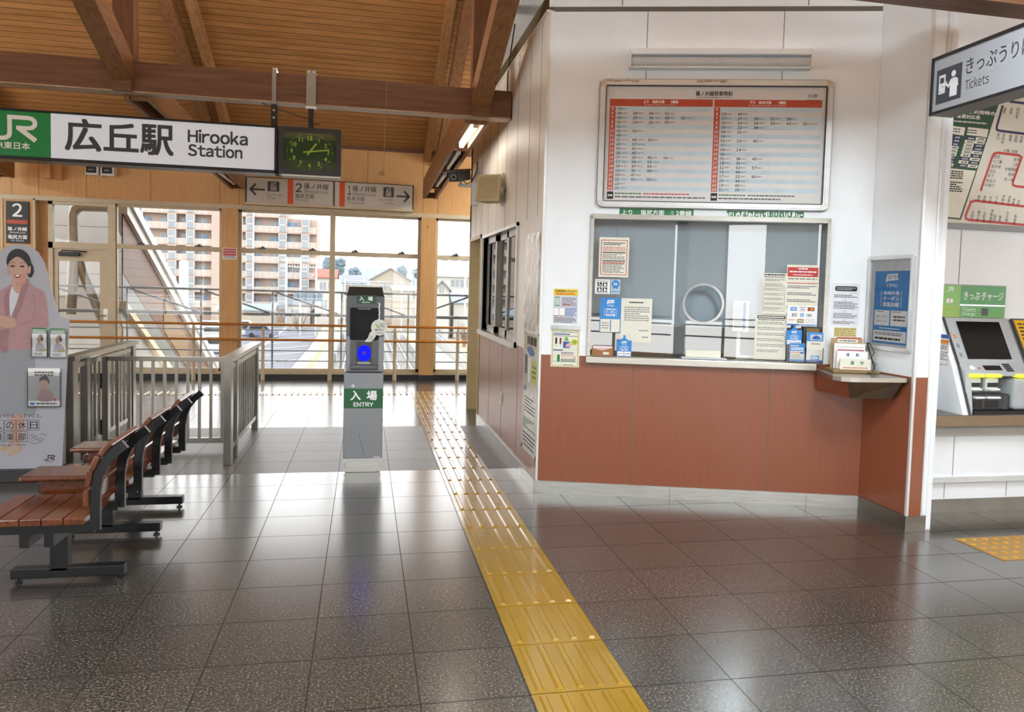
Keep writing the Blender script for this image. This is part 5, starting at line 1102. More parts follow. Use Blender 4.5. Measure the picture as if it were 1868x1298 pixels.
def lf_blue(b, X, Z, D):
    b.rect(X(0), X(1), Z(1), Z(0), D, BLUE); b.rect(X(.06), X(.6), Z(.18), Z(.1), D+.0004, LTGREY); b.small(X(.08), X(.9), Z(.37), Z(.22), 2, D+.0004, WHITEINK, .6, .2, 5, 2); b.rect(X(.06), X(.95), Z(.88), Z(.42), D+.0004, PAPER_WARM); b.small(X(.1), X(.7), Z(.56), Z(.46), 2, D+.0008, RED, .5, .3, 4, 3); b.rect(X(.7), X(.93), Z(.56), Z(.47), D+.0008, BLUE2); b.small(X(.12), X(.9), Z(.85), Z(.6), 4, D+.0008, INK2, .4, .3, 6, 4)
leaflet_stand('leaflet_stand', 1.776, 1.888, 1.034, 1.172, 'blue leaflet with a white panel in a clear stand on the ledge', lf_blue, PAPER, .022, .052)
def lf_cream(b, X, Z, D):
    b.rect(X(0), X(1), Z(.30), Z(0), D, BLUE); b.rect(X(.2), X(.9), Z(.26), Z(.07), D+.0004, LTGREY); b.poly(smooth2([(X(.3), Z(.22)), (X(.5), Z(.1)), (X(.75), Z(.14)), (X(.8), Z(.23))], 4), D+.0008, BLUE2); b.small(X(.25), X(.85), Z(.41), Z(.36), 1, D, INK, .5, 0, 6, 2)
    b.rect(X(.28), X(.78), Z(.93), Z(.78), D+.0004, BLUE); b.text('VIEW', X(.33), X(.73), Z(.90), Z(.81), D+.0008, WHITEINK, .03, 2); b.rect(X(0), X(1), Z(1), Z(.93), D, BLUE2)
leaflet_stand('leaflet_stand', 1.892, 2.012, 1.034, 1.252, 'cream and blue leaflet in a clear stand at the end of the ledge', lf_cream, PAPER_WARM, .018, .052)
b = MB(TW); b.box(1.878, 2.0, 1.034, 1.290, .002, .014, CHAR); b.rect(1.90, 1.985, 1.24, 1.28, .0146, mat('bronze_print', '#7a6434', .5)); one(b, 'leaflet_rack', 'dark leaflet holder behind the cream and blue leaflet', 'leaflet stand', WP(1.94, 1.034, .01))

# form holder and pen on the corner shelf
t = thing('form_holder', 'stepped cardboard holder full of forms on the corner shelf', 'form holder', WP(2.18, .99, .09))
KB = mat('beige_board', '#b79a72', .7, noise=.06); TRAYW = mat('wood_tray', '#8d744c', .6, noise=.1)
b = MB(TW); b.box(2.03, 2.288, .990, 1.012, .03, .235, TRAYW, .003); b.build('tray', t)
for k, (z1, d, c) in enumerate(((1.218, .06, KB), (1.185, .10, PAPER), (1.135, .14, PAPER), (1.085, .19, PAPER_WARM))):
    b = MB(TW); b.box(2.058+.008*k, 2.27+.006*k, 1.012, z1, d, d+.012, c, .001)
    a0, a1, D = 2.07+.008*k, 2.26+.006*k, d+.0125
    if k == 0: b.rect(2.10, 2.235, z1-.027, z1-.006, D, WHITEINK); b.small(2.11, 2.225, z1-.022, z1-.011, 1, D+.0004, INK2, .8, 0, 6, 2); b.rect(a0+.02, a1, z1+.0, z1+.008, D, RED)
    if k == 1: b.line([(a0, z1-.025), (a1, z1-.025)], .003, D, MIDGREY); b.rect(a0+.01, a1, z1-.05, z1-.042, D, mat('crimson_ink', '#a8304a', .5))
    if k == 2: b.text('通', a0+.05, a0+.072, z1-.036, z1-.014, D, BLUE2, .03); b.text('勤', a0+.115, a0+.137, z1-.036, z1-.014, D, BLUE2, .03)
    if k == 3: b.text('通', a0+.055, a0+.082, z1-.04, z1-.014, D, GREEN, .03); b.text('学', a0+.12, a0+.147, z1-.04, z1-.014, D, GREEN, .03); b.small(a0+.01, a1-.01, z1-.066, z1-.054, 1, D, RED, .5, 0, 12, 3)
    b.build('form_stack', t)
def n_card(b, X, Z, D): b.small(X(.03), X(.97), Z(.95), Z(.05), 4, D, mat('tan_ink', '#a8935a', .6), .45, .2, 4, 2)
paper('card', 2.092, 2.246, 1.226, 1.292, 'yellowed card taped to the wall above the form holder', .001, n_card, mat('yellowed_paper', '#d8c890', .5))
t = thing('desk_pen', 'black pen on a coiled cord leaning beside the form holder', 'pen', WP(2.31, .99, .1))
b = MB(TW); b.tube([(2.315, 1.02, .2), (2.29, 1.195, .10)], .005, BLACK, 8); b.build('pen', t)
b = MB(TW); b.tube([(2.29, 1.195, .10), (2.30, 1.19, .13), (2.325, 1.13, .15), (2.30, 1.09, .16), (2.33, 1.05, .17), (2.31, 1.02, .19), (2.30, 1.0095, .215), (2.26, .997, .245), (2.24, .9945, .25), (2.29, .9945, .25)], .0028, BLACK, 6); b.build('cord', t)
b = MB(TW); b.box(2.295, 2.345, .9905, 1.006, .185, .215, TRAYW, .003); b.build('rest', t)

# framed blue poster on the column
CF = frame((3.49, 0, 0), (0, -1, 0))      # a = -Y
t = thing('framed_poster', 'blue coupon poster in an aluminium snap frame on the column', 'poster', (3.49, 4.66, 1.15))
a0, a1, z0, z1 = -4.895, -4.432, 1.153, 1.797
b = MB(CF); b.ring(rr(a0, a1, z0, z1, .018), rr(a0+.028, a1-.028, z0+.028, z1-.028, .004), 0, .022, ALU); b.ring(rr(a0+.008, a1-.008, z0+.008, z1-.008, .014), rr(a0+.02, a1-.02, z0+.02, z1-.02, .008), .022, .027, ALU); b.build('frame', t)
b = MB(CF); b.rect(a0+.02, a1-.02, z0+.02, z1-.02, .006, mat('poster_backing', '#cfd0d4', .35)); X = lambda u: a0+.063+u*(a1-a0-.108); Z = lambda v: z1-.105-v*(z1-z0-.150)
b.rect(X(0), X(1), Z(1), Z(0), .0066, BLUEP); goto_full(b, X, Z, .0072); b.build('print', t)
b = MB(CF); b.rect(a0+.026, a1-.026, z0+.026, z1-.026, .011, CLEAR); b.build('cover', t)

# ================================================================== SIDE WALL THINGS
# tall taped posters (foil-like film)
FOIL = mat('crinkled_film', '#c6c0b6', .22, .35, noise=.1, scale=9, bump=.9, bscale=26, stretch=(1, 1, .25))
def sp(y): return -y
b = MB(SW)
nx_, nz_ = 14, 40; vs = []
for j in range(nz_+1):
    for i in range(nx_+1):
        y = 6.12-.50*i/nx_; z = 1.185+.745*j/nz_; vs.append((-y, z, .004+.006*math.sin(i*1.7+j*.22)*math.sin(j*.9+i*.4)*(1 if j > nz_-6 or j < 6 else .5)))
b.add(vs, [(j*(nx_+1)+i, j*(nx_+1)+i+1, (j+1)*(nx_+1)+i+1, (j+1)*(nx_+1)+i) for j in range(nz_) for i in range(nx_)], FOIL, True)
one(b, 'poster', 'crinkled silvery film poster taped high on the office side wall', 'poster', (1.262, 5.87, 1.19))
def n_tall(b, X, Z, D):
    b.rect(X(.1), X(.9), Z(.14), Z(.02), D, mat('khaki_paper', '#b8b48e', .5)); b.small(X(.25), X(.85), Z(.12), Z(.03), 1, D+.0004, INK, .75, 0, 4, 2); b.poly(smooth2([(X(.2), Z(.15)), (X(.5), Z(.12)), (X(.75), Z(.17)), (X(.5), Z(.2))], 4), D+.0006, BLUE2)
    b.rect(X(.1), X(.28), Z(.36), Z(.2), D, CHAR); b.rect(X(.34), X(.5), Z(.42), Z(.22), D, PAPER); b.disc(X(.74), Z(.32), .09, D, mat('chartreuse_ink', '#c9c83a', .5), 24, .10); b.small(X(.62), X(.86), Z(.38), Z(.26), 3, D+.0004, GREEN, .5, .2, 3, 3)
    b.rect(X(.1), X(.24), Z(.5), Z(.46), D, BLUE2); b.small(X(.15), X(.85), Z(.68), Z(.54), 5, D, INK2, .35, .4, 6, 4)
    for k in range(8): b.rect(X(.12+.095*k), X(.17+.095*k), Z(.8-.01*k), Z(.72), D, GREEN)
    b.rect(X(.08), X(.92), Z(.81), Z(.80), D, GREEN); b.small(X(.12), X(.9), Z(.97), Z(.84), 4, D, INK2, .4, .4, 7, 5); b.poly([(X(.6), Z(.47)), (X(.78), Z(.47)), (X(.78), Z(.53)), (X(.6), Z(.53))], D+.0008, PAPER)
    for x0, x1, z0, z1 in ((0, .06, 0, 1), (.94, 1, 0, 1), (0, 1, .97, 1), (0, 1, 0, .015)): b.rect(X(x0), X(x1), Z(z1), Z(z0), D+.001, mat('white_tape', '#d8d4c8', .25, bump=.5))
paper('poster', -6.10, -5.56, .235, 1.175, 'tall yellow and green information poster taped low on the office side wall', .0015, n_tall, mat('poster_grey_paper', '#b9b5a8', .25, noise=.06), fr=SW, cat='poster')
b = MB(SW); b.box(-7.12, -7.04, .42, .545, 0, .008, PAPER_WARM, .002); b.box(-7.1, -7.06, .46, .505, .008, .010, LTGREY); one(b, 'wall_socket', 'small cream socket plate low on the brown part of the side wall', 'socket', (1.262, 7.08, .42))
# camera on bracket
t = thing('security_camera', 'dark boxy security camera on a grey wall bracket', 'camera', (1.262, 8.98, 2.58))
Rz = Matrix.Translation((1.045, 8.95, 2.765)) @ Matrix.Rotation(math.radians(-30), 4, 'Z') @ Matrix.Rotation(math.radians(12), 4, 'X')
CAMB = mat('camera_casing', '#4c4a42', .45)
b = MB(Rz); b.box(-.065, .065, -.17, .17, -.055, .06, CAMB, .008); b.box(-.075, .075, -.20, .17, .055, .07, CAMB, .004); b.build('casing', t)
b = MB(Rz); b.box(-.05, .05, -.176, -.165, -.042, .045, BLACK); b.tube([(0, -.18, 0), (0, -.16, 0)], .032, mat('lens_ring', '#8e8c84', .3, .6), 16); b.tube([(0, -.184, 0), (0, -.178, 0)], .02, mat('lens_glass', '#08090c', .05), 14); b.build('lens', t)
b = MB(); b.box(1.03, 1.262, 8.93, 8.99, 2.645, 2.675, LTGREY, .003); b.box(1.18, 1.262, 8.92, 9.0, 2.44, 2.70, LTGREY, .004); b.tube([(1.06, 8.96, 2.67), (1.05, 8.955, 2.72)], .018, LTGREY, 10); b.build('bracket', t)
b = MB(); b.tube([(1.08, 9.1, 2.75), (1.15, 9.12, 2.70), (1.21, 9.08, 2.74), (1.25, 9.05, 2.84), (1.257, 9.05, 2.95)], .007, BLACK, 6); b.build('cable', t)
# loudspeaker
t = thing('loudspeaker', 'cream wall loudspeaker tilted on a grey bracket above the side window', 'loudspeaker', (1.262, 7.36, 2.4))
Rs = Matrix.Translation((1.14, 7.2, 2.40)) @ Matrix.Rotation(math.radians(-32), 4, 'Z') @ Matrix.Rotation(math.radians(-10), 4, 'X')
SPK = mat('loudspeaker_cream', '#cbbd98', .5)
def tbox(b, m):
    f = [(-.115, -.095, -.125), (.115, -.095, -.125), (.115, -.095, .125), (-.115, -.095, .125)]; k = [(-.085, .09, -.095), (.085, .09, -.095), (.085, .09, .10), (-.085, .09, .10)]
    b.add(f+k, [(0, 1, 2, 3), (7, 6, 5, 4), (4, 5, 1, 0), (5, 6, 2, 1), (6, 7, 3, 2), (7, 4, 0, 3)], m)
b = MB(Rs); tbox(b, SPK); b.build('cabinet', t)
b = MB(Rs @ frame((0, -.0955, 0))); b.slab(rr(-.095, .095, -.105, .105, .02), 0, .003, mat('loudspeaker_grille', '#b7aa86', .7)); b.disc(0, .0, .07, .0035, mat('loudspeaker_grille', '#b7aa86', .7)); b.build('grille', t)
b = MB(); b.box(1.235, 1.262, 7.2, 7.27, 2.27, 2.57, LTGREY, .003); b.build('wall_plate', t)
b = MB(Rs); b.box(.09, .125, -.02, .16, -.03, .03, LTGREY, .008); b.box(-.125, -.09, -.02, .16, -.03, .03, LTGREY, .008); b.box(-.125, .125, .14, .16, -.03, .03, LTGREY); b.tube([(.12, .0, 0), (.135, .0, 0)], .02, MIDGREY, 12); b.build('yoke', t)

# ================================================================== TICKET MACHINE ALCOVE
TV0, TV1 = 3.965, 5.05; YW = 4.777
t = thing('ticket_machine', 'grey ticket machine with a green header and black touch screen', 'ticket machine', (4.3, 4.6, .745))
TG = mat('machine_grey', '#b3b7bb', .38, noise=.02); TGD = mat('machine_dark', '#3b3d40', .35); TGL2 = mat('machine_light', '#c9cdd0', .38, noise=.02)
# slanted upper console: z 1.375 (back) to 1.02 (front); lower block comes forward to y 4.43
def yz(b, pts, x0, x1, m):
    n = len(pts); vs = [(x0, p[0], p[1]) for p in pts]+[(x1, p[0], p[1]) for p in pts]
    b.add(vs, [tuple(range(n)), tuple(range(2*n-1, n-1, -1))]+[(i, n+i, n+(i+1) % n, (i+1) % n) for i in range(n)], m)
b = MB(); yz(b, [(YW, 1.385), (4.735, 1.385), (4.575, 1.085), (4.50, 1.02), (4.50, 1.0), (YW, 1.0)], TV0, 4.49, TG); yz(b, [(YW, .9), (4.55, 1.0), (4.50, 1.0), (4.47, .76), (4.47, .7455), (YW, .7455)], TV0, TV0+.045, TG)
b.box(4.49, 5.05, 4.53, YW, .75, 1.0, TG, .01); b.box(TV0, 5.05, 4.62, YW, .7455, 1.0, TG)
b.box(4.335, 4.49, 4.47, 4.64, .77, .985, TG, .03, 3); b.build('body', t)
SC = frame((0, 4.735, 1.385), (1, 0, 0), (0, .160, .300)); L_ = math.hypot(.16, .30)
b = MB(SC); b.box(4.055, 4.405, -L_+.025, -.03, .0, .004, mat('touch_screen', '#0b0b0c', .12)); b.build('touch_screen', t)
b = MB(SC); 
for k, c in enumerate((mat('orange_lamp', '#e08a5a', .4), MIDGREY, MIDGREY)): b.box(4.0, 4.02, -.16-.07*k, -.13-.07*k, 0, .003, c)
b.build('indicator', t)
SC2 = frame((0, 4.575, 1.085), (1, 0, 0), (0, .075, .065))
b = MB(SC2); b.slab([(4.045+.018*math.cos(q*.5), -.052+.018*math.sin(q*.5)) for q in range(12)], 0, .006, WHITE); b.disc(4.10, -.055, .009, .0022, RED, 12); b.box(4.14, 4.275, -.072, -.03, 0, .003, BLACK); b.build('coin_panel', t)
b = MB(SC2)
for i in range(3):
    for j in range(4): b.box(4.305+.020*i, 4.319+.020*i, -.083+.019*j, -.07+.019*j, 0, .004, CHAR)
b.build('keypad', t)
YEL = mat('lit_yellow_slot', '#e8ee3a', .4, emit=.35)
FT = frame((0, 4.505, 0))
for x0, x1 in ((3.99, 4.095), (4.125, 4.235), (4.36, 4.44)):
    b = MB(); b.box(x0, x1, 4.468 if x0 > 4.3 else 4.475, 4.53, .992, 1.014, YEL, .006); b.build('lit_slot', t)
b = MB(FT)
for x0 in (3.995, 4.135):
    b.box(x0, x0+.10, .895, .985, -.04, .002, TGL2, .01); b.box(x0+.008, x0+.092, .925, .955, .001, .004, BLACK); b.box(x0+.01, x0+.09, .905, .918, .002, .03, WHITE, .004); b.disc(x0+.05, .885, .006, .0025, BLACK, 10)
b.build('slot_unit', t)
b = MB(FT); b.box(4.02, 4.335, .765, .878, -.10, .004, TGD, .015); b.box(4.035, 4.11, .848, .862, .0, .03, WHITE, .004); b.box(4.13, 4.235, .848, .862, .0, .03, WHITE, .004); b.box(4.04, 4.11, .785, .835, .003, .006, BLACK); b.box(4.13, 4.24, .785, .835, .003, .006, BLACK); b.tube([(4.29, .775, -.01), (4.29, .87, -.01)], .028, TGD, 12); b.build('payout_tray', t)
b = MB(); b.box(TV0+.05, 5.05, 4.46, 4.55, .7455, .768, BLACK); b.build('foot_strip', t)
b = MB(); yz(b, [(YW, 1.40), (4.74, 1.385), (4.565, 1.06), (4.44, .7455), (YW, .7455)], TV0-.055, TV0-.008, WHITE); yz(b, [(4.738, 1.387), (4.728, 1.387), (4.553, 1.06), (4.43, .7455), (4.44, .7455), (4.563, 1.06)], TV0-.012, TV0+.004, TGD); b.build('cheek', t)
b = MB(frame((0, 4.745, 0))); HX0, HX1, HZ0, HZ1 = 3.957, 4.472, 1.388, 1.612
b.box(HX0-.006, HX1+.006, HZ0, HZ1+.006, -.035, -.004, MIDGREY); GH = mat('header_green', '#2f8f3c', .3, noise=.02); GH2 = mat('header_lime', '#76b04c', .3, noise=.02); GH3 = mat('header_olive', '#8fae3c', .3)
b.box(HX0, HX0+.145, HZ0+.08, HZ1, -.004, 0, GH2); b.box(HX0, HX0+.145, HZ0, HZ0+.08, -.004, 0, GH3); b.box(HX0+.145, HX1, HZ0+.08, HZ1, -.004, 0, GH); b.box(HX0+.145, HX1, HZ0, HZ0+.08, -.004, 0, mat('header_green_low', '#4a9a38', .3))
b.rect(HX0+.145, HX1, HZ0+.082, HZ0+.092, .0006, mat('header_light_line', '#d9c8e4', .3, emit=.4)); b.text('きっぷ·チャージ', HX0+.172, HX1-.018, HZ0+.122, HZ0+.182, .0006, WHITEINK, .015, 4)
b.text('Tickets', HX0+.165, HX0+.275, HZ0+.042, HZ0+.071, .0006, WHITEINK, .0, 3); b.text('Charge', HX0+.165, HX0+.275, HZ0+.008, HZ0+.038, .0006, WHITEINK, .0, 3); b.rect(HX0+.325, HX0+.378, HZ0+.014, HZ0+.068, .0006, BLACK)
jr_logo(b, HX0+.034, HX0+.085, HZ1-.045, HZ1-.014, .0006, WHITEINK); b.slab(rr(HX0+.035, HX0+.085, HZ0+.10, HZ0+.128, .005), 0, .0006, WHITEINK); b.text('IC', HX0+.047, HX0+.073, HZ0+.104, HZ0+.124, .0012, RED, .04, 3); b.rect(HX0+.03, HX0+.115, HZ0+.016, HZ0+.062, .0006, LIME)
b.build('header', t)
def n_help(b, X, Z, D): b.rect(X(0), X(1), Z(.13), Z(0), D, BLUE2); b.rect(X(.0), X(1), Z(.3), Z(.17), D, mat('amber_ink', '#e0892a', .5)); b.small(X(.1), X(.9), Z(.5), Z(.36), 3, D, INK2, .5, .3, 5, 2); b.small(X(.05), X(.95), Z(.85), Z(.55), 5, D, INK2, .4, .3, 6, 3); b.line([(X(.02), Z(.33)), (X(.98), Z(.33)), (X(.98), Z(.98)), (X(.02), Z(.98))], .003, D, RED, True)
paper('notice', -4.76, -4.60, 1.06, 1.27, 'small blue and orange topped notice on the white cheek of the machine', .001, n_help, fr=frame((TV0-.056, 0, 0), (0, -1, 0)))
t = thing('info_panel', 'tilted yellow information panel beside the machine console', 'panel', (4.75, 4.7, 1.0))
SC3 = frame((0, 4.735, 1.385), (1, 0, 0), (0, .160, .300)); b = MB(SC3); b.box(4.515, 5.0, -L_+.01, .0, -.012, .006, DKGREY, .003); b.build('frame', t)
b = MB(SC3); b.rect(4.53, 4.985, -L_+.015, -.012, .007, mat('amber_yellow_print', '#e8b818', .4)); b.small(4.55, 4.96, -.2, -.03, 6, .0075, INK, .4, .3, 9, 3); b.build('print', t)
b = MB(SC3); b.box(4.515, 5.0, -L_, .0, -.03, -.012, TG); b.build('backing', t)
# ledge and lower panels
t = thing('machine_counter', 'white counter with a bronze edge under the ticket machine', 'counter', (4.6, 4.6, .1))
b = MB(); b.box(3.655, 6, 4.44, 4.777, .715, .745, STEEL_DK, .004); b.box(3.655, 6, 4.425, 4.45, .675, .742, mat('bronze_edge', '#8d7a64', .35, .6)); b.build('ledge', t)
b = MB(); b.box(3.655, 6, 4.50, 4.777, .60, .68, mat('grey_laminate', '#a8a49e', .4)); b.build('apron', t)
b = MB(); b.box(3.655, 6, 4.56, 4.777, .295, .60, WHITE); b.box(3.655, 6, 4.54, 4.777, .265, .30, mat('pale_grey_laminate', '#cfcfce', .4)); b.box(3.655, 6, 4.58, 4.777, .14, .27, WHITE)
for x in (3.96, 4.78): b.box(x-.002, x+.002, 4.559, 4.56, .305, .595, SEAM)
for x in (3.92, 4.42): b.box(x-.002, x+.002, 4.579, 4.58, .145, .265, SEAM)
b.build('front_panel', t)
b = MB(); b.box(3.655, 6, 4.72, 4.777, 0, .14, STEEL_DK); b.build('kick_plate', t)

# fare map
t = thing('fare_map', 'wide fare map with red routes and a dark green fare table above the machine', 'map board', (5.0, 4.76, 2.0))
MF = frame((0, 4.75, 0)); b = MB(MF); b.box(3.70, 6.2, 2.005, 2.045, -.027, .012, MIDGREY); b.box(3.70, 6.2, 2.045, 3.02, -.027, 0, mat('fare_map_face', '#dcd8cc', .35, noise=.01)); fmb = b.build('board', t)
m_x = lambda zx_, zy: 3.787+.000898*zx_+.000052*(zy-200); m_z = lambda zy: 2.818-.000753*(zy-200)
Pm = lambda a, c: (m_x(a, c), m_z(c))
b = MB(MF); D = .0006
b.poly([Pm(-120, 60), Pm(620, 60), Pm(262, 1196), Pm(-120, 1180)], D, DKGREEN); b.poly([Pm(-120, 720), Pm(396, 738), Pm(250, 1180), Pm(-120, 1165)], D+.0003, PAPER_WARM)
b.text('ご利用時の', *(Pm(330, 215)[0], Pm(570, 215)[0]), Pm(0, 222)[1], Pm(0, 183)[1], D+.0004, WHITEINK, .02, 2); b.text('運賃対応表', Pm(238, 0)[0], Pm(450, 0)[0], Pm(0, 270)[1], Pm(0, 232)[1], D+.0004, WHITEINK, .02, 2); b.small(Pm(195, 0)[0], Pm(510, 0)[0], Pm(0, 312)[1], Pm(0, 288)[1], 1, D+.0004, LTGREY, .6, 0, 9, 2)
NAVY = mat('navy_ink', '#2c2a52', .5)
for c, x0, x1 in ((0, 60, 155), (1, 176, 250), (2, 290, 375), (3, 380, 468)):
    for k in range(9):
        y = 430+31.5*k; sh = -9*k; nv = (k < 3 or k in (6, 7)) if c == 1 else (k == 0 or k in (6, 8)) if c == 2 else (k in (2, 3, 5, 7)) if c == 3 else k % 3 == 0
        b.poly([Pm(x0+20+sh, y), Pm(x1+20+sh, y+3), Pm(x1+10+sh, y+31), Pm(x0+10+sh, y+28)], D+.0004, NAVY if nv else PAPER_WARM); (ax, az), (bx, _) = Pm(x0+35+sh, y+24), Pm(x1+5+sh, y); b.small(ax, bx, az, az+.012, 1, D+.0008, LTGREY if nv else INK2, .8, 0, 3, k)
for x0 in (176, 325): b.poly([Pm(x0, 345), Pm(x0+185 if x0 > 200 else x0+125, 350), Pm(x0+170 if x0 > 200 else x0+110, 425), Pm(x0-12, 415)], D+.0004, PAPER_WARM); b.small(Pm(x0+10, 0)[0], Pm(x0+100, 0)[0], Pm(0, 405)[1], Pm(0, 360)[1], 2, D+.0008, INK2, .5, .2, 3, 3)
for y0, n in ((745, 4), (845, 5)): b.small(Pm(140, 0)[0], Pm(325, 0)[0], Pm(0, y0+20*n)[1], Pm(0, y0)[1], n, D+.0006, INK, .6, .35, 7, y0)
for pts, m_, wq in (([(440, 920), (450, 885), (545, 600), (560, 570), (590, 558), (790, 568), (815, 585), (735, 820), (735, 845), (760, 856), (1200, 875)], RED, .017), ([(840, 1040), (390, 1012), (352, 1025), (305, 1150), (305, 1180), (330, 1192), (900, 1215), (1500, 1240)], RED, .017), ([(640, 120), (585, 320), (585, 345), (605, 355), (900, 368), (1500, 392)], NAVY, .017), ([(700, 80), (1500, 105)], NAVY, .017)):
    b.line([Pm(*p) for p in pts], wq, D+.0004, m_)
def lab(s_, x, y, sz=34, vert=False):
    (ax, az) = Pm(x, y)
    if vert:
        for k, ch in enumerate(s_): b.text(ch, ax-.010-.004*k, ax+.012-.004*k, az-.025*(k+1), az-.025*k-.003, D+.0004, INK, 0, 2)
    else: b.text(s_, ax, ax+.026*len(s_), az-.012, az+.012, D+.0004, INK, 0, 2)
for s_, x, y in (('大桑', 645, 533), ('須原', 720, 537), ('野尻', 560, 597), ('十二兼', 548, 640), ('南木曽', 535, 687), ('田立', 518, 730), ('坂下', 500, 773), ('落合川', 488, 820), ('中津川', 474, 862), ('倉本', 742, 607), ('上松', 728, 657), ('木曽福島', 660, 703), ('原野', 690, 752), ('宮ノ越', 655, 798)): lab(s_, x, y)
for s_, x, y in (('宮木', 425, 955), ('辰野', 478, 958), ('沢渡', 530, 960), ('下島', 585, 962), ('伊那市', 650, 940), ('伊那北', 705, 945), ('大田切', 370, 1100), ('駒ヶ根', 425, 1100), ('小町屋', 480, 1105), ('伊那福岡', 545, 1080), ('田切', 570, 1130), ('飯島', 620, 1132), ('七久保', 690, 1090), ('高遠原', 760, 1118), ('伊那', 745, 965), ('北殿', 790, 975), ('塩尻', 660, 130), ('洗馬', 720, 130), ('日出塩', 780, 128), ('贄川', 600, 375), ('奈良井', 650, 375), ('藪原', 715, 378), ('宮田', 765, 382), ('原野', 815, 385)): lab(s_, x, y, vert=True)
b.build('print', fmb)

# hanging tickets sign
t = thing('tickets_sign', 'hanging grey tickets sign with a pictogram of a person at a machine', 'sign', (3.15, 3.0, 2.54))
TF = frame((3.10, 0, 0), (0, -1, 0)); a0, a1, z0, z1 = -3.895, -1.9, 2.536, 2.853
b = MB(TF); b.box(a0, a1, z0, z1, -.14, -.004, FR, .004); b.ring([(a0, z0), (a1, z0), (a1, z1), (a0, z1)], [(a0+.016, z0+.016), (a1-.016, z0+.016), (a1-.016, z1-.016), (a0+.016, z1-.016)], -.01, .008, FR); b.build('casing', t)
b = MB(TF); b.rect(a0+.012, a1-.012, z0+.012, z1-.012, 0, mat('tickets_face', '#9c9ea2', .35, noise=.015)); tf = b.build('face', t)
b = MB(TF); D = .0006; ia0, ia1, iz0, iz1 = -3.855, -3.668, 2.588, 2.776; b.rect(ia0, ia1, iz0, iz1, D, SIGNINK); q = lambda u: ia0+u*(ia1-ia0); r_ = lambda v: iz0+v*(iz1-iz0)
IC_ = mat('pictogram_white', '#d5d7da', .4)
b.slab(rr(q(.1), q(.36), r_(.28), r_(.82), .004), D, D+.0006, IC_); b.rect(q(.15), q(.31), r_(.58), r_(.74), D+.0012, SIGNINK); b.rect(q(.24), q(.29), r_(.46), r_(.49), D+.0012, SIGNINK); b.rect(q(.14), q(.19), r_(.33), r_(.36), D+.0012, SIGNINK)
b.disc(q(.68), r_(.76), .017, D+.0006, IC_, 18); b.poly([(q(.55), r_(.12)), (q(.84), r_(.12)), (q(.84), r_(.38)), (q(.88), r_(.38)), (q(.86), r_(.58)), (q(.76), r_(.64)), (q(.6), r_(.64)), (q(.56), r_(.58))], D+.0006, IC_); b.line([(q(.6), r_(.6)), (q(.5), r_(.44)), (q(.4), r_(.52)), (q(.385), r_(.56))], .013, D+.0009, IC_); b.line([(q(.385), r_(.6)), (q(.42), r_(.58))], .006, D+.0009, IC_)
b.text('きっぷうりば', -3.640, -3.215, 2.700, 2.785, D, SIGNINK, .012, 5); b.text('Tickets', -3.640, -3.478, 2.618, 2.672, D, SIGNINK, .006, 5); b.build('lettering', tf)
for y in (2.9, 2.1):
    b = MB(); b.tube([(3.17, y, 2.85), (3.17, y, 6.5)], .012, FR, 8); b.build('hanger', t)

# ================================================================== OUTSIDE THE WINDOWS
GZ = -6.0
ALBEDO = .58
OUTWHITE = mat('outdoor_white', '#e6e3dc', .5); OUTINK = mat('road_paint', '#f4f4f2', .6)
CONC = mat('concrete', '#a8a59e', .8, noise=.1, scale=2); ASPH = mat('asphalt', '#77757a', .8, noise=.12, scale=.6); BALLAST = granite('ballast', ('#6f675c', '#8d857a', '#aca497'), .9, 6, False)
FIELD = mat('dry_ground', '#b5a184', .9, noise=.12, scale=.3); GALV = mat('galvanised_steel', '#cdd4d9', .4, .2, noise=.08); RAIL = mat('rail_steel', '#cfcbc4', .3, .7)
b = MB(); b.add([(-400, 12.9, GZ-.05), (400, 12.9, GZ-.05), (400, 900, GZ-.05), (-400, 900, GZ-.05)], [(0, 1, 2, 3)], FIELD)
structure(b, 'ground', 'dry open ground around the tracks', 'ground', (0, 100, GZ))
b = MB(); b.box(-12, 8, 12.64, 13.95, -.35, -.12, CONC); structure(b, 'balcony_slab', 'concrete ledge outside the tall windows', 'ledge', (0, 13.3, -.2))
b = MB(); b.add([(-14, 50, GZ), (-5.5, 50, GZ), (-6.9, 134, GZ), (-20, 134, GZ)], [(0, 1, 2, 3)], ASPH)
for k in range(9):
    y = 60+8.5*k; b.add([(-14, y, GZ+.02), (-13.7, y, GZ+.02), (-6.2, y+9, GZ+.02), (-6.5, y+9, GZ+.02)], [(0, 1, 2, 3)], OUTINK)
b.add([(-10.4, 52, GZ+.02), (-10.2, 52, GZ+.02), (-12.2, 132, GZ+.02), (-12.5, 132, GZ+.02)], [(0, 1, 2, 3)], OUTINK)
structure(b, 'parking_lot', 'dark parking lot with white bay lines beside the platform', 'parking lot', (-9, 90, GZ))
def strip_y(b, x0, x1, x2, x3, y0, y1, z, m): b.add([(x0, y0, z), (x1, y0, z), (x3, y1, z), (x2, y1, z)], [(0, 1, 2, 3)], m)
YLINE = mat('platform_yellow', '#e8c04a', .6)
for nm, xa, lab in (('platform', -4.05, 'long platform with a yellow line next to the parking lot'), ('platform', 6.45, 'platform with a yellow line on the far side of the tracks')):
    t = thing(nm, lab, 'platform', (xa, 90, GZ)); b = MB(); w_ = 1.35; b.box(xa-w_, xa+w_, 42, 106, GZ, GZ+.9, CONC); b.build('slab', t)
    b = MB(); off = .0 if xa < 0 else -.85; b.box(xa+off-.22, xa+off+.22, 42, 106, GZ+.9, GZ+.91, YLINE); b.build('yellow_line', t)
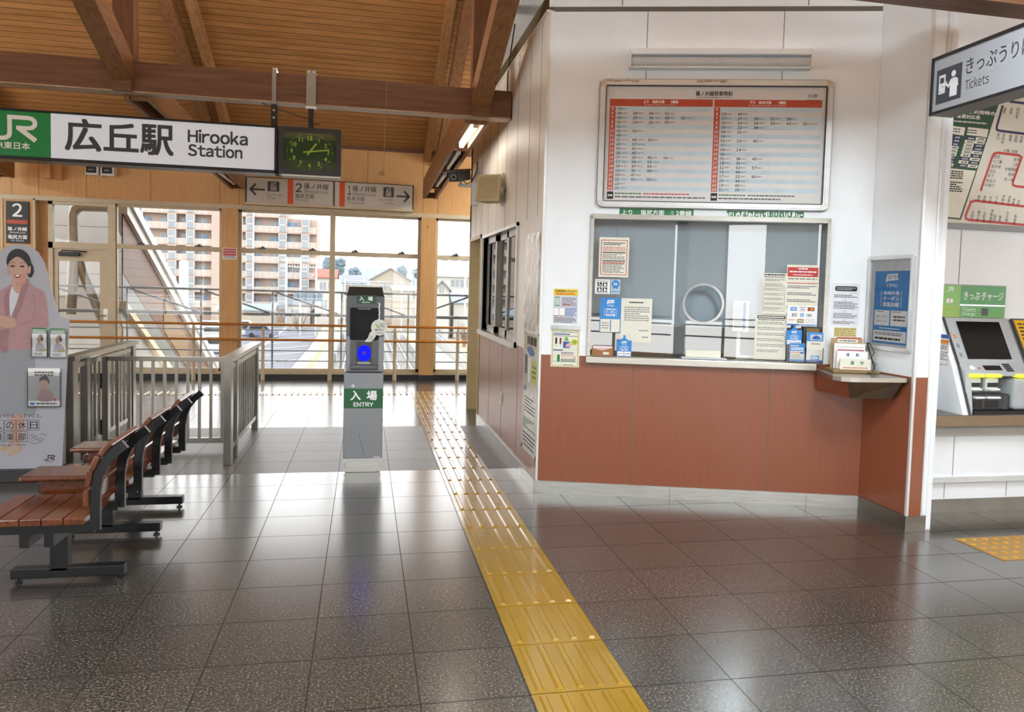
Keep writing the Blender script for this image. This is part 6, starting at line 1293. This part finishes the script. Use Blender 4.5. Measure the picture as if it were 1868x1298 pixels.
b = MB(); b.box(-2.68, 5.05, 40, 124, GZ-.04, GZ+.05, BALLAST); structure(b, 'track_bed', 'grey ballast bed between the platforms', 'track bed', (1, 100, GZ))
for xc, lab in ((-1.2, 'railway track beside the yellow lined platform'), (1.3, 'railway track in the middle of the ballast bed'), (3.6, 'railway track next to the far platform')):
    t = thing('railway_track', lab, 'railway track', (xc, 100, GZ))
    for s_ in (-.53, .53): MB().box(xc+s_-.06, xc+s_+.06, 40, 124, GZ+.05, GZ+.24, RAIL).build('rail', t)
    b = MB()
    for k in range(76): b.box(xc-.95, xc+1.0, 40+k*1.1, 40+k*1.1+.22, GZ+.03, GZ+.10, CONC)
    b.build('sleepers', t)
# railing with truss outside the windows
t = thing('outside_railing', 'grey steel railing with diagonal braces just outside the tall windows', 'railing', (-1, 12.72, -.12))
RX0, RX1, RYY = -6, 5, 12.72; rk = 12.72/13.6; rz = lambda z: 1.51+(z-1.51)*rk
for z, r in ((1.345, .017), (.955, .027), (.69, .010), (.515, .010), (.345, .010), (.172, .010)):
    MB().tube([(RX0, RYY, rz(z)), (RX1, RYY, rz(z))], r, GALV, 8).build('bar', t)
for k in range(10):
    x = (-4.87+1.123*k)*rk; MB().tube([(x, RYY, -.12), (x, RYY, rz(1.345))], .016, GALV, 8).build('post', t)
    if k < 9:
        a, c = ((x+.03, 1.33), (x+1.0, .98)) if x < .1 else ((x+1.0, 1.33), (x+.12, .98))
        MB().tube([(a[0], RYY, rz(a[1])), (c[0], RYY, rz(c[1]))], .015, GALV, 8).build('brace', t)
# stair enclosure going down from the hall
t = thing('stair_enclosure', 'sloping covered stair with a white eave and brown boarding outside the window', 'staircase', (-4.2, 16, -2))
SX = -3.58; sl = lambda z0: (lambda y: z0-.452*(y-12.66))
STW = wood('stair_boarding', '#7c4a28', '#683c20', .5, (8, 1, 8), 2.5, seams=('Z', .13, 0, .012, .12)); EAVE = mat('white_eave', '#e9e6de', .35, noise=.03); SDG = mat('stair_grey_panel', '#6c726c', .35, noise=.05); SIDING = mat('pale_siding', '#c9c6be', .6, noise=.06, scale=2)
def band(b, z_hi, z_lo, x0, x1, y0, y1, m): b.add([(x, y, f(y)) for x in (x0, x1) for y in (y0, y1) for f in (sl(z_lo), sl(z_hi))], [(0, 1, 3, 2), (4, 6, 7, 5), (0, 4, 5, 1), (2, 3, 7, 6), (1, 5, 7, 3), (0, 2, 6, 4)], m)
b = MB(); band(b, 2.70, 2.52, SX-.22, SX+.06, 12.79, 26, EAVE); b.build('eave', t)
b = MB(); band(b, 2.52, 1.62, SX-.02, SX, 12.79, 26, STW); b.build('boarding', t)
b = MB(); band(b, 1.62, 1.20, SX-.02, SX-.005, 12.79, 26, SDG); b.build('glazed_band', t)
b = MB(); band(b, 1.20, 1.08, SX-.05, SX+.05, 12.79, 26, CREAM); b.build('stringer', t)
b = MB(); band(b, 2.86, 2.70, SX-.02, SX+.10, 12.79, 26, GALV); b.build('gutter', t)
b = MB(); b.add([(SX-.03, 12.79, sl(1.12)(12.79)), (SX-.03, 26, sl(1.12)(26)), (SX-.03, 26, -6), (SX-.03, 12.79, -6)], [(0, 1, 2, 3)], SIDING); b.build('lower_siding', t)
b = MB(); band(b, 2.3, 1.7, SX-.015, SX+.012, 15.2, 17.2, mat('yellow_poster_back', '#86662c', .5)); b.build('poster', t)
b = MB(); b.box(-10, -3.95, 15.2, 15.3, -6, 3.4, SIDING)
for k in range(12): b.box(-10, -3.95, 15.198, 15.2, -1.4+.42*k, -1.39+.42*k, SEAM)
structure(b, 'wall_outside', 'pale sided wall right outside the glazed door', 'wall', (-5, 15.2, 0))
DUCT = mat('duct_silver', '#cac8be', .35, .4, noise=.1)
b = MB(); b.tube([(-4.55, 13.5, .9), (-4.5, 13.5, 1.7), (-4.5, 13.5, 2.45), (-4.47, 13.5, 2.55), (-4.38, 13.5, 2.60), (-3.75, 13.5, 2.61)], .082, DUCT, 14); b.tube([(-4.45, 13.52, 1.85), (-4.36, 13.55, 1.5), (-4.1, 13.6, .75), (-3.98, 13.6, -.2)], .07, DUCT, 12)
one(b, 'drain_pipe', 'silver pipe bending along the pale siding outside the glazed door', 'pipe', (-4.5, 13.5, 1.2))
b = MB(); b.tube([(-5.32, 25, GZ), (-5.32, 25, 2.0)], .13, GALV, 14); b.tube([(-5.32, 25, 2.0), (-5.32, 25, 2.06)], [.14, .05], GALV, 14); one(b, 'bollard_post', 'thick pale post standing beyond the stair eave', 'post', (-5.32, 25, GZ))

# apartment block
APW = mat('apartment_wall', '#cbb4a6', .8, noise=.04, scale=.3); APD = mat('apartment_recess', '#a68c80', .8, noise=.05, scale=.3); APR = mat('balcony_rail', '#cbbcb0', .6); APG = mat('apartment_glass', '#9aa2a8', .3, noise=.1, scale=.4); APB = mat('blue_curtain_glass', '#6f93b0', .3)
t = thing('apartment_block', 'pinkish apartment block with rows of balconies beyond the tracks', 'building', (-24, 150, GZ))
AX0, AX1, AY = -44, -8.9, 150; FH = 2.78; Z0 = -3.45
b = MB(); b.box(AX0, -14.1, AY+1.4, AY+12, GZ, 16.8, APW); b.box(-14.1, AX1, AY+1.4, AY+12, GZ, 13.1, APW); b.box(-27.2, -25.3, AY-.3, AY+4, GZ, 16.8, APW); b.build('wall', t)
for fl_ in range(7):
    z = Z0+FH*fl_; x1 = AX1 if fl_ < 6 else -14.1
    b = MB(); b.box(AX0, x1, AY-.1, AY+1.4, z-.18, z+.06, APW); b.box(AX0, x1, AY-.12, AY-.04, z+.06, z+.95, APR); b.box(AX0, x1, AY-.16, AY, z+.95, z+1.05, OUTWHITE)
    for q in range(34): 
        x = AX0+q*1.05
        if x < x1: b.box(x-.05, x+.05, AY-.14, AY-.02, z, z+1.0, OUTWHITE)
    b.build('balcony', t)
    for k in range(11):
        x = -42.5+3.15*k
        if x+2.4 > x1 or -28.4 < x < -24.9: continue
        b = MB(); b.box(x, x+1.7, AY+1.33, AY+1.42, z+.1, z+2.0, APB if (k*3+fl_) % 4 == 0 else APG); b.box(x+.82, x+.9, AY+1.30, AY+1.35, z+.1, z+2.0, OUTWHITE); b.build('window', t)
    for x in (-40.2, -33.9, -30.8, -20.6, -14.9, -10.9):
        if x > x1: continue
        b = MB(); b.box(x-.75, x+.75, AY-.2, AY+1.35, z+.06, z+2.6, APW); b.box(x-.6, x+.6, AY-.24, AY-.18, z+.1, z+1.25, APG); b.box(x-.6, x+.6, AY-.24, AY-.18, z+1.4, z+2.45, APG)
        b.box(x-.7, x-.6, AY-.26, AY-.17, z+.06, z+2.55, OUTWHITE); b.box(x+.6, x+.7, AY-.26, AY-.17, z+.06, z+2.55, OUTWHITE); b.box(x-.7, x+.7, AY-.26, AY-.17, z+1.25, z+1.4, OUTWHITE); b.build('bay_window', t)
b = MB(); b.tube([(-20.0, AY-.3, GZ), (-20.0, AY-.3, 16)], .12, WHITE, 8); b.build('downpipe', t)

def house(name, x0, x1, y, zt, wallm, roofm, lab, cat='house', gable=0, depth=8, wins=(), ridge=None):
    t = thing(name, lab, cat, ((x0+x1)/2, y, GZ)); b = MB(); b.box(x0, x1, y, y+depth, GZ, zt, wallm)
    if gable:
        xm = (x0+x1)/2; b.add([(x0, y, zt), (x1, y, zt), (xm, y, zt+gable), (x0, y+depth, zt), (x1, y+depth, zt), (xm, y+depth, zt+gable)], [(0, 1, 2), (3, 5, 4)], wallm)
    b.build('wall', t); b = MB(); o = .35
    if gable:
        xm = (x0+x1)/2; k = gable/(xm-x0)
        for s_ in (-1, 1):
            xe = x0-o if s_ < 0 else x1+o; ze = zt-o*k
            b.add([(xe, y-o, ze), (xm, y-o, zt+gable), (xm, y+depth+o, zt+gable), (xe, y+depth+o, ze), (xe, y-o, ze+.25), (xm, y-o, zt+gable+.25), (xm, y+depth+o, zt+gable+.25), (xe, y+depth+o, ze+.25)], [(0, 1, 2, 3), (7, 6, 5, 4), (0, 4, 5, 1), (3, 2, 6, 7), (0, 3, 7, 4)], roofm)
    else:
        h_ = ridge or 1.6; ym = y+depth/2
        for s_ in (0, 1):
            ye = y-o if not s_ else y+depth+o
            b.add([(x0-o, ye, zt-.1), (x1+o, ye, zt-.1), (x1+o, ym, zt+h_), (x0-o, ym, zt+h_), (x0-o, ye, zt+.1), (x1+o, ye, zt+.1), (x1+o, ym, zt+h_+.2), (x0-o, ym, zt+h_+.2)], [(0, 1, 2, 3), (7, 6, 5, 4), (0, 4, 5, 1), (0, 3, 7, 4), (1, 5, 6, 2)], roofm)
        for x in (x0, x1): b.add([(x, y, zt-.1), (x, y+depth, zt-.1), (x, ym, zt+h_)], [(0, 1, 2)], wallm)
    b.build('roof', t)
    for (u0, u1, v0, v1) in wins:
        b = MB(); b.box(u0, u1, y-.06, y+.02, v0, v1, APG); b.box(u0-.08, u1+.08, y-.04, y+.02, v0-.08, v0, OUTWHITE); b.box((u0+u1)/2-.04, (u0+u1)/2+.04, y-.08, y, v0, v1, OUTWHITE); b.build('window', t)
    return t
HW = mat('house_white', '#d6d3cc', .8, noise=.04, scale=.3); HB = mat('house_beige', '#c6bba8', .8, noise=.04, scale=.3); RG = mat('roof_grey', '#8d9093', .6, noise=.06, scale=.5); RR_ = mat('roof_red', '#b0614c', .7, noise=.06, scale=.5); RBL = mat('roof_blue', '#9fb4c4', .5, noise=.05, scale=.5); RWH = mat('roof_pale', '#d8d8d6', .5, noise=.04, scale=.5)
t = house('warehouse', 11.4, 30, 140, 3.2, HW, RWH, 'long white warehouse with vents on its pale roof', 'warehouse', 0, 14, ((15.2, 16.6, 1.3, 2.6), (16.9, 18.2, 1.3, 2.6), (24, 25.5, 1.3, 2.6)), 3.0)
for k in range(6): b = MB(); b.tube([(12.0+1.9*k, 147, 6.3), (13.3+1.9*k, 147, 6.3)], .45, RG, 10); b.build('vent', t)
house('house', 9.6, 11.7, 110, .95, HW, RG, 'narrow white gabled house in front of the warehouse', 'house', 1.1, 7, ((10.4, 10.85, .4, 1.35),))
house('shed', 12.6, 20, 112, -.9, HW, RBL, 'low white shed with a pale blue roof next to the gabled house', 'shed', 0, 7, (), 1.6)
house('warehouse', 4.6, 8.8, 128, .6, HB, RWH, 'flat beige building behind the entry gate with small windows', 'building', 0, 8, ((7.9, 8.5, -.9, .1), (7.9, 8.5, -3.6, -2.2)), .5)
house('house', 1.0, 8.5, 150, 2.2, HB, RG, 'grey roofed barn rising behind the flat beige building', 'house', 2.2, 9, ((3, 4, .4, 1.6),))
house('house', -8.4, -5.0, 140, 2.3, HW, RR_, 'white house with a red roof next to the apartment block', 'house', 0, 8, ((-7.6, -6.6, .2, 1.5), (-6.2, -5.4, .2, 1.5), (-7.4, -6.4, -3, -1.6)), 1.4)
house('house', -4.2, .2, 160, 1.4, HB, RG, 'small beige house between the red roofed house and the barn', 'house', 0, 8, ((-3.4, -2.2, -.6, .6), (-1.5, -.5, -.6, .6)), 1.6)
house('house', -23, -14.5, 132, -3.3, HB, RBL, 'low shed with a pale blue roof at the foot of the apartment block', 'shed', 0, 6, (), .8)
house('house', -13.4, -9.4, 143, -2.6, HW, RG, 'low white house behind the utility poles', 'house', 0, 5, ((-12.6, -11.5, -4.6, -3.4),), 1.0)

def pole(x, y, zt, lab, arms=2, trans=False):
    t = thing('utility_pole', lab, 'utility pole', (x, y, GZ)); b = MB(); b.tube([(x, y, GZ), (x, y, zt)], [.17, .12], GALV, 8); b.build('pole', t)
    for k in range(arms): b = MB(); z = zt-.5-.9*k; b.box(x-.9, x+.9, y-.05, y+.05, z-.06, z+.06, GALV); [b.tube([(x+q, y, z+.06), (x+q, y, z+.26)], .07, WHITE, 6) for q in (-.8, -.4, .4, .8)]; b.build('crossarm', t)
    if trans:
        for q in (-.55, .55): b = MB(); b.tube([(x+q, y-.4, zt-6.0), (x+q, y-.4, zt-4.9)], .36, mat('transformer_grey', '#7a8fa0', .5), 10); b.build('transformer', t)
pole(-11.3, 120, 5.1, 'utility pole in front of the apartment balconies, furthest from the mullion', 2)
pole(-8.7, 112, 4.9, 'utility pole with transformers at the middle of the apartment block', 2, True)
pole(-6.55, 111, 4.9, 'utility pole with transformers at the corner of the apartment block', 2, True)
pole(12.7, 100, 4.6, 'tall utility pole in front of the white warehouse', 1); pole(9.1, 150, 6.2, 'thin utility pole rising over the barn roof', 3); pole(2.2, 170, 7.5, 'distant thin pole behind the entry gate', 1)
for y, lab in ((75, 'nearer'), (105, 'farther')):
    t = thing('catenary_mast', 'grey overhead line gantry across the tracks, the %s one' % lab, 'gantry', (.9, y, GZ))
    for x in (-2.55, 4.85): MB().tube([(x, y, GZ), (x, y, .9 if y < 90 else 2.1)], .11, GALV, 8).build('mast', t)
    zt = .6 if y < 90 else 1.8; b = MB(); b.tube([(-2.7, y, zt), (5.0, y, zt)], .06, GALV, 8); b.tube([(-2.7, y, zt-.5), (5.0, y, zt-.5)], .06, GALV, 8)
    for k in range(7): b.tube([(-2.5+k, y, zt), (-1.5+k, y, zt-.5)], .04, GALV, 6)
    b.build('truss', t)
CARS = (('white car parked next to the stair eave', -20.8, 117, '#e8e8e8', .2), ('white van standing below the stair eave', -14.7, 84, '#f0f0f0', .35), ('white truck parked behind the railing by the pillar', -15.8, 111, '#ececec', .6), ('blue car beside the white truck', -13.2, 108, '#8088a4', .2), ('white van on the road by the beige building', 12.0, 124, '#f2f2f2', .4), ('silver car between the two parked white ones', -18.0, 104, '#c4c8cc', .15))
for lab, x, y, c, tall in CARS:
    t = thing('car', lab, 'car', (x, y, GZ)); m_ = mat('paint_'+c[1:], c, .25, coat=.4); w_, h_ = .85, 1.45+tall
    b = MB(); prof = [(-2.0, .3), (2.0, .3), (2.05, .8), (1.2, .95), (.6, h_), (-1.6, h_), (-2.05, .95)]
    n = len(prof); vs = [(x+p[0], y+q, GZ+p[1]) for q in (-w_, w_) for p in prof]; b.add(vs, [tuple(range(n)), tuple(range(2*n-1, n-1, -1))]+[(i, n+i, n+(i+1) % n, (i+1) % n) for i in range(n)], m_); b.build('body', t)
    b = MB(); b.add([(x+p, y-w_-.01, GZ+z) for p, z in ((-1.6, .98), (1.0, .98), (.55, h_-.12), (-1.45, h_-.12))], [(0, 1, 2, 3)], mat('car_glass', '#2c3136', .1)); b.build('side_window', t)
    for q in (-1.25, 1.25): b = MB(); b.tube([(x+q, y-w_-.03, GZ+.32), (x+q, y+w_+.03, GZ+.32)], .32, BLACK, 14); b.build('wheel', t)
b = MB(); b.box(9.3, 12.4, 119, 119.2, GZ, GZ+1.5, mat('green_mesh_fence', '#5d9a86', .6)); one(b, 'fence_screen', 'green screen fence in front of the white van', 'fence', (10.5, 119, GZ))
t = thing('ramp_fence', 'pale steel fence running down beside the far platform', 'fence', (7.2, 85, GZ))
for k in range(2): b = MB(); b.tube([(8.0+.0*k, 52, GZ+1.9-.5*k), (9.0, 108, GZ+1.9-.5*k)], .05, GALV, 6); b.build('rail', t)
b = MB()
for k in range(40): q = k/39; b.tube([(8.0+1.0*q, 52+56*q, GZ), (8.0+1.0*q, 52+56*q, GZ+1.9)], .04, GALV, 5)
b.build('posts', t)
# hills and trees
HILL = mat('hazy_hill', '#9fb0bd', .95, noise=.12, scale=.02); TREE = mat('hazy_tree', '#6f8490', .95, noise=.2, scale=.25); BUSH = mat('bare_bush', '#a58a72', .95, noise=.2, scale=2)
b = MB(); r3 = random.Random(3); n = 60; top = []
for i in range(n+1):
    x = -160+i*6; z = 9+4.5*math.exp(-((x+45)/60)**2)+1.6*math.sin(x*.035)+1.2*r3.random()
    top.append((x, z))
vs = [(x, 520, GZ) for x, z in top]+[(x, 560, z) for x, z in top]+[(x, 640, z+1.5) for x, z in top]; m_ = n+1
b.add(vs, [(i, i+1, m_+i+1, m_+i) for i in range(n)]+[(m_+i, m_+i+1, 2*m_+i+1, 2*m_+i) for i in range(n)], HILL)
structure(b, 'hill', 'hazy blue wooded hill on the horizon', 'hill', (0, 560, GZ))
def blob(b, cx, cy, cz, r, m, rnd_, squash=1.0, sub=3):
    bm = bmesh.new(); bmesh.ops.create_icosphere(bm, subdivisions=sub, radius=1)
    sd = rnd_.random()*50
    for v in bm.verts:
        k = 1+.22*math.sin(v.co.x*5+sd)*math.cos(v.co.y*4+sd*.7)+.16*math.sin(v.co.z*9+sd)+.1*rnd_.random(); v.co = Vector((cx+v.co.x*r*k, cy+v.co.y*r*k, cz+v.co.z*r*k*squash))
    bm.verts.index_update(); b.add([v.co[:] for v in bm.verts], [[v.index for v in f.verts] for f in bm.faces], m, False); bm.free()
r4 = random.Random(11)
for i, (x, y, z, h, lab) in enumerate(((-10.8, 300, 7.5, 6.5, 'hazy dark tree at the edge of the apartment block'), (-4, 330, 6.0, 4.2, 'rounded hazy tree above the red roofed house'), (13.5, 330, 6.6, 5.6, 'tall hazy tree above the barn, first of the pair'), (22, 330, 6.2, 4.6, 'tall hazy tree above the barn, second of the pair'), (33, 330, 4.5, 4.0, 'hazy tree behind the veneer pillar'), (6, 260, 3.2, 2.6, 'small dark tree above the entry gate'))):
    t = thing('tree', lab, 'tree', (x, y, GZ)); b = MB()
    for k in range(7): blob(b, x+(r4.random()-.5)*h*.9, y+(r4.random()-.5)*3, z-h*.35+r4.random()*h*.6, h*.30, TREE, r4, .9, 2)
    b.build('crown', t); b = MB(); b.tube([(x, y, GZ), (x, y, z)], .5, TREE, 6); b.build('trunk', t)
for i, (x, y, s_, lab) in enumerate(((-9.3, 118, 1.8, 'bare brown bush at the foot of the transformer poles'), (12.2, 96, 1.4, 'bare brown bush below the tall pole by the warehouse'), (9.8, 104, .9, 'low brown bush beside the gabled house'))):
    b = MB()
    for k in range(34):
        q = r4.random()*6.28; e = (x+math.cos(q)*s_*r4.random(), y+math.sin(q)*s_*.6, GZ+s_*(1.0+r4.random()*1.3)); b.tube([(x+(r4.random()-.5)*.4, y, GZ), ((x+e[0])/2+(r4.random()-.5)*.4, y, (GZ+e[2])/2), e], [.05, .035, .012], BUSH, 4, False)
    one(b, 'bush', lab, 'bush', (x, y, GZ))
